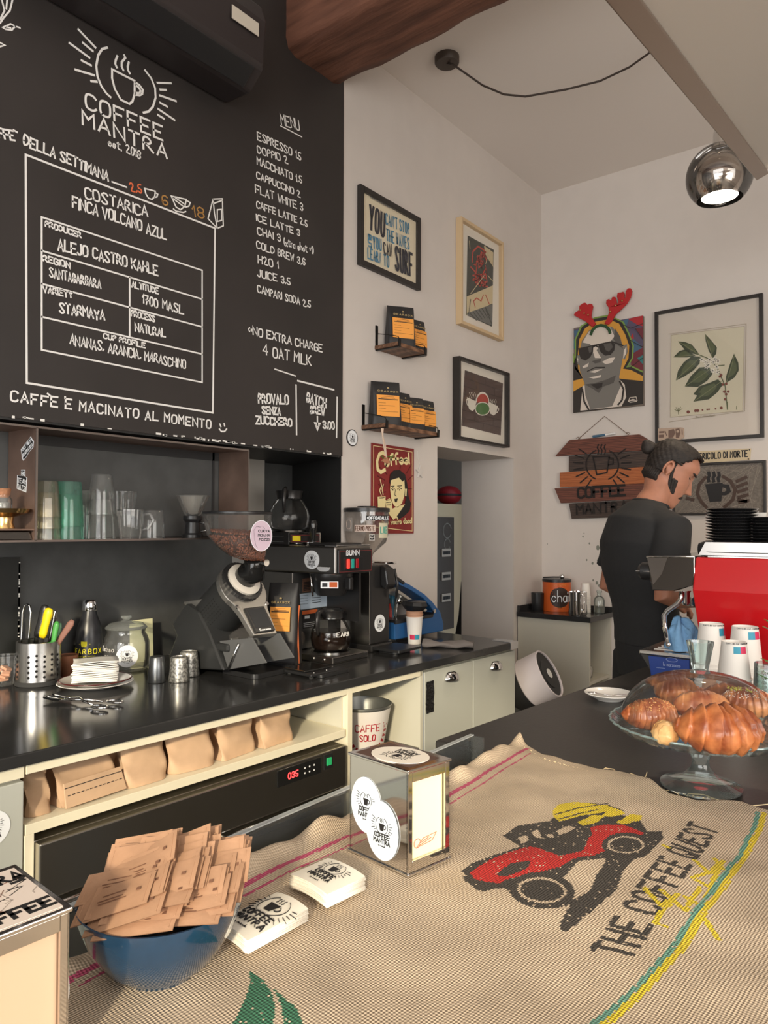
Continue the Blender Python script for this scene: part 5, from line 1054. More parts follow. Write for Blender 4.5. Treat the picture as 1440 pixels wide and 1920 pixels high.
# pale logo oval on the hopper
q = PA(*cE((868, 570)), hd-.098); nn = (CAM-q); nn.z = 0; nn.normalize(); ur = Vector((-nn.y, nn.x, 0)); 
b = MB(); b.disc(q, ur, UZ, nn, .0355, .051, .001, 0); b.disc(q+nn*.001, ur, UZ, nn, .034, .0495, .0003, 1)
b.ribbon(place(text('CURVA', .036, .0075, 1.8), -.009, .012)+place(text('MOANA', .038, .0075, 1.8), -.010, -.002)+place(text('POZZI', .033, .0075, 1.8), -.007, -.016), q+nn*.0013, ur, UZ, nn, .0022, .0003, 2)
b.ribbon([[(-.002, .028), (-.016, .030), (-.024, .018), (-.022, -.01), (-.016, -.035), (-.012, -.04)], [(-.012, .03), (.004, .032), (.012, .022)]], q+nn*.0013, ur, UZ, nn, .0008, .0003, 2)
st_ = pg(b, 'hopper_sticker', [MATS['sticker_white'], mat('sticker_lilac', rgb(196, 172, 184), .5), MATS['ink']]); st_['label'] = 'pale lilac oval sticker'
# beans
BL = [(772, 735, 888), (758, 675, 894), (725, 590, 904), (660, 505, 916), (570, 425, 928), (515, 412, 800)]
BL = [(772, 735, 888), (758, 675, 894), (725, 590, 904), (660, 505, 916), (565, 420, 930)]
b, rg_ = loft(BL, .93, cap=True); core = len(b.f); rn = random.Random(6)
def bean_at(p, rnv):
    M_q = Matrix.Translation(p) @ Euler((rnv.uniform(0, 6), rnv.uniform(0, 6), rnv.uniform(0, 6))).to_matrix().to_4x4(); b.sph((0, 0, 0), .0042, 6, 1, (1.25, .85, .7), M=M_q)
for i in range(1500):
    f_ = rn.random()**.8*(len(rg_)-1); i0 = min(int(f_), len(rg_)-2); w_ = f_-i0; c0, r0 = rg_[i0]; c1, r1 = rg_[i0+1]; cc = c0.lerp(c1, w_); r = (r0+(r1-r0)*w_)*.945; a = rn.uniform(0, 2*PI)
    p = cc+Vector((r*math.cos(a), r*math.sin(a), 0))
    if (p-cc).dot(CAM-cc) > -.02*1: bean_at(p, rn)
c1, r1 = rg_[-1]
for i in range(420):
    a = rn.uniform(0, 2*PI); q_ = math.sqrt(rn.random())*r1*.93; bean_at(c1+Vector((q_*math.cos(a), q_*math.sin(a), .010*(1-(q_*math.cos(a)-0)/r1)*.9+.002)), rn)
mat('bean_core', rgb(70, 38, 26), .6); bn_ = tag(b.build('coffee_beans', [MATS['bean_core'], mat('roasted_bean', rgb(150, 90, 64), .34, var=.45, scale=90)], smooth=True), 'brown roasted coffee beans filling the clear grinder hopper', 'coffee beans', kind='stuff')
# stand, fork and tray
st = [(470, 1478), (745, 1450), (870, 1668), (545, 1725)]
for yy in (ynear+.02, YG+.05): b = MB(); b.prism(xz(st, ynear), (0, yy, 0), UX, UZ, (0, .006, 0)); pg(b, 'stand_plate', mat('grinder_grey', (.09, .092, .095), .4), bevel=.001)
b = MB(); p0, p1 = T(560, 1720, ynear), T(650, 1500, ynear); b.tube([p0+Vector((0, .012, 0)), p1+Vector((0, .012, 0))], .004, 8); pg(b, 'edge_rod', chrome, smooth=True)
b = MB(); q = T(600, 1460); b.box((q.x+.01, YG-.01, q.z-.012), (.16, .15, .028)); pg(b, 'grinder_belly', gblack, bevel=.008)
b = MB(); q = T(790, 1310); b.tube([q+UZ*.035, q-UZ*.022], [.022, .018], 20); pg(b, 'dosing_spout', black_pl, smooth=40)
b = MB(); q = T(695, 1505); b.box((q.x, YG-.03, q.z), (.006, .034, .058)); pg(b, 'slotted_bracket', gal, bevel=.002)
b = MB(); b.cyl((q.x+.002, YG-.03, q.z-.008), (q.x+.010, YG-.03, q.z-.008), .009, n=16); pg(b, 'bracket_screw', chrome, smooth=40)
q = T(690, 1592)
for yy in (-.055, -.005): b = MB(); b.tube([(q.x-.005, YG+yy, q.z), (q.x+.05, YG+yy, q.z-.003)], .0075, 12); f_ = pg(b, 'fork_prong', black_pl, smooth=40); b = MB(); b.tube([(q.x+.05, YG+yy, q.z-.003), (q.x+.057, YG+yy, q.z-.0035)], .0078, 12); put(b, 'prong_tip', chrome, gr, smooth=40)
b = MB(); b.box((q.x-.002, YG-.03, q.z), (.02, .075, .022)); pg(b, 'fork_block', black_pl, bevel=.003)
# tray
tc0, tc1, tc2 = PZ(*cE((530, 1745)), ZW), PZ(*cE((812, 1806)), ZW), PZ(*cE((1062, 1700)), ZW)
b = MB(); w_ = (tc2-tc1).length; l_ = .15; yt0 = tc1.y; x1_ = tc1.x
def ring(x0, x1, y0, y1, r, n=6): return [(cx+r*math.cos(a), cy+r*math.sin(a)) for cx, cy, a0 in ((x1-r, y1-r, 0), (x0+r, y1-r, PI/2), (x0+r, y0+r, PI), (x1-r, y0+r, 1.5*PI)) for a in [a0+PI/2*i/n for i in range(n+1)]]
X0, X1, Y0, Y1 = tc0.x, tc1.x, tc1.y, tc1.y+.205
b.prism(ring(X0, X1, Y0, Y1, .02), (0, 0, ZW+EPS), UX, UY, (0, 0, .006)); n_ = 28
o_, i_ = ring(X0, X1, Y0, Y1, .02), ring(X0+.007, X1-.007, Y0+.007, Y1-.007, .016); k_ = len(o_)
b.add([(x, y, ZW+.0065) for x, y in o_]+[(x, y, ZW+.017) for x, y in o_]+[(x, y, ZW+.017) for x, y in i_]+[(x, y, ZW+.0065) for x, y in i_], [(a*k_+j, a*k_+(j+1) % k_, (a+1)*k_+(j+1) % k_, (a+1)*k_+j) for a in range(3) for j in range(k_)])
pg(b, 'drip_tray', black_pl)

# ------------------------------------------------------------------ big coffee bag beside the grinder
c = onw(532, 1247); bb = coffee_bag('coffee_bag', 'big black coffee bag with orange edge between the grinder and the brewer', .125, .105, .305, .078, .088, .130); bb.location = (c.x-.02, c.y+.02, ZW+EPS); bb.rotation_euler = (0, 0, math.radians(-62))
b = MB(); b.tube([(.010, .062, .005), (.014, .060, .07), (.004, .054, .15), (-.004, .058, .22)], .0035, 6, flat=1.6, up=(1, 0, 0)); b.build('orange_seam', mat('orange_seam', rgb(215, 110, 60), .6), bb)
# ------------------------------------------------------------------ filter coffee brewer
cF = lambda x, y: (500+x/4.8, 900+y/4.8)
k0 = PZ(*cF(592, 1665), ZW); BX, BY = k0.x, k0.y                      # near front corner of the warmer base
BW = PX(*cF(912, 1605), BX).y-BY
def FZ(y, x=592): return PX(*cF(x, y), BX).z
zt_ = PX(*cF(600, 600), BX).z; zh = PX(*cF(600, 852), BX).z; zb1 = PX(*cF(592, 1600), BX).z
HX = BX+.012
br_ = thing('coffee_brewer', 'steel and black filter coffee brewer with red lit switches', 'coffee machine', (BX-.2, BY+BW/2, ZW+EPS))
pb = lambda b, n, m, **k: put(b, n, m, br_, **k)
bst = mat('brewer_steel', (.36, .34, .32), .3, 1, bump=.02, scale=300, stretch=(.05, 1, 1)); bdk = mat('brewer_black', (.020, .019, .019), .3)
XR = BX-.40; zcol = PY(*cF(228, 1180), BY); XCf = zcol.x
b = MB(); b.bx(XR, HX, BY, BY+BW, zh, zt_); pb(b, 'head', bst, bevel=.006)
b = MB(); b.bx(XR, XCf, BY, BY+BW, ZW+.03, zh-.001); pb(b, 'column', bst, bevel=.002)
b = MB(); b.bx(XCf, XCf+.003, BY+.004, BY+BW-.002, ZW+.03, zh-.002); pb(b, 'inner_panel', mat('inner_panel', (.10, .098, .095), .35, .6))
b = MB(); b.bx(XCf, HX-.05, BY+BW-.012, BY+BW, zh-.20, zh); pb(b, 'side_cheek', bdk)
b = MB(); b.bx(XR, BX, BY, BY+BW, ZW+EPS, zb1); pb(b, 'warmer_base', bst, bevel=.003)
b = MB(); z_ = (ZW+zb1)/2; b.bx(BX, BX+.002, BY+.006, BY+BW-.006, ZW+.008, zb1-.006); pb(b, 'base_front', bdk); b = MB(); [b.bx(BX, BX+.003, BY+.003, BY+BW-.003, q-.001, q+.001) for q in (ZW+.007, zb1-.005)]; pb(b, 'base_trim', chrome)
for q in (.10, .045): b = MB(); b.cyl((BX-q, BY, z_), (BX-q, BY-.004, z_), .006, n=14); pb(b, 'base_screw', chrome, smooth=40)
# control panel
pz0, pz1 = PX(*cF(620, 845), HX).z, PX(*cF(610, 628), HX).z
b = MB(); b.bx(HX, HX+.012, BY+.006, BY+BW-.004, pz0, pz1); cp = pb(b, 'control_panel', bdk, bevel=.003)
b = MB(); hx = HX+.0122; b.ribbon([[(BY+.012, pz0+.006), (BY+BW-.010, pz0+.006), (BY+BW-.010, pz1-.006), (BY+.012, pz1-.006), (BY+.012, pz0+.006)]], (hx, 0, 0), UY, UZ, UX, .0016, .0004); pb(b, 'panel_outline', mat('dark_red_line', rgb(140, 50, 50), .5))
yb0, zz0 = PX(*cF(718, 680), hx).y, PX(*cF(718, 678), hx).z; yb1 = PX(*cF(832, 680), hx).y
b = MB(); b.ribbon(place(text('BUNN', yb1-yb0, .018, 1.8), yb0, zz0), (hx, 0, 0), UY, UZ, UX, .0045, .0004); pb(b, 'printed_name', MATS['sticker_white'])
red_on = mat('red_lamp', (1, .03, .02), .3, emit=1.6); red_off = mat('red_switch', rgb(150, 22, 28), .3, emit=.15); teal_s = mat('teal_switch', rgb(30, 140, 125), .3, emit=.25)
ya, yc_ = PX(*cF(690, 750), hx).y, PX(*cF(865, 750), hx).y; zs_ = PX(*cF(770, 752), hx).z
b = MB(); b.bx(hx-.001, hx+.003, ya, yc_, zs_-.024, zs_+.024); pb(b, 'switch_plate', black_pl, bevel=.001)
for x_, m_, n_ in ((725, red_on, 'lit red switch'), (765, teal_s, 'teal switch'), (806, red_off, 'dark red switch')):
    q = PX(*cF(x_, 752), hx); b = MB(); b.bx(hx+.003, hx+.008, q.y-.0075, q.y+.0075, zs_-.018, zs_+.018); label(pb(b, 'rocker_switch', m_, bevel=.002), n_)
q = PY(*cF(405, 718), BY-.0006); sticker(None, 'side_logo_sticker', (q.x, BY-.0006, q.z), UX, UZ, -UY, .040, .036); local(bpy.data.objects['side_logo_sticker'], br_); bpy.data.objects['side_logo_sticker']['label'] = 'oval white logo sticker'
q = PY(*cF(512, 795), BY-.001); b = MB(); b.prism([(-.034, .005), (.034, .005), (.03, -.006), (.015, -.012), (-.015, -.012), (-.03, -.006)], (q.x, BY-.0005, q.z), UX, UZ, (0, -.003, 0)); pb(b, 'finger_grip', mat('grip_grey', (.5, .5, .5), .4), bevel=.001)
# labels on the inner panel
XI = XCf+.0032
def lab_(n_, L, m, extra=None, lines=()):
    a = Art('X', XI, lambda Q: [cF(*p) for p in Q]); a.poly(m, L)
    if extra: a.poly(extra[0], extra[1])
    for p, q_, m2, w in lines: a.pen(m2, w, [p, q_])
    return a.done(n_, br_)
M_('plate_blue', 175, 190, 205); M_('warn_orange', 205, 100, 50); M_('warn_brown', 110, 78, 62)
lab_('rating_plate', [(236, 1030), (545, 1000), (545, 1135), (236, 1178)], 'plate_blue', lines=[((250, 1050+k*25), (370, 1036+k*25), 'ink', .0012) for k in range(4)]+[((405, 1060+k*22), (480, 1052+k*22), 'ink', .002) for k in range(3)])
lab_('warning_label', [(322, 890), (398, 878), (398, 1002), (322, 1012)], 'warn_brown', ('ink', [(330, 920), (390, 912), (390, 990), (330, 1000)]), [((335, 930+k*14), (385, 924+k*14), 'warn_brown', .002) for k in range(5)])
lab_('caution_label', [(318, 1180), (455, 1160), (455, 1325), (326, 1340)], 'ink', ('warn_orange', [(318, 1180), (455, 1160), (455, 1195), (318, 1212)]), [((330, 1290+k*16), (440, 1275+k*16), 'sticker_white', .0012) for k in range(3)]+[((345, 1235), (375, 1232), 'sticker_white', .012)])
# funnel and splash guard
pc = Vector((BX-.105, BY+BW*.50, zb1)); fz = PX(*cF(520, 1040), pc.x).z
b = MB(); b.lathe([(0, fz), (.055, fz), (.062, fz+.012), (.078, fz+.055), (.082, fz+.06), (.086, zh-.012), (.086, zh-.001), (0, zh-.001)], 40, c=(pc.x, pc.y, 0)); pb(b, 'brew_funnel', bdk, smooth=40)
b = MB(); b.box((pc.x+.094, pc.y, (fz+zh)/2+.005), (.03, .022, .05)); pb(b, 'funnel_handle', bdk, bevel=.005)
nn = Vector((.62, -.785, 0)); q = Vector((pc.x, pc.y, fz+.045))+nn*.080; b = MB(); uu = Vector((.785, .62, 0)); b.prism([(-.034, -.012), (.034, -.012), (.034, .014), (-.034, .014)], q, uu, UZ, nn*.002); b.prism([(0, -.008), (.030, -.008), (.030, .012), (0, .012)], q+nn*.002, uu, UZ, nn*.0005, 1); b.prism([(-.028, -.007), (-.008, -.007), (-.008, .008), (-.028, .008)], q+nn*.002, uu, UZ, nn*.0005, 2); pb(b, 'funnel_label', [MATS['sticker_white'], MATS['warn_orange'], MATS['ink']])
b = MB(); q = PY(*cF(390, 862), BY+.01); b.tube([(q.x, BY+.012, zh), (q.x+.012, BY+.014, fz)], .004, 8); pb(b, 'funnel_rail', chrome, smooth=True)
b = MB(); b.lathe([(0, zb1), (.078, zb1), (.078, zb1+.005), (.070, zb1+.007), (0, zb1+.007)], 40, c=(pc.x, pc.y, 0)); pb(b, 'warmer_plate', dark_steel, smooth=35)
b = MB(); q = PY(*cF(360, 1440), BY+.03); b.cyl((XI, BY+.035, q.z), (XI+.004, BY+.035, q.z), .032, n=24); pb(b, 'price_disc', mat('disc_grey', rgb(95, 86, 78), .6), smooth=40)
b = MB(); b.bx(BX-.16, HX-.02, BY+.03, BY+BW-.03, zt_, zt_+.012); pb(b, 'tank_lid', bdk, bevel=.004); b = MB(); b.bx(HX-.06, HX+.004, BY+.004, BY+BW-.004, zt_-.001, zt_+.006); pb(b, 'top_trim', chrome, bevel=.002)
# second warmer on top of the machine
WX1 = PY(*cF(215, 530), BY+.02).x; wz1 = PX(*cF(215, 468), WX1).z; WX0 = XR+.01; WY1 = PX(*cF(488, 520), WX1).y
wt0 = zt_+.001; b = MB(); b.bx(WX0-.02, WX1, BY+.01, WY1, wt0, wz1); pb(b, 'upper_warmer', bdk, bevel=.004)
b = MB(); b.ribbon([[(BY+.014, wt0+.006), (WY1-.006, wt0+.006), (WY1-.006, wz1-.006), (BY+.014, wz1-.006), (BY+.014, wt0+.006)]], (WX1+.0005, 0, 0), UY, UZ, UX, .004, .001); pb(b, 'warmer_trim', chrome)
b = MB(); b.ribbon([[(BY+.022, wt0+.013), (WY1-.012, wt0+.013), (WY1-.012, wz1-.013), (BY+.022, wz1-.013), (BY+.022, wt0+.013)]], (WX1+.0005, 0, 0), UY, UZ, UX, .0015, .0006, 0); b.prism([(BY+.030, -.010), (BY+.075, -.010), (BY+.075, .010), (BY+.030, .010)], (WX1+.0006, 0, (wt0+wz1)/2), UY, UZ, UX*.0006, 1); pb(b, 'warmer_labels', [MATS['dark_red_line'], mat('warn_yellow', rgb(225, 205, 40), .5)])
b = MB(); [b.ribbon([[(WX1-.14+.0, z_), (WX1-.03, z_)]], (0, BY+.0095, 0), UX, UZ, -UY, .002, .0006) for z_ in (wt0+.013, wt0+.033)]; pb(b, 'warmer_slots', steel)
pc2 = Vector((WX1-.095, BY+.105, wz1))
b = MB(); b.lathe([(0, wz1), (.072, wz1), (.070, wz1+.006), (0, wz1+.006)], 36, c=(pc2.x, pc2.y, 0)); pb(b, 'upper_plate', dark_steel, smooth=35)
def carafe(lab, c, rz, r, h, coffee, name='coffee_pot'):
    t = thing(name, lab, 'coffee pot', c, rz); k = h
    P = [(0, 0), (r*.80, 0), (r*.93, .08*k), (r, .30*k), (r*.96, .45*k), (r*.78, .64*k), (r*.58, .76*k), (r*.52, .80*k)]
    b = MB(); b.lathe(P, 44, close=False); b.build('glass_globe', glass('pot_glass', (.97, .97, .96), 0, fac=.2, base=.02, haze=.004), t, smooth=True)
    if coffee:
        q = [(x*.992, max(z, .003)) for x, z in P if z <= .5*k]; q[0] = (0, .004); q.append((q[-1][0]*.985, q[-1][1]+.001)); q.append((0, q[-1][1]))
        b = MB(); b.lathe(q, 44); b.build('coffee', mat('black_coffee', (.010, .004, .002), .05, coat=.6), t, smooth=40)
    b = MB(); b.lathe([(r*.56, .74*k), (r*.60, .76*k), (r*.60, .86*k), (r*.66, .95*k), (r*.60, .95*k), (r*.52, .86*k), (r*.50, .76*k)], 40, close=False); b.prism([(-.02, 0), (.02, 0), (.008, .03), (-.008, .03)], (r*.52, 0, .93*k), UY, UX, (0, 0, .006)); b.build('black_collar', bdk, t, smooth=40)
    b = MB(); b.tube([(-r*.55, 0, .80*k), (-r*.95, 0, .97*k), (-r*1.25, 0, .93*k), (-r*1.32, 0, .70*k), (-r*1.25, 0, .42*k)], [.010, .012, .013, .012, .008], 10, flat=.7); b.build('handle', bdk, t, smooth=True)
    b = MB(); b.tube([(r*.565*math.cos(a), r*.565*math.sin(a), .765*k) for a in [2*PI*i/36 for i in range(36)]], .003, 6, closed=True); b.build('steel_band', chrome, t, smooth=True)
    return t, P
potr = pxm((755-390)/4.8/2, pc); poth = PX(*cF(570, 1150), pc.x).z-(zb1+.008)
t, P = carafe('round glass coffee pot of black coffee on the lower warmer', (pc.x, pc.y, zb1+.0075), FACE+PI*.86, potr, poth, True)
b = MB(); rr = potr*.99; z0 = .36*poth
for a0, s_ in ((FACE+.62, 'EARB'),):
    for st in place(text(s_, .062, .016, 1.8), -.02, 0): b.tube([(rr*math.cos(a0-PI*.86-FACE+x/rr+.0)*1.0, rr*math.sin(a0-PI*.86-FACE+x/rr), z0+y) for x, y in st], .0014, 4)
b.build('white_print', MATS['chalk'], t)
carafe('empty glass coffee pot on top of the brewer', (pc2.x, pc2.y, wz1+.0065), FACE+PI*.98, pxm(78/2, pc2), PX(*cF(150, 90), pc2.x).z-wz1, False)
# tamper
q = PX(*cF(415, 585), WX1+.035); tp = thing('tamper', 'black handled steel tamper standing on the coffee brewer', 'tamper', (WX1+.035, q.y, zt_+.002))
b = MB(); b.lathe([(0, 0), (.027, 0), (.028, .003), (.028, .010), (.014, .014), (0, .014)], 32); b.build('steel_base', chrome, tp, smooth=40); b = MB(); b.lathe([(0, .013), (.010, .013), (.011, .03), (.017, .06), (.020, .082), (.015, .098), (0, .102)], 28); b.build('handle', black_gloss, tp, smooth=50)
# coffee scale in front of the brewer
s0, s1, s2 = PZ(*cF(100, 1715), ZW), PZ(*cF(440, 1800), ZW), PZ(*cF(690, 1740), ZW)
sc2 = thing('coffee_scale', 'flat black coffee scale lying in front of the brewer', 'scale', (s1.x-.07, s1.y+.06, ZW+EPS), math.radians(-3))
b = MB(); b.bx(-.085, .055, -.06, .075, .004, .016); b.build('body', black_pl, sc2, bevel=.004); b = MB(); b.bx(-.084, .02, -.058, .073, .0165, .022); b.build('platform', black_gloss, sc2, bevel=.003)
b = MB(); [b.cyl((x, y, 0), (x, y, .004), .008, n=12) for x in (-.07, .04) for y in (-.045, .06)]; b.build('feet', rubber, sc2); b = MB(); [b.cyl((.038, y, .016), (.038, y, .0175), .006, n=14) for y in (-.03, .03)]; b.build('buttons', dark_steel, sc2)
t = tag(MB().prism(ring(-.035, .035, -.075, .075, .012), (0, 0, 0), UX, UY, (0, 0, .010)).build('timer', black_pl, bevel=.002), 'slim black timer lying beside the flat coffee scale', 'timer'); t.location = PZ(*cF(560, 1745), ZW)+UZ*EPS; t.rotation_euler = (0, 0, .0)

# ------------------------------------------------------------------ second grinder
g1 = PZ(*cF(932, 1545), ZW); GX = g1.x+.01; GY = PX(*cF(932, 1200), GX).y; GW = PX(*cF(1105, 1200), GX).y-GY
gz = PX(*cF(935, 770), GX).z
g2 = thing('coffee_grinder', 'black upright grinder with clear stickered hopper by the white wall', 'coffee grinder', (GX-.08, GY+GW/2, ZW+EPS))
p2 = lambda b, n, m, **k: put(b, n, m, g2, **k)
b = MB(); b.bx(GX-.115, GX, GY, GY+GW, ZW+.03, gz); p2(b, 'body', bdk, bevel=.006); b = MB(); b.bx(GX-.11, GX-.003, GY-.003, GY, ZW+.03, gz-.02); p2(b, 'side_plate', steel)
b = MB(); b.bx(GX-.118, GX+.012, GY-.004, GY+GW+.006, ZW+EPS, ZW+.03); p2(b, 'foot', bdk, bevel=.006)
b = MB(); t0_, t1_ = PZ(*cF(1110, 1470), ZW), PZ(*cF(1270, 1590), ZW)
b.prism(ring(GX+.012, GX+.15, GY-.0, GY+GW+.03, .006), (0, 0, ZW+.012), UX, UY, (0, 0, .010)); b.prism(ring(GX+.02, GX+.12, GY+.02, GY+GW, .02), (0, 0, ZW+EPS), UX, UY, (0, 0, .012)); p2(b, 'drip_tray', black_pl, bevel=.002)
hc = Vector((GX-.075, GY+GW/2, 0)); hc.z = 0; hcd = Vector((hc.x, hc.y, 1.2))
zz_ = lambda y: PX(*cF(900, y), hc.x).z
rT = pxm((1108-688)/4.8/2, hcd); r1 = pxm((1100-700)/4.8/2, hcd); rb = pxm(60/4.8, hcd)
b = MB(); b.lathe([(0, gz), (rb*1.08, gz), (rb*1.08, zz_(735)), (rb, zz_(720)), (rb, zz_(685)), (0, zz_(685))], 36, c=(hc.x, hc.y, 0)); p2(b, 'steel_neck', chrome, smooth=40)
b = MB(); b.lathe([(0, gz+.003), (rb*1.15, gz+.003), (rb*1.15, zz_(745)), (0, zz_(745))], 36, c=(hc.x, hc.y, 0)); p2(b, 'copper_ring', copper, smooth=40)
b = MB(); b.lathe([(rb*.9, zz_(690)), (rb*1.0, zz_(665)), (r1*.88, zz_(560)), (r1*.97, zz_(500)), (r1, zz_(288))], 44, c=(hc.x, hc.y, 0), close=False); p2(b, 'hopper', glass('hopper_grey', (.80, .77, .74), .05, fac=.3, base=.10), smooth=50)
b = MB(); b.lathe([(0, zz_(288)), (rT, zz_(288)), (rT, zz_(256)), (rT*.9, zz_(250)), (0, zz_(250))], 44, c=(hc.x, hc.y, 0)); p2(b, 'hopper_lid', bdk, smooth=40); b = MB(); b.lathe([(0, zz_(250)), (rT*.42, zz_(250)), (rT*.40, zz_(236)), (0, zz_(236))], 32, c=(hc.x, hc.y, 0)); p2(b, 'lid_knob', bdk, smooth=40)
def hpt(x, y):                          # point on the hopper wall seen at a crop position
    c2 = Vector((hc.x, hc.y, 0)); d = ray(*cF(x, y)); o2 = Vector((CAM.x, CAM.y)); dd = Vector((d.x, d.y)); cc = o2-Vector((hc.x, hc.y)); A_ = dd.dot(dd); B_ = 2*dd.dot(cc); C_ = cc.dot(cc)-(r1+.001)**2
    s_ = max(0, B_*B_-4*A_*C_)**.5; tt = (-B_-s_)/(2*A_); p = CAM+d*tt; n_ = Vector((p.x-hc.x, p.y-hc.y, 0)).normalized(); return p, n_
def hst(name, lab, x0, y0, x1, y1, m, words=(), wm='ink', wd=.003):
    b = MB(); n_ = 8; vs = []
    for i in range(n_+1):
        x = x0+(x1-x0)*i/n_; p, q = hpt(x, y0); vs.append(p+q*.001); p, q = hpt(x, y1); vs.append(p+q*.001)
    b.add(vs, [(2*i, 2*i+1, 2*i+3, 2*i+2) for i in range(n_)])
    for s_, a, c, h in words:
        for st in text(s_, 1, 1, 1.8):
            P = []
            for i in range(len(st)-1):
                for j in range(3): P.append((st[i][0]+(st[i+1][0]-st[i][0])*j/3, st[i][1]+(st[i+1][1]-st[i][1])*j/3))
            P.append(st[-1]); b.tube([(lambda r: r[0]+r[1]*.0015)(hpt(a[0]+(c[0]-a[0])*u, a[1]-h*v)) for u, v in P], wd/2, 4, 1)
    label(p2(b, name, [m, MATS[wm]]), lab)
hst('hopper_sticker', 'black hashtag sticker', 893, 320, 1100, 362, MATS['ink'], [('#DIFFIDADALLE', (903, 356), (1096, 356), 28)], 'sticker_white')
hst('hopper_sticker', 'pale sticker with dark lettering', 792, 405, 978, 465, mat('sticker_pale', rgb(205, 185, 172), .5), [('FERMO POSTE', (800, 455), (970, 455), 38)], 'warn_brown')
hst('hopper_sticker', 'cream sticker with green print', 1010, 388, 1086, 522, mat('sticker_cream', rgb(212, 205, 178), .5), [('LIIB', (1022, 480), (1078, 480), 60)], 'teal_switch')
hst('hopper_sticker', 'small white sticker', 922, 488, 972, 545, mat('sticker_dull', rgb(190, 185, 178), .5), [('CUP', (928, 512), (966, 512), 16), ('MAP', (930, 538), (964, 538), 16)])
hst('hopper_sticker', 'round grey emblem sticker', 706, 340, 774, 462, mat('sticker_grey', rgb(150, 142, 135), .5), [('O', (722, 440), (760, 440), 80)], 'sticker_pale')
q = PX(*cF(1018, 1288), GX+.0005); sticker(None, 'front_logo_sticker', q, UY, UZ, UX, .036, .036); local(bpy.data.objects['front_logo_sticker'], g2)
b = MB(); f0_ = Vector((GX+.002, GY+GW*.72, gz-.05)); b.prism([(0, .02), (.03, .005), (.042, -.06), (.025, -.085), (0, -.07)], (GX, GY+GW*.5, gz-.02), UX, UZ, (0, GW*.45, 0)); p2(b, 'dosing_funnel', bdk, bevel=.008)
b = MB(); b.tube([(GX+.005, GY+GW*.98, gz-.03), (GX+.02, GY+GW+.008, gz-.02), (GX+.035, GY+GW+.010, gz-.08), (GX+.03, GY+GW+.008, gz-.14)], .006, 8); p2(b, 'dosing_lever', bdk, smooth=True)
b = MB(); b.bx(GX-.10, GX+.03, GY+GW-.012, GY+GW+.012, gz+.002, gz+.012); p2(b, 'top_lever', chrome, bevel=.003)
# glass of tools beside it
c = onw(735, 1202); k = pxm(1, c); t = thing('tool_glass', 'tall clear glass of tools beside the upright grinder', 'glass', c)
b = MB(); b.lathe(tumbler(9*k, 10.5*k, 62*k, .0015), 28); b.build('glass_body', clear, t, smooth=40)
for (n_, lab, x0, y0, x1, y1, m, w) in (('screwdriver', 'red handled tool in the tall tool glass', -3, 4, -3, 68, mat('red_plastic', rgb(175, 50, 42), .4), 4), ('scissors', 'teal handled scissors in the tall tool glass', 2, 20, 0, 92, mat('teal_plastic', rgb(28, 88, 112), .4), 4.5), ('scoop', 'steel scoop with a round bowl in the tall tool glass', 4, 10, 10, 74, chrome, 1.6)):
    u_ = Vector((.785, .62, 0)); a = c+u_*x0*k+UZ*(y0*k+.004); e = u_*(x1-x0)*k+UZ*(y1-y0)*k; o = thing(n_, lab, 'tool', a); b = MB()
    b.tube([(0, 0, 0), e*.5, e*.62, e], [w*k*.5, w*k*.6, w*k, w*k*.9], 10); 
    b.build('handle', m, o, smooth=True)
    if n_ == 'scoop': b = MB(); b.sph(e+u_*3*k, 7.5*k, 16); b.build('bowl', chrome, o, smooth=True)
    if n_ == 'scissors': b = MB(); b.tube([e+u_*math.cos(q)*5*k+UZ*(math.sin(q)*9*k-8*k) for q in [2*PI*i/16 for i in range(16)]], 1.6*k, 8, closed=True); b.build('grip_ring', m, o, smooth=True)

# ------------------------------------------------------------------ bag sealer, cup and cloth
cG = lambda x, y: (720+x/5.143, 1060+y/5.143)
se0 = PZ(*cG(573, 628), ZW); SXN = se0.x; SXN = .105
def SP_(x, y): q = PX(*cG(x, y), SXN); return (q.y, max(q.z, ZW+EPS))
bl = mat('sealer_blue', rgb(38, 92, 148), .4); sl = thing('bag_sealer', 'blue hand bag sealer with raised arm by the white wall', 'bag sealer', (SXN-.04, se0.y-.15, ZW+EPS)); ps = lambda b, n, m, **k: put(b, n, m, sl, **k)
WS = -(SXN-.012)
b = MB(); b.prism([SP_(*p) for p in [(105, 720), (573, 632), (575, 560), (545, 450), (520, 412), (480, 440), (470, 480), (105, 548)]], (SXN, 0, 0), UY, UZ, (WS, 0, 0)); ps(b, 'base', bl, bevel=.004)
b = MB(); b.prism([SP_(*p) for p in [(528, 430), (470, 352), (390, 275), (250, 185), (120, 125), (118, 172), (250, 235), (380, 320), (450, 400), (480, 445)]], (SXN, 0, 0), UY, UZ, (WS, 0, 0)); ps(b, 'arm', bl, bevel=.004)
b = MB(); b.prism([SP_(*p) for p in [(440, 430), (130, 215), (130, 250), (420, 452)]], (SXN-.012, 0, 0), UY, UZ, (WS+.024, 0, 0)); ps(b, 'pressing_bar', mat('bar_silver', (.55, .54, .50), .35, .8), bevel=.002)
b = MB(); b.prism([SP_(*p) for p in [(130, 110), (205, 165), (190, 190), (115, 140)]], (SXN+.004, 0, 0), UY, UZ, (WS-.008, 0, 0)); ps(b, 'handle', black_pl, bevel=.006)
b = MB(); b.prism([SP_(*p) for p in [(105, 530), (470, 470), (480, 445), (470, 500), (105, 570)]], (SXN+.003, 0, 0), UY, UZ, (WS-.006, 0, 0)); ps(b, 'sealing_rail', black_pl, bevel=.002)
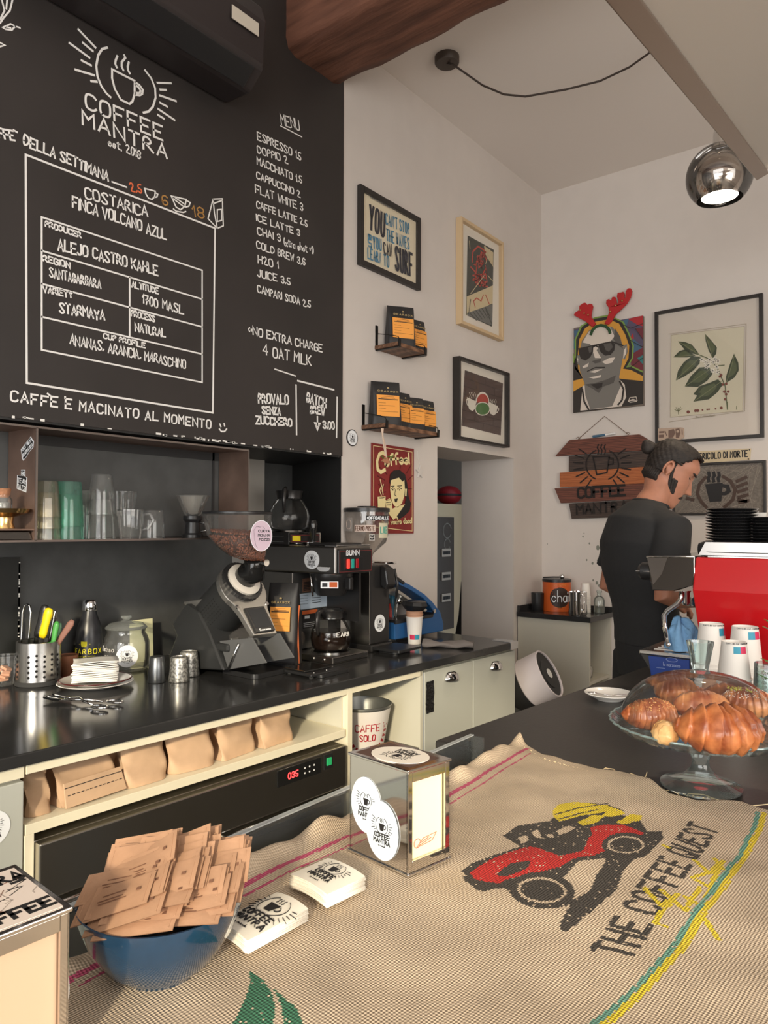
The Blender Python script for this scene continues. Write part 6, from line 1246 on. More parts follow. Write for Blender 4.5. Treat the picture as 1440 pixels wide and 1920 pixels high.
y_, z_ = SP_(480, 440); b = MB(); b.cyl((SXN+.006, y_, z_), (SXN, y_, z_), .010, n=16); ps(b, 'hinge_bolt', chrome, smooth=40)
c = onw(777, 1207); k = pxm(1, c); pcup = thing('paper_cup', 'nested white paper cups under black lids by the blue sealer', 'paper cup', c, FACE, 'nested cups by the sealer')
def cup_parts(t, k, h, r0, r1, m=ccup, rim=True, dn=False, band=None, bz=0):
    b = MB(); P = [(0, .003*1), (r0*.94, .003), (r0, 0), (r1, h-.002), (r1+.0022, h-.001), (r1+.0022, h+.002), (r1-.001, h+.002), (r1-.001, h), (r0-.001, .005)]
    if dn: P = [(r, h-z) for r, z in reversed(P)]
    b.lathe(P, 36, close=False); b.build('cup_body', m, t, smooth=40)
cup_parts(pcup, k, 50*k, 12*k, 15.5*k)
pk = lambda n_, m: mat(n_, m, .5)
pink, cyan = mat('print_pink', rgb(214, 52, 92), .5), mat('print_cyan', rgb(52, 150, 178), .5)
b = MB(); r_ = 13.2*k
def patch(b, r0, z0, z1, x0, x1, mi, cone=0.):
    n_ = 6; vs = []
    for i in range(n_+1):
        x = x0+(x1-x0)*i/n_
        for z in (z0, z1): r = r0+cone*z; vs.append((r*math.cos(x/r0), r*math.sin(x/r0), z))
    b.add(vs, [(2*i, 2*i+2, 2*i+3, 2*i+1) for i in range(n_)], mi)
patch(b, 12.25*k, 9*k, 18*k, -9*k, 0, 0, 3.5/50); patch(b, 12.25*k, 9*k, 18*k, 0, 9*k, 1, 3.5/50); b.build('printed_badge', [pink, cyan], pcup)
for i in range(2):
    o = thing('paper_cup', 'brown inner cup rim showing under the black lids', 'paper cup', c+UZ*(9*k*.6*(i+1)+0), FACE, 'nested cups by the sealer'); cup_parts(o, k, 50*k, 12*k, 15.5*k, mat('cup_tan', rgb(196, 150, 120), .6))
    o['label'] = ['lower tan cup nested in the white paper cup by the sealer', 'upper tan cup nested in the white paper cup by the sealer'][i]
zc0 = 50*k+9*k*.6*2+.004
o = thing('cup_lid', 'black plastic cup lid stack tilted on the nested cups', 'cup lid', c+UZ*zc0); b = MB(); b.lathe([(0, 0), (17*k, 0), (25*k, 10*k), (22*k, 17*k), (14*k, 18.5*k), (0, 18*k)], 9, M=Euler((.0, .06, .3)).to_matrix().to_4x4()); b.build('lid_shell', black_pl, o, bevel=.002, smooth=25)
q0, q1 = onw(800, 1214), onw(888, 1216); q0.x -= .02; cl = thing('grey_cloth', 'folded grey cleaning cloth on the worktop end', 'cloth', (q0+q1)/2); L_ = (q1-q0); hl = L_.length/2; e = L_.normalized(); s_ = Vector((-e.y, e.x, 0))
def cloth(u, v):
    a = 2*PI*v; f_ = 1+.12*math.sin(7*u+2)+.06*math.sin(17*u); w = .035*f_*(1 if abs(u-.5) < .47 else .85); h = .014*f_
    return e*((u-.5)*2*hl)+s_*(w*math.cos(a))+UZ*max(0, h+h*math.sin(a)+.004*math.sin(11*u+3*math.cos(a)))
b = MB(); b.grid(cloth, 26, 18, cv=True); b.f += [tuple(range(18))[::-1], tuple(25*18+i for i in range(18))]; b.m += [0, 0]; b.build('folded_cloth', mat('grey_microfibre', rgb(112, 106, 104), .95, bump=.6, scale=160, dist=.003), cl, smooth=60)
# ------------------------------------------------------------------ the bar
bs = .0666                                                   # the aisle edge runs slightly off the room's axis
NY = 1.334; NX = 1.141
def bx_(y): return NX+bs*(y-NY)
bar = thing('bar_counter', 'black topped bar with pale blue end panel along the service aisle', 'bar', (1.6, 2.2, 0))
barm = mat('black_bar_top', (.026, .024, .022), .38, bump=.25, scale=170, dist=.0012)
XR_ = 2.02; YE = 3.05
b = MB(); b.prism([(NX, NY), (XR_, NY), (XR_, YE), (bx_(YE), YE)], (0, 0, ZB-.032), UX, UY, (0, 0, .032)); put(b, 'counter_top', barm, bar, bevel=.006)
b = MB(); b.prism([(NX+.05, NY+.02), (XR_-.04, NY+.02), (XR_-.04, YE-.02), (bx_(YE)+.05, YE-.02)], (0, 0, 0), UX, UY, (0, 0, ZB-.033)); put(b, 'body', mat('bar_body', (.25, .24, .22), .6), bar)
b = MB(); b.bx(NX+.05, XR_-.04, NY+.012, NY+.02, .1, ZB-.036); put(b, 'end_panel', mat('pale_blue_panel', rgb(150, 168, 185), .6), bar)
b = MB(); b.bx(NX+.03, NX+.35, NY+.004, NY+.012, ZB-.052, ZB-.033); put(b, 'worn_batten', mat('worn_wood', rgb(120, 85, 62), .7), bar)
XC = 1.275                                                   # aisle side of the lower display case
case = thing('display_case', 'counter display case with clear acrylic guard under the burlap sack', 'display case', (1.6, .6, 0))
CTOP = ZB-.010
b = MB(); b.bx(XC+.01, XR_, -.55, NY-.003, 0, CTOP); put(b, 'body', mat('case_body', (.30, .28, .25), .6), case)
b = MB(); q0, q1 = PX(310, 1610, XC-.02), PX(840, 1405, XC-.02); zg = (q0.z+q1.z)/2; b.bx(XC-.022, XC-.016, .35, NY-.03, ZB-.16, zg); put(b, 'acrylic_guard', acrylic, case, bevel=.001)
b = MB(); b.bx(XC-.022, XC+.01, NY-.036, NY-.030, ZB-.16, zg); put(b, 'acrylic_return', acrylic, case)
b = MB(); b.bx(XC-.0235, XC-.0145, .35, NY-.03, zg-.0005, zg+.0015); put(b, 'polished_edge', mat('acrylic_edge', (.55, .58, .58), .2, 0, alpha=.6), case)
b = MB(); b.bx(XC-.024, XC+.012, .3, NY-.03, ZB-.19, ZB-.16); put(b, 'guard_rail', steel, case)

# ------------------------------------------------------------------ burlap sack with printed car
cH = lambda x, y: (800+x/2.25, 1420+y/2.25); cI = lambda x, y: (x/2.057, 1560+y/2.057)
LB = [PZ(*p, ZB) for p in [(972, 1390), (905, 1425), (840, 1462), (745, 1500), (655, 1535), (545, 1588), (430, 1645), (300, 1722), (130, 1815)]]
lx = [(-.2, 1.30), (.2, 1.30)]+sorted([(p.y, p.x) for p in LB]); lys, lxs = [a for a, _ in lx], [c_ for _, c_ in lx]
FBp = [PZ(*p, ZB) for p in [(972, 1388), (1013, 1418), (1129, 1449), (1213, 1469), (1255, 1492), (1300, 1506), (1350, 1510), (1387, 1512), (1436, 1524)]]
fxs = [p.x for p in FBp]+[2.2]; fys = [p.y for p in FBp]+[FBp[-1].y-.02]
def bh(x, y, u):
    h = .0032*np.sin(9*x+4*y)+.0030*np.sin(13*y-7*x+1)+.0018*np.sin(31*x+17*y)+.0012*np.sin(47*y-23*x)
    d = np.clip(u/.05, 0, 1)
    roll = .012*np.exp(-((u-.012)/.013)**2)*(1+.5*np.sin(40*y)+.3*np.sin(71*y))       # rolled hem on the aisle side
    return ZB+.006+h*.6+roll
NU, NV = 300, 470
U, V = np.meshgrid(np.linspace(0, 1, NU), np.linspace(0, 1, NV), indexing='ij')
XRB = 2.0; Y0B = .18
yy = Y0B+V*1.26
xl = np.interp(yy, lys, lxs)+.0025*np.sin(60*yy)
xx = xl+U*(XRB-xl)
yf = np.interp(xx, fxs, fys)+.004*np.sin(37*xx)+.0025*np.sin(91*xx)
yy = Y0B+V*(yf-Y0B)
xl = np.interp(yy, lys, lxs)+.0025*np.sin(60*yy); xx = xl+U*(XRB-xl)
zz3 = bh(xx, yy, xx-xl)
dr_ = np.clip((XC+.002-xx)/.03, 0, 1)
co = np.stack([xx, yy, zz3], -1).reshape(-1, 3)
idx = np.arange(NU*NV).reshape(NU, NV)
fq = np.stack([idx[:-1, :-1], idx[1:, :-1], idx[1:, 1:], idx[:-1, 1:]], -1).reshape(-1, 4)
me = bpy.data.meshes.new('burlap_sack'); me.vertices.add(len(co)); me.vertices.foreach_set('co', co.ravel().astype('f'))
me.loops.add(len(fq)*4); me.loops.foreach_set('vertex_index', fq.ravel().astype('i')); me.polygons.add(len(fq)); me.polygons.foreach_set('loop_start', np.arange(0, len(fq)*4, 4, dtype='i')); me.polygons.foreach_set('loop_total', np.full(len(fq), 4, dtype='i'))
cen = co[fq].mean(1); mi = np.zeros(len(fq), 'i')
def W2(L, f): return np.array([[(q := PZ(*f(*p), ZB+.006)).x, q.y] for p in L])
def inpoly(P):
    x, y = cen[:, 0], cen[:, 1]; r = np.zeros(len(cen), bool); bb = (x >= P[:, 0].min()) & (x <= P[:, 0].max()) & (y >= P[:, 1].min()) & (y <= P[:, 1].max()); k = np.nonzero(bb)[0]; xs, ys = x[k], y[k]; c_ = np.zeros(len(k), bool)
    for i in range(len(P)):
        a, d = P[i-1], P[i]; t = (a[1] > ys) != (d[1] > ys); c_ ^= t & (xs < (d[0]-a[0])*(ys-a[1])/(d[1]-a[1]+1e-12)+a[0])
    r[k] = c_; return r
def near(P, w):
    r = np.zeros(len(cen), bool); x, y = cen[:, 0], cen[:, 1]
    for i in range(len(P)-1):
        a, d = P[i], P[i+1]; k = np.nonzero((x > min(a[0], d[0])-w) & (x < max(a[0], d[0])+w) & (y > min(a[1], d[1])-w) & (y < max(a[1], d[1])+w))[0]
        e = d-a; L2 = max(e @ e, 1e-12); t = np.clip(((x[k]-a[0])*e[0]+(y[k]-a[1])*e[1])/L2, 0, 1); r[k] |= np.hypot(x[k]-a[0]-t*e[0], y[k]-a[1]-t*e[1]) < w
    return r
rough = np.random.RandomState(2).rand(len(cen)) < .975
def paint(m, i, L=1.): mi[m & rough] = i
BURL, INK_, RED_, YEL_, TEAL_, PINK_, GREEN_ = range(7)
ell = lambda cx, cy, rx, ry, t=0: [(cx+rx*math.cos(a)*math.cos(t)-ry*math.sin(a)*math.sin(t), cy+rx*math.cos(a)*math.sin(t)+ry*math.sin(a)*math.cos(t)) for a in [2*PI*i/32 for i in range(32)]]
paint(inpoly(W2([(145, 472), (200, 440), (330, 400), (400, 375), (325, 325), (385, 285), (520, 262), (560, 215), (640, 200), (780, 230), (900, 262), (930, 318), (992, 316), (998, 345), (960, 390), (915, 430), (870, 440), (830, 485), (800, 560), (720, 630), (640, 690), (590, 726), (563, 722), (565, 690), (610, 620), (560, 635), (450, 630), (370, 600), (330, 545), (230, 567), (200, 547), (215, 532), (158, 520), (168, 495)], cH)), INK_)
paint(inpoly(W2([(595, 488), (640, 440), (755, 428), (750, 455), (715, 500), (690, 560), (640, 592), (612, 600), (602, 560), (572, 508)], cH)), BURL)
paint(inpoly(W2([(180, 480), (250, 440), (340, 405), (440, 375), (520, 400), (560, 418), (660, 390), (680, 340), (700, 320), (690, 290), (750, 280), (830, 285), (920, 325), (900, 335), (860, 325), (800, 325), (745, 345), (740, 370), (765, 390), (700, 415), (640, 420), (560, 465), (480, 485), (420, 500), (330, 515), (310, 532), (240, 520), (200, 505)], cH)), RED_)
paint(inpoly(W2([(290, 495), (350, 450), (440, 440), (430, 465), (400, 482), (330, 502)], cH)), INK_)
for cx, cy, rx, ry in ((487, 563, 138, 76), (840, 372, 100, 52)): paint(inpoly(W2(ell(cx, cy, rx, ry, .08), cH)), INK_)
for cx, cy, rx, ry in ((487, 563, 105, 55), (840, 372, 78, 37)): paint(inpoly(W2(ell(cx, cy, rx, ry, .08), cH)), BURL); paint(inpoly(W2(ell(cx, cy, rx*.87, ry*.84, .08), cH)), INK_)
for L in ([(530, 215), (560, 190), (620, 182), (740, 195), (820, 220), (838, 238), (780, 246), (735, 242), (760, 225), (650, 235), (560, 262), (535, 240)], [(635, 265), (700, 235), (748, 240), (720, 268), (660, 282)], [(800, 272), (860, 238), (908, 245), (905, 264), (830, 284)]): paint(inpoly(W2(L, cH)), YEL_)
for L in ([(540, 230), (640, 205), (760, 195)], [(560, 250), (650, 225), (720, 215)], [(690, 190), (760, 200), (830, 225)]): paint(near(W2(L, cH), .0016), INK_)
for L in ([(440, 312), (470, 300), (482, 330), (505, 340), (460, 335)], [(545, 305), (600, 280), (627, 290), (590, 312), (560, 322)], [(385, 332), (425, 325), (430, 350), (400, 362)], [(500, 322), (530, 318), (540, 332), (515, 335)]): paint(inpoly(W2(L, cH)), BURL)
for L in ([(160, 500), (210, 545), (330, 550)], [(330, 325), (395, 370), (430, 360)]): paint(near(W2(L, cH), .003), INK_)
B0, B1, T0, T1 = W2([(858, 842), (1222, 305), (703, 800), (1118, 268)], cH)
for st in text('THE COFFEE QUEST', 1, 1, 1.9):
    P = []
    for i in range(len(st)-1):
        for j in range(2): P.append((st[i][0]+(st[i+1][0]-st[i][0])*j/2, st[i][1]+(st[i+1][1]-st[i][1])*j/2))
    P.append(st[-1]); paint(near(np.array([(B0*(1-u)+B1*u)*(1-v)+(T0*(1-u)+T1*u)*v for u, v in P]), .0036), INK_)
for L in ([(920, 560), (990, 640), (1060, 590), (960, 700), (1010, 720)], [(990, 570), (1090, 660), (1150, 560)], [(1090, 600), (1160, 640), (1200, 560), (1120, 520), (1180, 500)], [(1130, 440), (1190, 500), (1250, 440), (1200, 550)], [(1000, 375), (1020, 385)], [(1170, 690), (1230, 770)], [(1215, 430), (1250, 480)]): paint(near(W2(L, cH), .0034), YEL_)
paint(near(W2([(1398, 235), (1380, 300), (1330, 400), (1230, 540), (1150, 640), (1060, 780), (900, 950), (690, 1130), (600, 1190)], cH), .0034), TEAL_)
paint(near(W2([(1424, 238), (1402, 310), (1347, 420), (1247, 560), (1172, 660), (1083, 800), (930, 960), (740, 1130), (660, 1190)], cH), .0042), YEL_)
idp = lambda x, y: (x, y)
paint(near(W2([(989, 1402), (930, 1437), (840, 1489), (740, 1530), (656, 1568), (545, 1620), (437, 1674), (300, 1745), (146, 1832), (60, 1880)], idp), .0042), PINK_)
paint(near(W2([(995, 1412), (935, 1449), (846, 1501), (745, 1543), (664, 1583), (552, 1634), (443, 1689), (305, 1762), (150, 1850)], idp), .0016), PINK_)
paint(inpoly(W2([(960, 530), (1010, 560), (1050, 620), (1062, 680), (1052, 745), (1040, 800), (860, 800), (925, 690), (955, 620), (967, 570)], cI)), GREEN_)
paint(inpoly(W2([(1055, 600), (1100, 640), (1142, 680), (1172, 745), (1180, 800), (1085, 800), (1095, 745), (1088, 680)], cI)), GREEN_)
me.polygons.foreach_set('material_index', mi); me.polygons.foreach_set('use_smooth', np.ones(len(fq), bool))
def weave(name, col, amt=.34):
    m = bpy.data.materials.new(name); m.use_nodes = True; nt = m.node_tree; bs_ = nt.nodes['Principled BSDF']; L = nt.links.new; N = nt.nodes.new
    tc = N('ShaderNodeTexCoord'); mp = N('ShaderNodeMapping'); mp.inputs['Rotation'].default_value = (0, 0, .06); L(tc.outputs['Object'], mp.inputs[0]); ws_ = []
    for ax_ in 'XY':
        w = N('ShaderNodeTexWave'); w.bands_direction = ax_; w.inputs['Scale'].default_value = 92 if ax_ == 'X' else 84; w.inputs['Distortion'].default_value = 1.6; w.inputs['Detail'].default_value = 2; w.inputs['Detail Scale'].default_value = .6; L(mp.outputs[0], w.inputs[0]); ws_.append(w)
    mul = N('ShaderNodeMath'); mul.operation = 'MULTIPLY'; L(ws_[0].outputs['Fac'], mul.inputs[0]); L(ws_[1].outputs['Fac'], mul.inputs[1])
    add = N('ShaderNodeMath'); add.operation = 'ADD'; L(ws_[0].outputs['Fac'], add.inputs[0]); L(ws_[1].outputs['Fac'], add.inputs[1]); hf = N('ShaderNodeMath'); hf.operation = 'MULTIPLY'; hf.inputs[1].default_value = .5; L(add.outputs[0], hf.inputs[0])
    nz = N('ShaderNodeTexNoise'); nz.inputs['Scale'].default_value = 14; nz.inputs['Detail'].default_value = 6; L(tc.outputs['Object'], nz.inputs['Vector'])
    cr = N('ShaderNodeValToRGB'); cr.color_ramp.elements[0].position = .08; cr.color_ramp.elements[0].color = (*[c*(1-amt) for c in col], 1); cr.color_ramp.elements[1].position = .75; cr.color_ramp.elements[1].color = (*col, 1); L(hf.outputs[0], cr.inputs[0])
    mx = N('ShaderNodeMix'); mx.data_type = 'RGBA'; mx.blend_type = 'MULTIPLY'; mx.inputs[0].default_value = .5; L(cr.outputs[0], mx.inputs[6]); L(nz.outputs['Fac'], mx.inputs[7]); L(mx.outputs[2], bs_.inputs['Base Color'])
    bp = N('ShaderNodeBump'); bp.inputs['Strength'].default_value = .8; bp.inputs['Distance'].default_value = .0016; L(hf.outputs[0], bp.inputs['Height']); L(bp.outputs[0], bs_.inputs['Normal']); bs_.inputs['Roughness'].default_value = .95
    return m
for n_, c_ in (('burlap', (228, 206, 178)), ('burlap_ink', (78, 72, 66)), ('burlap_red', (215, 50, 45)), ('burlap_yellow', (250, 222, 60)), ('burlap_teal', (120, 175, 155)), ('burlap_pink', (218, 95, 130)), ('burlap_green', (70, 132, 100))): me.materials.append(weave(n_, rgb(*c_)))
me.update(); sack = bpy.data.objects.new('burlap_sack', me); COL.objects.link(sack)
sd = sack.modifiers.new('Solidify', 'SOLIDIFY'); sd.thickness = .0022; sd.offset = -1
tag(sack, 'coffee sack of burlap printed with a red car spread over the bar', 'burlap sack')
# loose threads at the far hem
thm = mat('jute_thread', rgb(225, 205, 165), .9); rn = random.Random(12)
th = MB()
for px_ in list(range(975, 1440, 9)):
    yb_ = np.interp(px_, [972, 1013, 1129, 1213, 1289, 1387, 1436], [1388, 1418, 1449, 1469, 1487, 1504, 1524]); p = PZ(px_, yb_+3, ZB+.008); L_ = rn.uniform(.004, .014); th.tube([p, p+Vector((rn.uniform(-.004, .004), L_*.6, -.002)), p+Vector((rn.uniform(-.008, .008), L_, -.005))], .0005, 4)
for L in ([(1125, 1447), (1135, 1440), (1150, 1442), (1160, 1452)], [(1182, 1450), (1195, 1455), (1205, 1465), (1212, 1468)], [(1213, 1448), (1209, 1460), (1212, 1470)], [(1212, 1468), (1225, 1470), (1232, 1472)], [(1290, 1488), (1320, 1490), (1345, 1500), (1370, 1507), (1400, 1512), (1440, 1508)]): th.tube([PZ(*p, ZB+.004) for p in L], .0009, 5)
o = th.build('loose_threads', thm, sack); o['kind'] = 'stuff'

# ------------------------------------------------------------------ napkin holders
def ztop(x, y): return float(bh(np.array(x), np.array(y), np.array(.2)))+.001
n1, n2, n3 = (PZ(*p, ZB+.008) for p in ((765, 1645), (843, 1612), (655, 1595)))
mirror = mat('mirror_steel', (.66, .64, .62), .07, 1)
def napkin_holder(lab, o, ea, eb, wa, wb, h, nap_col, nap_lab):
    # o: near bottom corner; ea along the mirrored side, eb along the open napkin side
    t = thing('napkin_holder', lab, 'napkin holder', o); ea = Vector(ea).normalized(); eb = Vector(eb).normalized()
    Mx = Matrix(((ea.x, eb.x, 0, 0), (ea.y, eb.y, 0, 0), (0, 0, 1, 0), (0, 0, 0, 1)))
    def bb(x0, x1, y0, y1, z0, z1): b = MB(); b.box(((x0+x1)/2, (y0+y1)/2, (z0+z1)/2), (x1-x0, y1-y0, z1-z0), M=Mx); return b
    bb(0, wa, 0, .003, .001, h-.001).build('mirror_side', mirror, t, bevel=.001); bb(0, wa, wb-.003, wb, .001, h-.001).build('mirror_side', mirror, t, bevel=.001)
    bb(-.002, wa+.002, -.002, wb+.002, h-.004, h).build('top_plate', mirror, t, bevel=.001); bb(-.002, wa+.002, -.002, wb+.002, 0, .004).build('base_plate', mirror, t, bevel=.001)
    for x0 in (0, wa-.004):
        b = MB()
        for bx0 in ((0, .008, .004, h-.004), (wb-.008, wb, .004, h-.004)): b.box((x0+.002, (bx0[0]+bx0[1])/2, h/2), (.004, bx0[1]-bx0[0], h-.008), M=Mx)
        b.box((x0+.002, wb/2, h-.011), (.004, wb-.016, .014), M=Mx); b.box((x0+.002, wb/2, .011), (.004, wb-.016, .014), M=Mx); b.build('front_frame', mirror, t, bevel=.0008)
    nb = bb(.007, wa-.007, .005, wb-.005, .006, h-.006); n_ = nb.build('paper_napkins', nap_col, None, bevel=.003); n_.location = o; tag(n_, nap_lab, 'napkins')
    return t, ea, eb, Mx, n_
hN = .140
tN, ea, eb, Mx, napk = napkin_holder('mirror steel napkin holder with white round stickers in the middle of the burlap', n1, n3-n1, n2-n1, (n3-n1).length, (n2-n1).length, hN, mat('napkin_cream', rgb(250, 238, 190), .8), 'pale yellow paper napkins packed in the steel holder beside the printed car')
o_ = (n3-n1); wa, wb = (n3-n1).length, (n2-n1).length
nm = -eb; u_ = -ea
for n_, sx, sz, r_, h_ in (('side_sticker', .078, .074, .030, .0006), ('side_sticker', .046, .048, .031, .0016)): sticker(tN, n_, ea*sx+nm*h_+UZ*sz, u_, UZ, nm, r_*.98, r_*1.28, 'round white logo sticker', mat('sticker_blue_white', rgb(225, 235, 245), .4))
sticker(tN, 'top_sticker', ea*(wa*.48)+eb*(wb*.5)+UZ*(hN+.0002), -ea, -eb, UZ, .044, .034, 'round white logo sticker on top', mat('sticker_cream_white', rgb(236, 228, 215), .4), .044)
b = MB(); b.prism([(-.05, -.030), (.05, -.034), (.052, .032), (-.046, .030)], ea*(wa*.5)+eb*(wb*.5)+UZ*(hN+.0001), ea, eb, UZ*.0002); b.build('torn_sticker', mat('torn_sticker_brown', rgb(84, 62, 54), .5), tN)
b = MB(); q = -ea*.0004*0+eb*(wb*.5)-ea*(-.0066)+UZ*.034
b.ribbon([[(-.018, 0), (-.005, .010), (.02, .012), (.012, .003), (-.018, 0)], [(-.012, .002), (.010, .007)], [(-.010, .005), (.006, .009)], arcst(-.016, .006, .006, 0, 330, 10)], ea*.0065+eb*(wb*.5)+UZ*.030, eb, UZ, -ea, .0009, .0005); pr_ = b.build('printed_mark', mat('napkin_print', rgb(190, 110, 100), .7)); pr_.parent = napk
# second holder at the left edge
h2 = .135; z2 = ZB+.008+h2
m1, m2, m3 = PZ(131, 1700, z2), PZ(39, 1628, z2), PZ(0, 1752, z2)
e1 = (m3-m1); e2_ = (m2-m1); e1.normalize(); e2_ = Vector((e1.y, -e1.x, 0)) if Vector((e1.y, -e1.x, 0)).dot(m2-m1) > 0 else Vector((-e1.y, e1.x, 0))
o2 = Vector((m1.x, m1.y, ZB+.008))
t2, a2, b2, Mx2, nk2 = napkin_holder('steel napkin holder with collaged top at the left end of the bar', o2, e2_, e1, .115, .085, h2, mat('napkin_brown', rgb(196, 164, 138), .8), 'brown paper napkins packed in the holder at the left end of the bar')
b = MB(); b.prism([(.004, .004), (.108, .003), (.110, .080), (.006, .082)], UZ*(h2+.0002), a2, b2, UZ*.0006, 0)
b.ribbon(place(text('MANTRA', .07, .018, 1.8), 0, 0), a2*.082+b2*.074+UZ*(h2+.0008), -b2, a2, UZ, .0036, .0003, 1); b.ribbon(place(text('COFFEE', .07, .016, 1.8), 0, 0), a2*.014+b2*.076+UZ*(h2+.0008), -b2, a2, UZ, .0042, .0003, 1)
rn = random.Random(21)
for k in range(26):
    c_ = a2*rn.uniform(.035, .10)+b2*rn.uniform(.008, .078)+UZ*(h2+.0008); b.ribbon([[(0, 0), (rn.uniform(-.012, .012), rn.uniform(-.01, .01)), (rn.uniform(-.016, .016), rn.uniform(-.014, .014))]], c_, b2, a2, UZ, rn.choice([.0008, .0016, .004]), .0003, rn.choice([1, 2, 3]))
b.build('top_collage', [mat('collage_paper', rgb(218, 205, 195), .5), MATS['ink'], mat('collage_brown', rgb(120, 84, 66), .6), mat('collage_grey', rgb(160, 150, 142), .6)], t2)
sticker(t2, 'side_sticker', a2*.030-b2*.0035+UZ*.06, a2, UZ, -b2, .022, .026, 'round white logo sticker')
b = MB(); b.sph(a2*.098+b2*.06+UZ*(h2+.008), .009, 12, sc=(1, 1, .8)); b.build('white_knob', white_pl, t2, smooth=True)

# ------------------------------------------------------------------ sugar bowl
bc = PZ(292, 1852, ZB+.008); dB = (bc-CAM).dot(CF)
rB = pxm(152, bc+Vector((.0, .03, .08))); hB = .078
bowl = thing('sugar_bowl', 'dark blue glazed bowl heaped with brown sugar sachets', 'bowl', (bc.x-.022, bc.y+.022, ZB+.008)); bw0 = Vector(bowl.location)
b = MB(); b.lathe([(0, .004), (rB*.42, .004), (rB*.45, 0), (rB*.48, .004), (rB*.68, hB*.22), (rB*.88, hB*.55), (rB*.98, hB*.85), (rB, hB), (rB*.975, hB), (rB*.95, hB*.85), (rB*.85, hB*.55), (rB*.64, hB*.24), (rB*.4, .012), (0, .011)], 64); b.build('glazed_bowl', mat('blue_glaze', (.012, .045, .095), .12, coat=.6, var=.3, scale=20, bump=.02), bowl, smooth=50)
sk = mat('sachet_kraft', rgb(180, 140, 110), .7, bump=.3, scale=40, var=.12)
def sachet_mesh():
    W_, H_ = .078, .044; b = MB()
    for sgn in (1, -1): b.grid(lambda u, v: ((u-.5)*W_, (v-.5)*H_, sgn*(.0004+.0022*(max(0, math.sin(PI*min(1, max(0, (u-.10)/.80))))*max(0, math.sin(PI*min(1, max(0, (v-.08)/.84)))))**.6)), 9, 7)
    b.ribbon([[(-.034, -.018), (-.034, .018)], [(.034, -.018), (.034, .018)]], (0, 0, .0006), UX, UY, UZ, .0009, .0003, 0)
    b.ribbon([[(-.012, .004), (.012, .004)], [(-.016, -.002), (.010, -.002)], [(-.014, -.006), (.014, -.006)]], (0, 0, .0029), UX, UY, UZ, .0011, .0003, 1); b.prism([(.024, -.002), (.028, -.002), (.028, .002), (.024, .002)], (0, 0, .0027), UX, UY, UZ*.0003, 1)
    return b
s0 = sachet_mesh().build('sugar_sachet', [sk, mat('sachet_ink', rgb(120, 84, 64), .7)], smooth=60); tag(s0, 'brown paper sugar sachet in the dark blue bowl', 'sugar sachet', 'sugar sachets in the blue bowl')
rn = random.Random(14); first = True; ur = Vector((.785, .62, 0)); ut = Vector((.62, -.785, 0))       # to the right / towards the viewer
for row in range(15):
    f_ = row/14
    for col_ in (-1, 0, 1):
        for kk in range(2 if row < 12 else 1):
            if abs(col_) and row in (0, 14): continue
            dep = -.062+.116*f_+rn.uniform(-.005, .005)+kk*.003; lat = .004+col_*(.038-.012*abs(f_-.4))+rn.uniform(-.010, .010); rr_ = math.hypot(dep, lat)
            hgt = hB+.020*(1-(rr_/(rB*1.0))**2)+.012*(1-f_)-.002*f_-.004+rn.uniform(-.003, .004)
            p = bw0+ur*lat+ut*dep+UZ*hgt
            roll_ = rn.uniform(.08, .34)-.10*col_+(rn.uniform(-.2, .2) if f_ < .5 else 0); lean = (.62-.50*f_)+rn.uniform(-.10, .10)         # lean back, flatter towards the front
            X_ = (ur*math.cos(roll_)+UZ*math.sin(roll_)).normalized(); up0 = (UZ*math.cos(roll_)-ur*math.sin(roll_)); Y_ = (up0*math.sin(lean)-ut*math.cos(lean)).normalized(); Z_ = X_.cross(Y_).normalized(); Y_ = Z_.cross(X_)
            if Z_.dot(ut) < 0 and Z_.z < 0: Z_ = -Z_; X_ = -X_
            o = s0 if first else s0.copy()
            if not first: COL.objects.link(o)
            first = False
            o.matrix_world = Matrix(((X_.x, Y_.x, Z_.x, p.x), (X_.y, Y_.y, Z_.y, p.y), (X_.z, Y_.z, Z_.z, p.z), (0, 0, 0, 1)))

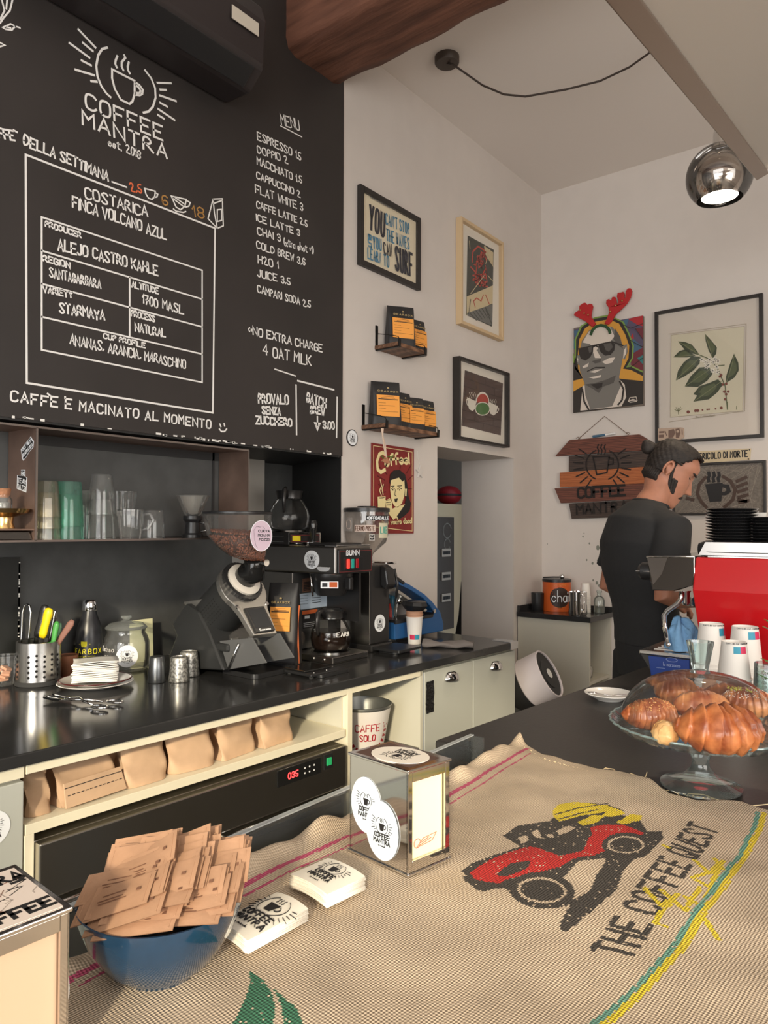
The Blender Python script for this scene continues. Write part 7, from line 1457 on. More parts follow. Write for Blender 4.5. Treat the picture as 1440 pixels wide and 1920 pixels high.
# ------------------------------------------------------------------ loyalty cards
def card_stack(corn, n, lab, dz):
    z0 = ZB+.010; zt = z0+n*dz; P = [PZ(*c, zt) for c in corn]      # top, right, bottom, left
    cen_ = sum(P, Vector())/4; eu = ((P[1]-P[0])+(P[2]-P[3]))/2; ev = ((P[0]-P[3])+(P[1]-P[2]))/2; Lu, Lv = eu.length, ev.length; eu.normalize(); ev = (ev-eu*ev.dot(eu)).normalized()
    rn = random.Random(n); proto = None
    for i in range(n):
        def f(u, v): return eu*((u-.5)*Lu)+ev*((v-.5)*Lv)+UZ*(-.0035*(abs(u-.5)*2)**2)
        if proto is None or i == n-1:
            b = MB(); b.grid(f, 10, 3)
            if i == n-1:
                s_ = Lv*.74; t, w, cp, hd = logo(s_); fr = lambda q: f(q[0]/Lu+.5, q[1]/Lv+.5)+UZ*.0007
                def rib(sts, wd):
                    for st in sts:
                        d_ = []
                        for a_, c_ in zip(st[:-1], st[1:]): d_ += [(a_[0]+(c_[0]-a_[0])*k/4, a_[1]+(c_[1]-a_[1])*k/4) for k in range(4)]
                        d_.append(st[-1]); b.tube([fr((x, y+.004)) for x, y in d_], wd/2, 4, 1, flat=.4)
                rib(t, .02*s_); rib(w, .042*s_); rib(hd, .03*s_); rib(place(text('Cioé Ambrogio', .34*s_, .05*s_, seed=3), -.17*s_, -.58*s_), .012*s_)
                q = cp[0]; 
                b.add([fr((x, y+.004))+UZ*.0003 for x, y in q], [(0, 3, 2, 1)], 1)
            o = b.build('loyalty_card', [mat('card_white', rgb(238, 232, 218), .55), MATS['ink']], smooth=50)
            if i < n-1: proto = o; o2_ = o.modifiers.new('Solidify', 'SOLIDIFY'); o2_.thickness = dz*.75; o2_.offset = -1
        else: o = proto.copy(); COL.objects.link(o)
        tag(o, ('white card in the ' if i < n-1 else 'topmost printed logo card of the ')+lab, 'card', ('cards in the '+lab) if i < n-1 else None)
        o.location = (cen_.x+rn.uniform(-.0012, .0012)*(1 if i < n-1 else 0), cen_.y+rn.uniform(-.0012, .0012)*(1 if i < n-1 else 0), z0+dz*(i+1)+.0035); o.rotation_euler = (0, 0, rn.uniform(-.03, .03) if i < n-1 else 0)
card_stack([(617, 1609), (692, 1648), (607, 1672), (541, 1639)], 14, 'far card stack beside the steel napkin holder', .00125)
card_stack([(500, 1666), (576, 1702), (466, 1766), (424, 1736)], 12, 'near card stack beside the blue sugar bowl', .00125)
# ------------------------------------------------------------------ glass cake stand with croissants
cc = PZ(1314, 1477, ZB+.001); cc.z = ZB+EPS; dC = (cc-CAM).dot(CF)
zP = PA(1305, 1371, dC).z; RP = 162*dC/FPX
gl2 = glass('pressed_glass', (.90, .96, .95), 0, fac=.42, base=.05, haze=.04)
cs = thing('cake_stand', 'footed glass cake stand with scalloped plate on the black bar', 'cake stand', cc); hP = zP-cc.z
b = MB(); b.lathe([(0, .002), (.060, 0), (.068, .003), (.069, .007), (.050, .014), (.030, .022), (.016, .038), (.014, .050), (.019, .062), (.030, hP-.012), (.034, hP-.004), (0, hP-.004)], 56); b.build('glass_foot', gl2, cs, smooth=50)
b = MB(); b.lathe([(0, hP-.003), (RP*.90, hP-.003), (RP, hP+.012), (RP*1.0, hP+.015), (RP*.90, hP+.003), (0, hP+.003)], 144, flute=.008, fn=36); b.build('glass_plate', gl2, cs, smooth=50)
b = MB(); b.tube([(RP*(1+.008*math.cos(36*a))*math.cos(a), RP*(1+.008*math.cos(36*a))*math.sin(a), hP+.014) for a in [2*PI*i/288 for i in range(288)]], .0022, 6, closed=True); label(b.build('scalloped_rim', glass('rim_glass', (.62, .85, .86), .05, fac=.8, base=.15, haze=.25), cs, smooth=True), 'pale aqua rim')
RD = 145*dC/FPX; zA = PA(1308, 1262, dC).z; hD = zA-zP-.004
dm = thing('glass_dome', 'clear glass dome with a flared knob covering the croissants', 'dome', cc+UZ*(hP+.0045))
b = MB(); b.lathe([(RD*math.cos(q)**.8 if q < PI/2-.001 else 0, hD*math.sin(q)) for q in [PI/2*i/18 for i in range(19)]], 64, close=False); b.build('dome_shell', glass('dome_glass', (.97, .98, .98), 0, fac=.22, base=.02, haze=.02), dm, smooth=True)
b = MB(); kh = 58*dC/FPX; b.lathe([(0, hD), (.018, hD), (.014, hD+.004), (.015, hD+.010), (.024, hD+kh-.002), (.0245, hD+kh), (.021, hD+kh), (.013, hD+.016), (0, hD+.014)], 10); b.build('knob', gl2, dm, smooth=25)
crm = []
def pastry_mat(n, c1, c2, sc=26):
    m = mat(n, rgb(*c1), .38, var=1, col2=rgb(*c2), scale=sc, p0=.38, p1=.62, bump=.5, dist=.002, detail=6, coat=.25); return m
pm1, pm2, pm3 = pastry_mat('croissant_golden', (222, 150, 92), (150, 74, 36)), pastry_mat('croissant_dark', (206, 128, 76), (138, 68, 36)), pastry_mat('pale_pastry', (238, 200, 142), (206, 150, 92))
def croissant(lab, loc, rz, L, R, m, curve=.5, nr=7, tilt=(0, 0), name='croissant', seed=1, ridge=.13, powder=None):
    rn = random.Random(seed); N_ = 90; K = 26; b = MB(); rr_ = L/2/max(.2, math.sin(curve)) if curve > .05 else 0
    def f(u, v):
        s = (u-.5)*2; q = s*curve
        if curve > .05: px_, py_, tx, ty = rr_*math.sin(q), rr_*(1-math.cos(q)), math.cos(q), math.sin(q)
        else: px_, py_, tx, ty = s*L/2, 0, 1, 0
        seg = abs(s)*nr+.30*math.sin(2*PI*v+.6*(1 if s > 0 else -1))+.4; fr_ = seg-math.floor(seg); step = 1+ridge*(.5-fr_**1.6)
        r = R*max(.02, (1-abs(s)**2.2))**.72*step*(1 if abs(s) < .97 else .8); a = 2*PI*v; c_, s_ = math.cos(a), math.sin(a)
        tw = .5*s; off = r*(1+.05*math.sin(9*v*6.28+7*s)+.03*math.sin(23*a))
        return (px_-ty*off*c_, py_+tx*off*c_, max(.0, R*.86+off*s_*.92))
    b.grid(f, N_, K, cv=True); b.f += [tuple(range(K)), tuple((N_-1)*K+i for i in range(K))[::-1]]; b.m += [0, 0]
    if name == 'croissant': o = thing(name, lab, 'croissant', loc, rz, None); b.build('pastry', m, o, smooth=True)
    else: o = thing(name, lab, 'pastry', loc, rz); b.build('pastry', m, o, smooth=True)
    o.rotation_euler = (tilt[0], tilt[1], rz)
    if powder:
        p = MB(); n_ = powder[1]
        for i in range(n_):
            u, v = rn.uniform(.12, .88), rn.uniform(.08, .42); q = f(u, v); p.sph(q, rn.uniform(.0008, .0018)*powder[2], 6)
        o2 = p.build(powder[3], powder[0], o); o2['kind'] = 'stuff'
    return o
zs = cc.z+hP+.0048
def on_plate(px_, py_): return PZ(px_, py_, zs+.02)
sug = mat('sugar_white', (.85, .82, .75), .8); pis = mat('pistachio', rgb(190, 185, 70), .8)
def cr(px_, py_, z, *a, **k): p = on_plate(px_, py_); return croissant(a[0], (p.x, p.y, zs+z), *a[1:], **k)
R_ = math.radians
cr(1222, 1345, .0, 'sugar grained croissant at the left under the dome', R_(48), .104, .029, pm2, .55, seed=2, powder=(mat('sugar_grain', rgb(220, 170, 110), .5), 200, .8, 'sugar_grains'))
cr(1268, 1312, .010, 'tall golden croissant at the back left under the dome', R_(20), .080, .032, pm1, .6, seed=3, nr=5)
cr(1296, 1305, .004, 'dark flat croissant behind the others under the dome', R_(10), .10, .02, pm2, .3, seed=4)
cr(1247, 1372, .0, 'pale cream filled roll end facing the customer under the dome', R_(-58), .062, .021, pm3, .02, nr=3, name='filled_roll', seed=5, ridge=.05)
cr(1318, 1346, .016, 'smooth golden croissant in the middle of the heap under the dome', R_(25), .100, .029, pm1, .5, seed=6, nr=4, ridge=.06)
cr(1352, 1386, .0, 'largest ridged croissant at the front under the dome', R_(34), .135, .041, pm2, .70, seed=7, nr=4, ridge=.24)
cr(1378, 1320, .010, 'long dark croissant at the back right under the dome', R_(28), .12, .028, pm2, .45, seed=8, nr=5)
cr(1404, 1345, .022, 'sugar dusted croissant at the right under the dome', R_(10), .095, .028, pm1, .5, seed=9, nr=5, powder=(sug, 420, .6, 'powdered_sugar'))
p = on_plate(1388, 1344); b = MB(); rn = random.Random(3); [b.sph((rn.gauss(0, .010), rn.gauss(0, .006), rn.uniform(0, .004)), rn.uniform(.0012, .0026), 6, sc=(1, 1, .7)) for _ in range(60)]; o = tag(b.build('pistachio_crumbs', pis, smooth=True), 'green pistachio crumbs sprinkled on the front croissant', 'crumbs', kind='stuff'); o.location = (p.x, p.y, zs+.068)
# saucer with spoon
c = PZ(1142, 1312, ZB); c.z = ZB+EPS; r_ = 45*(c-CAM).dot(CF)/FPX; t = thing('saucer', 'white saucer with a teaspoon on the black bar left of the cake stand', 'saucer', c)
b = MB(); b.lathe([(0, .003), (r_*.5, .003), (r_*.53, 0), (r_*.57, .003), (r_*.9, .013), (r_, .018), (r_*.985, .0195), (r_*.88, .015), (r_*.5, .0065), (0, .006)], 48); b.build('dish', MATS['porcelain'], t, smooth=50)
sp = thing('teaspoon', 'small steel teaspoon lying in the white saucer', 'spoon', c+UZ*.012, R_(20)); b = MB(); b.tube([(-.035, 0, .003), (.0, 0, -.001), (.045, 0, .004)], [.003, .0018, .003], 8, flat=.5, up=(0, 0, 1)); b.sph((-.045, 0, .003), .013, 14, sc=(1.1, .7, .25)); b.build('spoon_body', chrome, sp, smooth=True)

# ------------------------------------------------------------------ paper cup stacks by the machine
def cup_stack(px_, top_py, d, n, r0, r1, h, lab, grp, badge, step=.011):
    p = PA(px_, 1200, d); p.z = ZB+EPS; zt = PA(px_, top_py, d).z; n = max(2, int(round((zt-ZB-h)/step))+1)
    for i in range(n):
        last = i == n-1; o = thing('paper_cup', ('topmost' if last else 'nested')+' upturned white paper cup of the '+lab, 'paper cup', p+UZ*(i*step), FACE, None if last else 'nested cups of the '+lab)
        b = MB(); P = [(r1, .001), (r1+.0022, .0), (r1+.0022, .004), (r1, .005), (r0, h-.001), (r0-.0012, h), (r0-.0018, h-.006), (0, h-.006)]
        b.lathe(P, 36, close=False); b.build('cup_body', ccup, o, smooth=40)
        if last and badge is not None:
            b = MB(); k_ = (r0-r1)/h; w_ = r0*.55; a0 = badge*r0
            patch(b, r0+.0014, h*.72-h*0, h*.9, a0-w_, a0, 0, 0); patch(b, r0+.0014, h*.72, h*.9, a0, a0+w_, 1, 0)
            # follow the cup's slope
            b.v = [((r0+(r1-r0)*(1-z/h)+.0006)*x/math.hypot(x, y), (r0+(r1-r0)*(1-z/h)+.0006)*y/math.hypot(x, y), z) for x, y, z in b.v]; b.build('printed_badge', [cyan, pink], o)
            b = MB(); rr2 = r0+(r1-r0)*.03+.0008; curved(b, place(text('CAFFE BIO CUP COMPOSTABILE', r0*2.2, .0035, 2), -r0*1.1, 0), rr2, h*.955, .0007); b.build('printed_line', MATS['ink'], o)
cup_stack(1334, 1172, 1.98, 4, .031, .042, .110, 'left tall stack by the red machine', 0, .75)
cup_stack(1397, 1172, 1.92, 4, .032, .042, .110, 'right tall stack by the red machine', 0, .30)
cup_stack(1376, 1205, 1.78, 4, .028, .038, .092, 'short front stack behind the glass dome', 0, .05)
p = PA(1338, 1255, 1.86); p.z = ZB+EPS; lathe_thing('paper_cup', 'brown upturned paper cup between the white cup stacks', 'paper cup', [(.034, 0), (.0335, .004), (.026, .078), (.0245, .078), (0, .075)], MATS['cup_tan'], p)
p = PA(1437, 1250, 1.72); p.z = ZB+EPS
for i in range(6): lathe_thing('water_glass', 'clear ridged glass in the stack at the right edge of the bar', 'glass', inv(tumbler(.026, .030, .09), .09), gl2, p+UZ*(.012*i), group='stacked glasses at the right edge')

# ------------------------------------------------------------------ red espresso machine
YM = 2.215; cJ = lambda x, y: (1080+x/3.311, 940+y/3.311)
def J(x, y, yy=YM): q = PY(*cJ(x, y), yy); return (q.x, q.z)
em = thing('espresso_machine', 'red and steel espresso machine standing on the bar', 'espresso machine', (1.62, YM+.3, ZB+EPS)); pe = lambda b, n, m, **k: put(b, n, m, em, **k)
redp = mat('red_lacquer', rgb(190, 14, 22), .22, coat=.5); DM = .58; xr = 2.03
zc1, zc2, zc3 = J(735, 347)[1], J(735, 552)[1], ZB+.075
xl1, xl2, xl3 = J(730, 345)[0], J(722, 552)[0], J(770, 790)[0]
def side(name, L, m, y0, y1, **k): b = MB(); b.prism(L, (0, y0, 0), UX, UZ, (0, y1-y0, 0)); return pe(b, name, m, **k)
b = MB(); yo = .022                                      # red end panel folded outwards along the crease
vs = [(xl1, YM+yo, zc1), (xr, YM+yo, zc1), (xl2, YM, zc2), (xr, YM, zc2), (xl3, YM+.03, zc3), (xr, YM+.03, zc3)]; vs += [(x, YM+.06, z) for x, y, z in vs]
b.add(vs, [(2, 3, 1, 0), (4, 5, 3, 2), (6, 7, 9, 8), (8, 9, 11, 10), (0, 1, 7, 6), (4, 10, 11, 5), (0, 6, 8, 2), (2, 8, 10, 4), (1, 3, 9, 7), (3, 5, 11, 9)]); pe(b, 'end_panel', redp, bevel=.004)
side('body', [(xl3+.03, ZB+.06), (xr-.01, ZB+.06), (xr-.01, zc1-.01), (xl1+.02, zc1-.01), (xl2+.03, zc2)], steel, YM+.061, YM+DM)
hp = [J(*p) for p in [(428, 346), (727, 344), (720, 528), (655, 545), (600, 558), (462, 556)]]
side('group_hood', hp, mat('smoked_mirror', (.16, .155, .15), .10, 1), YM+.015, YM+DM, bevel=.003)
b = MB(); P_ = [J(*p) for p in [(428, 346), (727, 344), (722, 540)]]; b.tube([(x, YM+.014, z) for x, z in P_], .0035, 6); pe(b, 'bright_edge', chrome, smooth=True)
side('pale_stripe', [J(*p) for p in [(432, 350), (560, 350), (525, 450), (470, 520)]], mat('stripe_grey', (.30, .29, .28), .12, 1), YM+.0135, YM+.0148)  # lighter triangular stripe laid on the mirrored hood side
side('chrome_lip', [J(*p) for p in [(600, 562), (655, 545), (722, 522), (724, 556)]], chrome, YM+.012, YM+.10)
b = MB(); L = [J(*p) for p in [(640, 562), (632, 612), (612, 640), (548, 685), (527, 715), (530, 780), (556, 893)]]; b.tube([(x, YM+.03, z) for x, z in L], .0075, 14); pe(b, 'steam_wand', chrome, smooth=True)
b = MB(); x, z = J(556, 895); b.sph((x, YM+.03, z), .009, 12); pe(b, 'wand_tip', chrome, smooth=True)
b = MB(); x, z = J(652, 600); b.lathe([(0, .045), (.018, .045), (.018, .02), (.014, .012), (.014, -.018), (.010, -.024), (0, -.024)], 20, c=(x, YM+.05, z)); b.box((x+.035, YM+.06, z+.015), (.05, .03, .03)); pe(b, 'water_tap', chrome, smooth=40)
# groups along the machine
for i in range(2):
    b = MB(); x = hp[5][0]+.07; b.lathe([(0, .06), (.036, .06), (.036, .0), (.030, -.008), (0, -.008)], 28, c=(x, YM+.22+.22*i, hp[5][1]-.05)); pe(b, 'group_head', chrome, smooth=40)
x, z = J(345, 437); x2, z2_ = J(450, 437); b = MB(); b.tube([(x, YM+.07, z), (x+.01, YM+.07, z), (x+.045, YM+.07, z), (x2+.02, YM+.07, z2_)], [.018, .027, .027, .023], 20); pe(b, 'steam_knob', black_pl, smooth=40)
b = MB(); b.tube([(x-.003, YM+.046, z), (x+.05, YM+.044, z)], .0022, 6); pe(b, 'knob_line', chrome)
# drip tray
xt0, zt0 = J(390, 922); xt1 = xr-.02; q = J(470, 1045)
b = MB(); b.prism([(xt0, zt0-.012), (xt1, zt0-.012), (xt1, zt0), (xt0, zt0)], (0, YM, 0), UX, UZ, (0, DM, 0)); tr_ = pe(b, 'drip_tray', steel, bevel=.003)
side('tray_body', [(xt0+.005, zt0-.013), (xt1, zt0-.013), (xt1, ZB+EPS), (q[0]+.02, ZB+EPS)], mat('tray_dark', (.06, .058, .055), .35, .5), YM+.004, YM+DM-.004)
b = MB(); [b.box(((xt0+xl3)/2+.02, YM+.05+.035*i, zt0+.001), (xl3-xt0-.02, .004, .003)) for i in range(16)]; pe(b, 'tray_grille', chrome)
bp_ = [J(*p, yy=YM) for p in [(450, 948), (705, 972), (705, 1080), (468, 1080)]]; side('blue_plate', [(x, min(z, zt0-.014)) for x, z in bp_], mat('enamel_blue', rgb(30, 62, 140), .35), YM-.004, YM+.003, bevel=.001)
b = MB(); a0 = J(545, 1010); a1 = J(650, 1018); b.ribbon(place(text('la marzocco', a1[0]-a0[0], .011, 1.2), a0[0], a0[1]-.004), (0, YM-.0042, 0), UX, UZ, -UY, .0014, .0004); b.ribbon([arcst((a0[0]+a1[0])/2, a0[1]+.016, .016, 0, 360, 16, .006), [(a0[0]-.02, a0[1]-.012), (a0[0]+.004, a0[1]-.012)], [(a0[0]+.02, a0[1]-.016), (a0[0]+.09, a0[1]-.016)]], (0, YM-.0042, 0), UX, UZ, -UY, .0012, .0004); pe(b, 'plate_lettering', mat('plate_pale', rgb(150, 165, 205), .5))
# top rails
T_ = [J(*p) for p in [(748, 338), (790, 254), (1192, 250), (1192, 345)]]
zr0, zr1 = zc1+.006, T_[1][1]
side('cup_rail', [(T_[0][0], zr0), (T_[1][0], zr1), (xr, zr1), (xr, zr1-.030), (T_[1][0]+.012, zr1-.030), (T_[0][0]+.022, zr0+.010), (xr, zr0+.010), (xr, zr0)], mat('rail_silver', (.62, .60, .58), .3, .9), YM+.02, YM+.034, bevel=.002)
b = MB(); b.bx(xl1+.03, xr, YM+.034, YM+DM-.02, zc1-.011, zc1+.004); pe(b, 'cup_tray', steel)
side('rail_slot', [(T_[1][0]+.01, zr1-.034), (xr, zr1-.034), (xr, zr0+.011), (T_[0][0]+.03, zr0+.011)], matte_black, YM+.037, YM+.040)
b = MB(); x, z = J(705, 300); x2, z2_ = J(790, 295); b.tube([(x, YM+.10, z), (x+.015, YM+.10, z), (x2, YM+.10, z2_)], [.018, .023, .022], 16); pe(b, 'black_handle', black_pl, smooth=40)
# saucers on top
sc_b = thing('saucer', 'black saucer in the left stack on the espresso machine', 'saucer', (0, 0, 0), 0, 'black saucers stacked on the machine')
b = MB(); r_ = .074; b.lathe([(0, .004), (r_*.45, .003), (r_*.5, 0), (r_*.54, .003), (r_*.95, .012), (r_, .0145), (r_*.98, .016), (r_*.5, .007), (0, .0065)], 44); b.build('dish', mat('black_porcelain', (.016, .016, .017), .16, coat=1), sc_b, smooth=50)
base = PY(*cJ(968, 255), YM+.17); zt = PY(*cJ(968, 45), YM+.17).z; zr_ = zc1+.005; n = 15; st_ = (zt-zr_-.016)/(n-1)
for i in range(n):
    if i == 0: sc_b.location = (base.x, base.y, zr_)
    else: dup(sc_b, (base.x, base.y, zr_+st_*i))
base2 = PY(*cJ(1225, 255), YM+.17); n2 = 12
for i in range(n2): dup(sc_b, (base2.x, base2.y, zr_+st_*i), label='black saucer in the right stack on the espresso machine')
p = PY(*cJ(1118, 250), YM+.30)
for i in range(6): lathe_thing('espresso_cup', 'white espresso cup stacked between the black saucer stacks', 'cup', [(.020, 0), (.024, .004), (.032, .038), (.030, .038), (.022, .006), (0, .005)], MATS['porcelain'], (p.x, p.y, zr_+.018*i), 24, group='white cups between the saucers')
# blue cloth on the tray
c = PY(*cJ(655, 935), YM+.07); rn = random.Random(5)
def crum(u, v):
    a = 2*PI*u; q = v*PI/2; r = .046*(math.cos(q)**.6)*(1+.22*math.sin(3*a+4*v)+.12*math.sin(7*a)); return (c.x+r*math.cos(a)*1.0, c.y+r*math.sin(a)*.8+.0, zt0+.003+.082*math.sin(q)*(1+.16*math.sin(4*a+2)+.10*math.sin(9*a+5*v)))
b = MB(); b.grid(crum, 48, 16, cu=True); o = tag(b.build('blue_cloth', mat('blue_microfibre', rgb(120, 165, 205), .95, bump=.8, scale=60, dist=.006), smooth=True), 'crumpled light blue cloth on the espresso machine drip tray', 'cloth')
# leaf sprig at the right edge
p = PA(1446, 1180, 1.70); lf = thing('herb_pot', 'small green herb plant at the right edge in front of the red machine', 'plant', (p.x+.02, p.y, ZB+EPS))
b = MB(); b.lathe([(0, 0), (.028, 0), (.036, .07), (.033, .07), (.026, .006), (0, .006)], 28); b.build('pot', mat('terracotta_dark', rgb(90, 70, 60), .8), lf, smooth=40)
b = MB(); rn = random.Random(4); hz = p.z-ZB
for k in range(26):
    a = rn.uniform(0, 6.28); l_ = rn.uniform(.015, .045); zq = rn.uniform(.10, hz+.02); cx_, cy_ = l_*math.cos(a), l_*math.sin(a); w = .010; e_ = Vector((math.cos(a), math.sin(a), .4)).normalized(); s_ = e_.cross(UZ).normalized(); o_ = Vector((cx_*.5, cy_*.5, zq)); b.add([o_, o_+e_*.012+s_*w, o_+e_*.03, o_+e_*.012-s_*w], [(0, 1, 2, 3)]); 
b.build('leaves', mat('herb_green', rgb(70, 120, 45), .5), lf, solid=.001); b = MB(); [b.tube([(0, 0, .05), (.01*math.cos(k), .01*math.sin(k), hz)], .0015, 5) for k in range(5)]; b.build('stems', MATS['herb_green'], lf)
# ------------------------------------------------------------------ small cabinet in the far corner
KH = .922; k1 = PZ(1107, 1158, KH); KX, KY = k1.x, k1.y
kc = thing('corner_cabinet', 'pale corner cabinet with black top by the back wall', 'cabinet', (KX/2, YB_-.15, 0)); pk_ = lambda b, n, m, **k: put(b, n, m, kc, **k)
b = MB(); b.bx(.004, KX, KY, YB_-.003, KH-.03, KH); pk_(b, 'black_top', worktop_m, bevel=.002); b = MB(); b.bx(.004, .02, KY+.01, YB_-.003, KH, KH+.035); b.bx(.02, KX, YB_-.016, YB_-.003, KH, KH+.03); pk_(b, 'upstand', worktop_m)
kw = mat('cabinet_offwhite', (.56, .53, .44), .5)
b = MB(); b.bx(.006, KX-.012, KY+.012, KY+.030, 0, KH-.031); pk_(b, 'front_panel', kw, bevel=.001)
b = MB(); b.bx(.006, KX-.012, YB_-.02, YB_-.004, 0, KH-.031); pk_(b, 'rear_panel', kw)
b = MB(); b.bx(.006, .02, KY+.03, YB_-.02, 0, KH-.031); pk_(b, 'inner_side', cream_in)
ks = PY(1118, 1275, KY+.12).z; b = MB(); b.bx(.02, KX-.02, KY+.03, YB_-.02, ks-.018, ks); pk_(b, 'shelf', kw)
def onk(px_, py_, x=None): p = PZ(px_, py_, KH); p.x = min(max(p.x, .06), KX-.03); p.y = min(max(p.y, KY+.03), YB_-.05); p.z = KH+EPS; return p
c = onk(1031, 1142); c.x, c.y = .165, 4.06; k = pxm(1, c); h = 54*k; r_ = 26*k
tn = thing('chai_tin', 'orange tin of chai with black round emblem on the corner cabinet', 'tin', c, FACE)
b = MB(); b.lathe([(0, 0), (r_, 0), (r_, h), (0, h)], 36); b.build('tin_body', mat('tin_orange', rgb(205, 92, 34), .4), tn, smooth=40)
b = MB(); b.lathe([(0, h), (r_*1.03, h), (r_*1.03, h+5*k), (0, h+5*k)], 36); b.build('black_lid', black_pl, tn, smooth=40)
def dome_patch(rr, zc_, ry, w): b = MB(); P = [(ry*.62*math.cos(a), ry*math.sin(a)) for a in [2*PI*i/24 for i in range(24)]]; vs = [(rr*math.cos(x/rr), rr*math.sin(x/rr), zc_+y) for x, y in P]; b.add([(rr+.001, 0, zc_)]+vs, [(0, i+1, (i+1) % 24+1) for i in range(24)]); return b
b = MB(); n_ = 12
for i in range(n_):
    y0_, y1_ = -19*k+38*k*i/n_, -19*k+38*k*(i+1)/n_; w0 = 19*k*max(.02, 1-((y0_)/(19.2*k))**2)**.5; w1 = 19*k*max(.02, 1-(y1_/(19.2*k))**2)**.5; vs = []
    for j in range(7):
        q = -1+2*j/6
        vs += [((r_+.0006)*math.cos(w0*q/r_), (r_+.0006)*math.sin(w0*q/r_), 26*k+y0_), ((r_+.0006)*math.cos(w1*q/r_), (r_+.0006)*math.sin(w1*q/r_), 26*k+y1_)]
    b.add(vs, [(2*j, 2*j+2, 2*j+3, 2*j+1) for j in range(6)])
b.build('black_emblem', mat('emblem_brown', rgb(52, 34, 26), .5), tn)
b = MB(); curved(b, place(text('chai', 31*k, 22*k, 1.2), -15*k, 0), r_+.0014, 18*k, .006); curved(b, place(text('DAVID RIO', 22*k, 3.5*k, 2), -11*k, 0), r_+.0012, 48*k, .0014, 1); curved(b, [[(-10*k, 8*k), (10*k, 8*k)], [(-8*k, 5*k), (8*k, 5*k)]], r_+.0012, 0, .0012, 1); b.build('tin_lettering', [MATS['sticker_white'], mat('tin_yellow', rgb(225, 150, 60), .5)], tn)
sp2 = thing('scoop', 'black handled steel scoop lying on the orange tin lid', 'scoop', c+UZ*(h+5*k+.006)); b = MB(); b.tube([(-.075, -.03, 0), (-.02, 0, .004), (.01, .015, .004)], .004, 8); b.build('handle', black_pl, sp2, smooth=True); b = MB(); b.sph((.025, .02, .008), .016, 14); b.build('bowl', chrome, sp2, smooth=True)
c = Vector((.075, 3.99, KH+EPS)); lathe_thing('black_cup', 'black cup left of the orange tin on the corner cabinet', 'cup', tumbler(11*k, 12.5*k, 33*k, .002), black_pl, c)
c = PZ(1078, 1155, KH); c = Vector((min(c.x, .36), max(c.y, KY+.055), KH+EPS)); k = pxm(1, c); pj = thing('milk_pitcher', 'shiny steel milk pitcher at the front of the corner cabinet', 'pitcher', c)
b = MB(); b.lathe([(0, 0), (16*k, 0), (17.5*k, 3*k), (16.5*k, 30*k), (17*k, 44*k), (16*k, 44*k), (15*k, 30*k), (15*k, 4*k), (0, 3*k)], 36); b.build('pitcher_body', chrome, pj, smooth=50); b = MB(); b.tube([(13*k, -11*k, 40*k), (20*k, -17*k, 38*k), (20*k, -17*k, 14*k), (13*k, -10*k, 10*k)], .004, 8); b.build('handle', chrome, pj, smooth=True)
c = Vector((.335, 4.08, KH+EPS)); k = pxm(1, c); n = 10
for i in range(n):
    o = thing('paper_cup', ('topmost' if i == n-1 else 'nested')+' white paper cup of the stack on the corner cabinet', 'paper cup', c+UZ*(i*3.1*k), 0, None if i == n-1 else 'nested cups on the corner cabinet'); b = MB(); b.lathe([(10*k, 0), (10.3*k, 1.2*k), (9.6*k, 1.6*k), (7.6*k, 26*k), (7*k, 26*k), (0, 25*k)], 28); b.build('cup_body', ccup, o, smooth=40)
c = Vector((.415, 4.09, KH+EPS)); k = pxm(1, c); o = thing('glass_bottle', 'small clear glass bottle at the end of the corner cabinet', 'bottle', c); b = MB(); b.lathe([(0, 0), (9.5*k, 0), (10*k, 2*k), (10*k, 24*k), (8*k, 29*k), (4*k, 32*k), (4*k, 38*k), (5*k, 39*k), (5*k, 42*k), (3.5*k, 42*k)], 28); b.build('bottle_glass', gl2, o, smooth=50); b = MB(); b.lathe([(0, 2*k), (9*k, 2*k), (9*k, 14*k), (0, 14*k)], 24); b.build('clear_syrup', glass('syrup', (.85, .82, .75), 0), o, smooth=50)
c = Vector((KX-.085, KY+.155, ks+.004)); k = pxm(.8, c); o = thing('wrapped_cups', 'plastic wrapped white cups lying on the open cabinet shelf', 'cups', c+UZ*12*k); b = MB(); b.lathe([(0, -28*k), (10*k, -28*k), (13*k, 24*k), (0, 24*k)], 24, M=Euler((PI/2, 0, .3)).to_matrix().to_4x4()); b.build('cup_sleeve', ccup, o, smooth=40); b = MB(); b.lathe([(0, -30*k), (12*k, -30*k), (15*k, 26*k), (8*k, 30*k), (0, 28*k)], 14, M=Euler((PI/2, 0, .3)).to_matrix().to_4x4()); b.build('plastic_wrap', glass('wrap_film', (.95, .94, .92), .1, fac=.4, base=.06, haze=.1), o, smooth=30)
# coffee splashes on the back wall
b = MB(); rn = random.Random(31)
for x_, y_, q in [(1093, 1006, 3), (1105, 1019, 3), (1121, 1027, 7), (1122, 1051, 6), (1111, 1056, 4), (1100, 1050, 3), (1119, 1093, 5), (1123, 1098, 4), (1095, 1000, 2), (1026, 1020, 2), (1130, 1075, 3), (1112, 1088, 3)]:
    p = PY(x_, y_, YB_-.0012); r_ = q*.0022; b.prism([(r_*(1+.3*math.sin(5*a+x_))*math.cos(a)*.7, r_*math.sin(a)) for a in [2*PI*i/10 for i in range(10)]], p, UX, UZ, (0, .001, 0))
o = b.build('trim_6', mat('splash_grey', rgb(128, 130, 120), .8)); o['kind'] = 'structure'
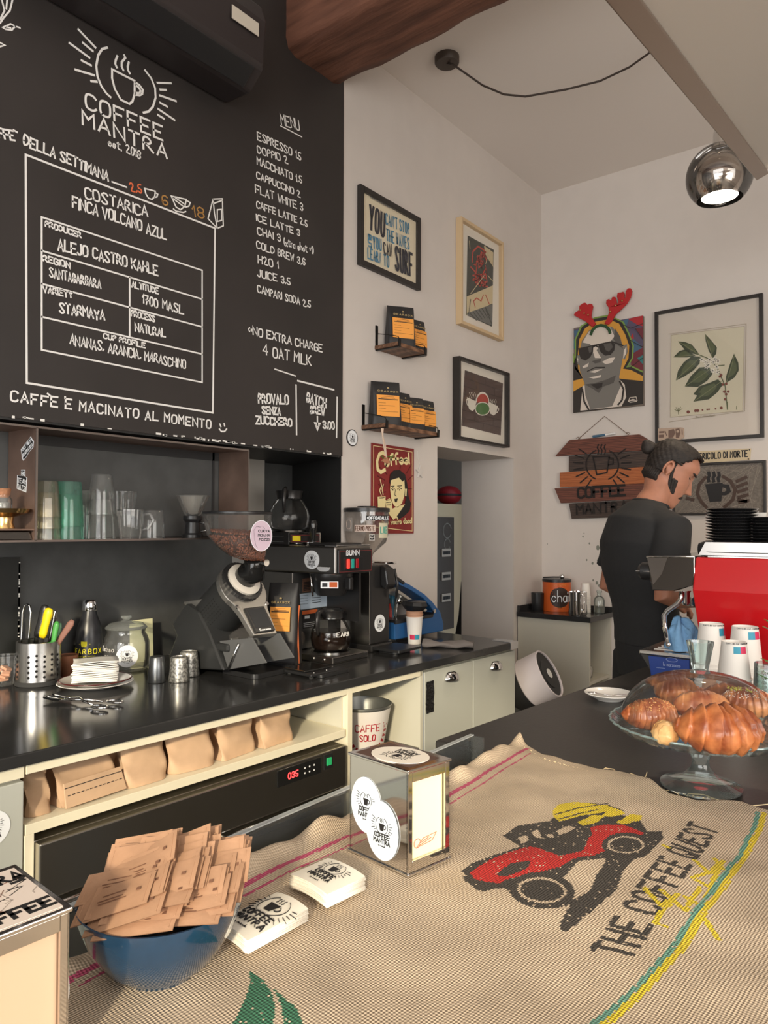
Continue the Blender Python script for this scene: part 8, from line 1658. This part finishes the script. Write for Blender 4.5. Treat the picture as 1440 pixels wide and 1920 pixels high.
# white drum on a black stand
c = PA(1031, 1262, 3.5); axd = (CR*.80+CU*.52-CF*.42).normalized(); dl = thing('drum_heater', 'white drum shaped heater with black face tilted on a black stand', 'heater', (c.x-.06, c.y+.05, 0))
MD = Matrix.Translation(c-dl.location) @ axd.to_track_quat('Z', 'Y').to_matrix().to_4x4(); r_ = .119
b = MB(); b.lathe([(r_*.96, -.125), (r_, -.12), (r_, -.003), (r_*.97, 0), (r_*.93, -.004), (r_*.93, -.012), (0, -.012)], 56, M=MD); b.build('white_drum', mat('drum_white', rgb(225, 216, 218), .45), dl, smooth=40)
b = MB(); b.lathe([(r_*.93, -.010), (r_*.60, -.016), (r_*.58, -.006), (0, -.004)], 56, M=MD); b.build('black_face', matte_black, dl, smooth=40); b = MB(); b.lathe([(0, -.003), (r_*.20, -.003), (r_*.20, .0), (0, .001)], 28, M=MD); b.build('white_hub', white_pl, dl, smooth=40)
b = MB(); b.lathe([(0, -.22), (r_*.75, -.22), (r_*.95, -.19), (r_*.97, -.126), (0, -.126)], 48, M=MD); b.build('black_back', matte_black, dl, smooth=40); b = MB(); q = c-axd*.19-dl.location; b.tube([(q.x, q.y, q.z), (q.x-.01, q.y, q.z-.12), (q.x-.01, q.y, .03)], [.05, .045, .05], 20); b.lathe([(0, 0), (.14, 0), (.14, .02), (0, .03)], 36, c=(q.x-.01, q.y, 0)); b.build('stand', matte_black, dl, smooth=40)

# ------------------------------------------------------------------ barista
PD = 2.95; O_ = PA(1213, 1200, PD); O_.z = 0; ar = Vector((CR.x, CR.y, 0)).normalized(); aw = Vector((CF.x, CF.y, 0)).normalized()
Fd = (ar*.985+aw*.172); Rt = (ar*.172-aw*.985)
per = thing('person', 'person in a black shirt bending forward at work behind the bar', 'person', O_)
def L3(x, y, z): return Fd*x+Rt*y+UZ*z          # forward, to his right, up
skin = mat('skin', rgb(186, 128, 102), .5, var=.12, scale=30, sss=.12); hairm = mat('dark_hair', (.026, .018, .014), .65, var=.5, scale=60, stretch=(1, 1, 5), bump=.5, dist=.004); tee = mat('black_cotton', (.020, .020, .021), .85, bump=.35, scale=14, dist=.01); trs = mat('black_trousers', (.016, .016, .018), .8, bump=.3, scale=20, dist=.006)
def remesh(o, vox, it=6):
    m_ = o.modifiers.new('Remesh', 'REMESH'); m_.mode = 'VOXEL'; m_.voxel_size = vox; m_.use_smooth_shade = True
    s_ = o.modifiers.new('Smooth', 'SMOOTH'); s_.iterations = it; s_.factor = .5; return o
# head, built upright then bent down and turned
HP = Matrix.Translation(L3(.105, 0, 1.634)) @ Matrix(((Fd.x, -Rt.x, 0, 0), (Fd.y, -Rt.y, 0, 0), (0, 0, 1, 0), (0, 0, 0, 1))) @ Matrix.Rotation(R_(-20), 4, 'Z') @ Matrix.Rotation(R_(36), 4, 'Y')
RG = [(-.118, .070, .040, .012), (-.112, .086, .022, .030), (-.098, .092, 0, .040), (-.082, .091, -.025, .048), (-.064, .090, -.050, .055), (-.045, .088, -.068, .060), (-.022, .087, -.085, .066), (.004, .083, -.096, .071), (.028, .079, -.101, .074), (.052, .087, -.102, .076), (.078, .085, -.097, .074), (.102, .066, -.080, .062), (.118, .036, -.052, .042), (.125, .004, -.018, .014)]
def ringp(z, a, grow=0.):
    zs_ = [r[0] for r in RG]; xf, xb, hw = (float(np.interp(z, zs_, [r[j] for r in RG])) for j in (1, 2, 3)); cx = (xf+xb)/2; rx = (xf-xb)/2+grow; ry = hw+grow; c_, s_ = math.cos(a), math.sin(a); e = .86
    x = cx+rx*math.copysign(abs(c_)**e, c_); y = ry*math.copysign(abs(s_)**e, s_)
    if grow == 0 and c_ > 0:
        y_ = y; x += .034*math.exp(-(y_/.0095)**2)*max(0, min(1, (.046-z)/.066))*(1 if z > -.022 else max(0, 1-(-.022-z)/.012))       # nose
        x -= .010*math.exp(-((abs(y_)-.032)/.016)**2-((z-.030)/.014)**2)          # eye sockets
        x += .006*math.exp(-(y_/.022)**2-((z+.060)/.006)**2)+.005*math.exp(-(y_/.02)**2-((z+.073)/.006)**2)-.004*math.exp(-(y_/.022)**2-((z+.0665)/.003)**2)       # lips
        x += .004*math.exp(-((abs(y_)-.045)/.02)**2-((z-.002)/.02)**2)
    return (x, y, z)
b = MB(); NZ, NA = 74, 72
zl = [-.118+.243*i/(NZ-1) for i in range(NZ)]
b.add([tuple(HP @ Vector(ringp(z, 2*PI*j/NA))) for z in zl for j in range(NA)], [(i*NA+j, i*NA+(j+1) % NA, (i+1)*NA+(j+1) % NA, (i+1)*NA+j) for i in range(NZ-1) for j in range(NA)]+[tuple(range(NA))[::-1], tuple((NZ-1)*NA+j for j in range(NA))])
hb_ = lambda x, y, z: HP @ Vector((x, y, z))
for sgn in (-1, 1):                              # ears
    ec = (-.028, sgn*.078, .006); b.tube([hb_(ec[0]+.015*math.cos(a)-.004, ec[1]+sgn*(.004+.006*math.sin(a/2)), ec[2]+.029*math.sin(a)) for a in [R_(v) for v in range(-70, 261, 22)]], .0055, 8); b.sph(hb_(ec[0]-.002, ec[1]-sgn*.002, ec[2]-.002), .017, 12, sc=(.8, .45, 1.2))
b.tube([hb_(-.035, 0, -.02), L3(.050, 0, 1.565), L3(.020, 0, 1.52), L3(-.01, 0, 1.44)], [.056, .057, .061, .062], 24)
b.tube([L3(0, 0, .88), L3(-.005, 0, 1.05), L3(-.03, 0, 1.28), L3(-.02, 0, 1.38), L3(.0, 0, 1.45)], [.13, .125, .150, .145, .07], 28, up=Fd, flat=.62)
arms = {}
for sg_, sh_, el_, wr_, hd_ in ((1, (.010, .175, 1.418), (-.070, .245, 1.165), (.145, .20, 1.140), (.230, .175, 1.13)), (-1, (.0, -.175, 1.44), (-.055, -.225, 1.17), (.14, -.14, 1.11), (.22, -.11, 1.09))):
    S_, E_, W_, H_ = L3(*sh_), L3(*el_), L3(*wr_), L3(*hd_); arms[sg_] = (S_, E_, W_, H_)
    b.tube([L3(-.01, sg_*.09, 1.40), S_-UZ*.012, S_.lerp(E_, .35), S_.lerp(E_, .75), E_, E_.lerp(W_, .25), E_.lerp(W_, .7), W_], [.055, .056, .048, .042, .040, .043, .032, .026], 18)
    d_ = (H_-W_).normalized(); sd_ = d_.cross(UZ).normalized()*1; nu = sd_.cross(d_)
    b.tube([W_, W_+d_*.03, W_+d_*.065, W_+d_*.092], [.025, .033, .038, .034], 16, flat=.5, up=nu)
    for fi, (off, ln) in enumerate(((-.027, .066), (-.009, .078), (.010, .074), (.028, .058))):
        k0_ = W_+d_*.085+sd_*off; k1_ = k0_+d_*ln*.45-nu*.006; k2_ = k1_+d_*ln*.25-nu*ln*.28; k3_ = k2_-nu*ln*.30+d_*ln*.02; b.tube([W_+d_*.06+sd_*off*.9, k0_, k1_, k2_, k3_], [.0095, .0095, .0088, .008, .0065], 10)
    ts_ = -sd_*sg_ if True else sd_; t0_ = W_+d_*.03+ts_*.025; b.tube([t0_-ts_*.01, t0_+d_*.025+ts_*.014-nu*.008, t0_+d_*.055+ts_*.014-nu*.018, t0_+d_*.075+ts_*.006-nu*.026], [.012, .011, .0095, .0075], 10)
for sg_ in (1, -1):
    b.tube([L3(0, sg_*.07, .93), L3(.0, sg_*.10, .75), L3(.005, sg_*.105, .50), L3(-.01, sg_*.105, .35), L3(-.02, sg_*.11, .09)], [.070, .074, .055, .052, .038], 18)
    b.tube([L3(-.06, sg_*.11, .045), L3(.03, sg_*.115, .05), L3(.12, sg_*.12, .035), L3(.165, sg_*.122, .028)], [.038, .042, .035, .024], 14)
o = b.build('body', skin, per); remesh(o, .0042, 4)
# hair: cap over the scalp, knot, short nape hair, sideburns, brows, moustache
def hairline(x, y):
    if x > .040: return .108
    if x > -.004: return .046+.062*max(0, (x+.004)/.044)
    return -.055 if x < -.065 else .040 if x > -.045 else -.02
b = MB(); vs = []; NZ2, NA2 = 44, 90
P = [[None]*NA2 for _ in range(NZ2)]
for i in range(NZ2):
    for j in range(NA2):
        z = -.07+.195*i/(NZ2-1); a = 2*PI*j/NA2; g = .012-.006*max(0, math.cos(a))**2+.0022*math.sin(23*a+9*z*30)+.0018*math.sin(41*a); P[i][j] = ringp(min(z, .1249), a, g); P[i][j] = (P[i][j][0], P[i][j][1], z+(.010 if i > NZ2*.75 else .010*i/(NZ2*.75)))
b.v = [tuple(HP @ Vector(P[i][j])) for i in range(NZ2) for j in range(NA2)]
for i in range(NZ2-1):
    for j in range(NA2):
        q = P[i][j]
        if q[2] > hairline(q[0], q[1]): b.f.append((i*NA2+j, i*NA2+(j+1) % NA2, (i+1)*NA2+(j+1) % NA2, (i+1)*NA2+j)); b.m.append(0)
b.f.append(tuple((NZ2-1)*NA2+j for j in range(NA2))); b.m.append(0)
hr = b.build('hair', hairm, per, smooth=True, solid=.010)
b = MB(); kc_ = hb_(-.128, 0, .050)
for k in range(9): b.sph(kc_+Vector((rn.uniform(-.014, .014), rn.uniform(-.014, .014), rn.uniform(-.012, .014))), rn.uniform(.018, .026), 12)
b.tube([hb_(-.09, 0, .045), hb_(-.115, 0, .05)], [.03, .02], 14); remesh(b.build('hair_knot', hairm, per), .004, 5)
b = MB()
for k in range(22):
    a = R_(120+120*k/21); p0 = ringp(-.015, a, .006); p1 = ringp(-.075, a, .002); b.tube([hb_(*p0), hb_(p0[0]*.99, p0[1]*.99, -.045), hb_(p1[0]*.9-.012, p1[1]*.85, -.078)], [.010, .009, .004], 8)
b.build('nape_hair', hairm, per, smooth=True)
for sg_ in (1, -1):
    b = MB()
    for k in range(26):
        t = k/25; z = .036-.095*t; a = R_(sg_*(93-6*t)); [b.sph(hb_(*ringp(z, a-sg_*q_*.13, -.004)), .0085, 10) for q_ in range(1 if t < .55 else 3)]
    b.build('sideburn', hairm, per, smooth=True); b = MB(); b.tube([hb_(*[v+d_ for v, d_ in zip(ringp(.048, R_(sg_*q)), (.002, 0, 0))]) for q in (10, 18, 28, 38, 46)], [.003, .0045, .0045, .004, .002], 8)
    b.build('eyebrow', hairm, per, smooth=True); b = MB(); b.tube([hb_(*[v+d_ for v, d_ in zip(ringp(-.048-.016*(q/40), R_(sg_*q)), (-.001, 0, 0))]) for q in (1, 8, 18, 28, 38)], [.005, .006, .006, .005, .003], 8); b.build('moustache', hairm, per, smooth=True)
for sg_ in (1, -1):
    b = MB(); b.tube([hb_(*[v+d_ for v, d_ in zip(ringp(.026, R_(sg_*q)), (.0005, 0, 0))]) for q in (14, 22, 30, 38)], [.0015, .003, .003, .0012], 8); b.build('eyelashes', hairm, per, smooth=True)
# shirt: trunk, hunched shoulders, sleeves; open at neck, cuffs and hem
b = MB(); b.tube([L3(.0, 0, .955), L3(-.002, 0, 1.02), L3(-.012, 0, 1.12), L3(-.036, 0, 1.26), L3(-.040, 0, 1.35), L3(-.020, 0, 1.43), L3(.006, 0, 1.485), L3(.020, 0, 1.518)], [.165, .163, .165, .188, .194, .178, .125, .082], 36, up=Fd, flat=.70)
for sg_ in (1, -1):
    S_, E_, W_, H_ = arms[sg_]; b.tube([L3(-.01, sg_*.07, 1.435), S_-UZ*.016, S_.lerp(E_, .3), S_.lerp(E_, .62), S_.lerp(E_, .74)], [.078, .076, .072, .068, .070], 22)
sh = remesh(b.build('shirt', tee, per), .006, 5)
b = MB(); b.tube([L3(.018, 0, 1.514)+(Fd*.082*math.cos(a)*.78+Rt*.076*math.sin(a)+UZ*(-.018*math.cos(a)))*1 for a in [2*PI*i/40 for i in range(40)]], .007, 8, closed=True); b.build('collar', tee, per, smooth=True)
b = MB(); b.tube([L3(0, 0, 1.03), L3(0, 0, .94), L3(0, 0, .82)], [.150, .158, .145], 30, up=Fd, flat=.72)
for sg_ in (1, -1): b.tube([L3(0, sg_*.075, .90), L3(.0, sg_*.098, .75), L3(.005, sg_*.105, .50), L3(-.012, sg_*.108, .32), L3(-.015, sg_*.112, .05)], [.098, .092, .072, .066, .062], 20)
remesh(b.build('trousers', trs, per), .007, 5)
for sg_ in (1, -1):
    b = MB(); b.tube([L3(-.075, sg_*.11, .05), L3(.0, sg_*.113, .055), L3(.12, sg_*.12, .043), L3(.185, sg_*.123, .034)], [.046, .052, .044, .030], 18); b.tube([L3(-.10, sg_*.11, .012), L3(.19, sg_*.122, .012)], [.04, .04], 12, up=UZ, flat=.3); remesh(b.build('shoe', rubber, per), .006, 3)

# ------------------------------------------------------------------ ceiling rose, cable, pendant lamp and overhead shelf
cablem = mat('brown_cable', (.035, .022, .016), .6); c = PZ(838, 107, ZC_); dk = c.z
lx_, ly_ = (lambda p: (p.x, p.y))(PA(1349, 330, 2.9)); lz_ = PA(1349, 330, 2.9).z; RL = 59*2.9/FPX
pl_ = thing('pendant_lamp', 'mirrored glass globe pendant lamp hanging near the back wall', 'pendant lamp', (lx_, ly_, lz_)); lp = lambda b, n, m, **k: put(b, n, m, pl_, **k)
b = MB(); b.lathe([(0, -.032), (.050, -.032), (.055, -.026), (.055, 0), (0, 0)], 36, c=(c.x, c.y, dk)); lp(b, 'ceiling_rose', mat('rose_brown', (.05, .036, .028), .5), smooth=40)
hk = Vector((lx_, ly_, ZC_-.03)); q = [(848, 120), (905, 160), (945, 177), (985, 181), (1060, 168), (1125, 152), (1180, 126), (1222, 96), (1290, 48)]
zz_c = lambda i: ZC_-.035-.05*math.sin(PI*min(1, (i+1)/9))
b = MB(); b.tube([c-UZ*.028]+[PZ(*p, zz_c(i)) for i, p in enumerate(q)]+[hk], .0045, 8); b.tube([hk, Vector((lx_, ly_, lz_+RL+.07))], .0040, 8); lp(b, 'cable', cablem, smooth=True)
b = MB(); b.tube([hk+UZ*.03, hk, hk-UZ*.012+UX*.01], .004, 8); lp(b, 'ceiling_hook', iron)
b = MB(); b.lathe([(0, RL+.075), (.012, RL+.07), (.022, RL+.05), (.024, RL+.0), (.030, RL-.012), (0, RL-.012)], 24, c=(lx_, ly_, lz_)); lp(b, 'lamp_socket', chrome, smooth=40)
aO = -math.asin(.74); b = MB(); b.lathe([(RL*math.cos(q_), RL*math.sin(q_)) for q_ in [aO+(PI/2-.12-aO)*i/30 for i in range(31)]], 56, c=(lx_, ly_, lz_), close=False); lp(b, 'outer_glass', glass('smoked_globe', (.80, .77, .74), 0, fac=.45, base=.12, haze=.03), smooth=True)
RI = RL*.80; b = MB(); b.lathe([(RI*1.02*math.cos(q_), RI*math.sin(q_)-RL*.10) for q_ in [aO+(PI/2-.05-aO)*i/30 for i in range(31)]], 56, c=(lx_, ly_, lz_), close=False); lp(b, 'mirrored_globe', mat('mirror_globe', (.80, .76, .72), .05, 1), smooth=True)
b = MB(); zd_ = RI*math.sin(aO)-RL*.10+.004; b.lathe([(0, zd_), (RI*1.0*math.cos(aO), zd_), (RI*1.0*math.cos(aO), zd_+.004), (0, zd_+.004)], 40, c=(lx_, ly_, lz_)); lp(b, 'lit_diffuser', mat('lamp_glow', (1, .88, .70), .5, emit=9), smooth=40)
l = bpy.data.lights.new('pendant_glow', 'SPOT'); l.energy = 26; l.color = (1, .83, .62); l.spot_size = 2.3; l.spot_blend = .6; l.shadow_soft_size = .06
lo = bpy.data.objects.new('pendant_glow', l); COL.objects.link(lo); lo.location = (lx_, ly_, lz_+zd_-.02); lo.parent = pl_; lo.location = (0, 0, zd_-.02)
# hanging glass shelf overhead
vd = ray(1690, 660).normalized(); P1 = PA(1175, 0, 1.15); P0, P2 = P1-vd*.6, P1+vd*1.35
pr_ = (CR-vd*CR.dot(vd)+CU*.42).normalized(); nn = vd.cross(pr_).normalized(); 
os_ = thing('overhead_shelf', 'overhead glass shelf with a bronze metal edge above the bar', 'shelf', P1)
def slab_(a, w0, w1, h0, h1): b = MB(); b.add([P0+pr_*w0+nn*h0, P2+pr_*w0+nn*h0, P2+pr_*w1+nn*h0, P0+pr_*w1+nn*h0, P0+pr_*w0+nn*h1, P2+pr_*w0+nn*h1, P2+pr_*w1+nn*h1, P0+pr_*w1+nn*h1], [(3, 2, 1, 0), (4, 5, 6, 7), (0, 1, 5, 4), (1, 2, 6, 5), (2, 3, 7, 6), (3, 0, 4, 7)]); return b
put(slab_(0, -.018, .018, -.012, .022), 'metal_edge', mat('bronze_edge', (.26, .20, .16), .32, .9), os_, bevel=.002)
put(slab_(0, .018, .55, .000, .008), 'glass_plate', glass('warm_plate', (.94, .88, .80), .12, fac=.35, base=.10, haze=.30), os_)  # warm haze in the glass colour stands in for reflected cream light
for w_, s_ in ((.50, -.35), (.50, 1.0)): b = MB(); p = P1+pr_*w_+vd*s_; b.tube([p, (p.x, p.y, ZC_)], .005, 8); put(b, 'hanging_rod', iron, os_)
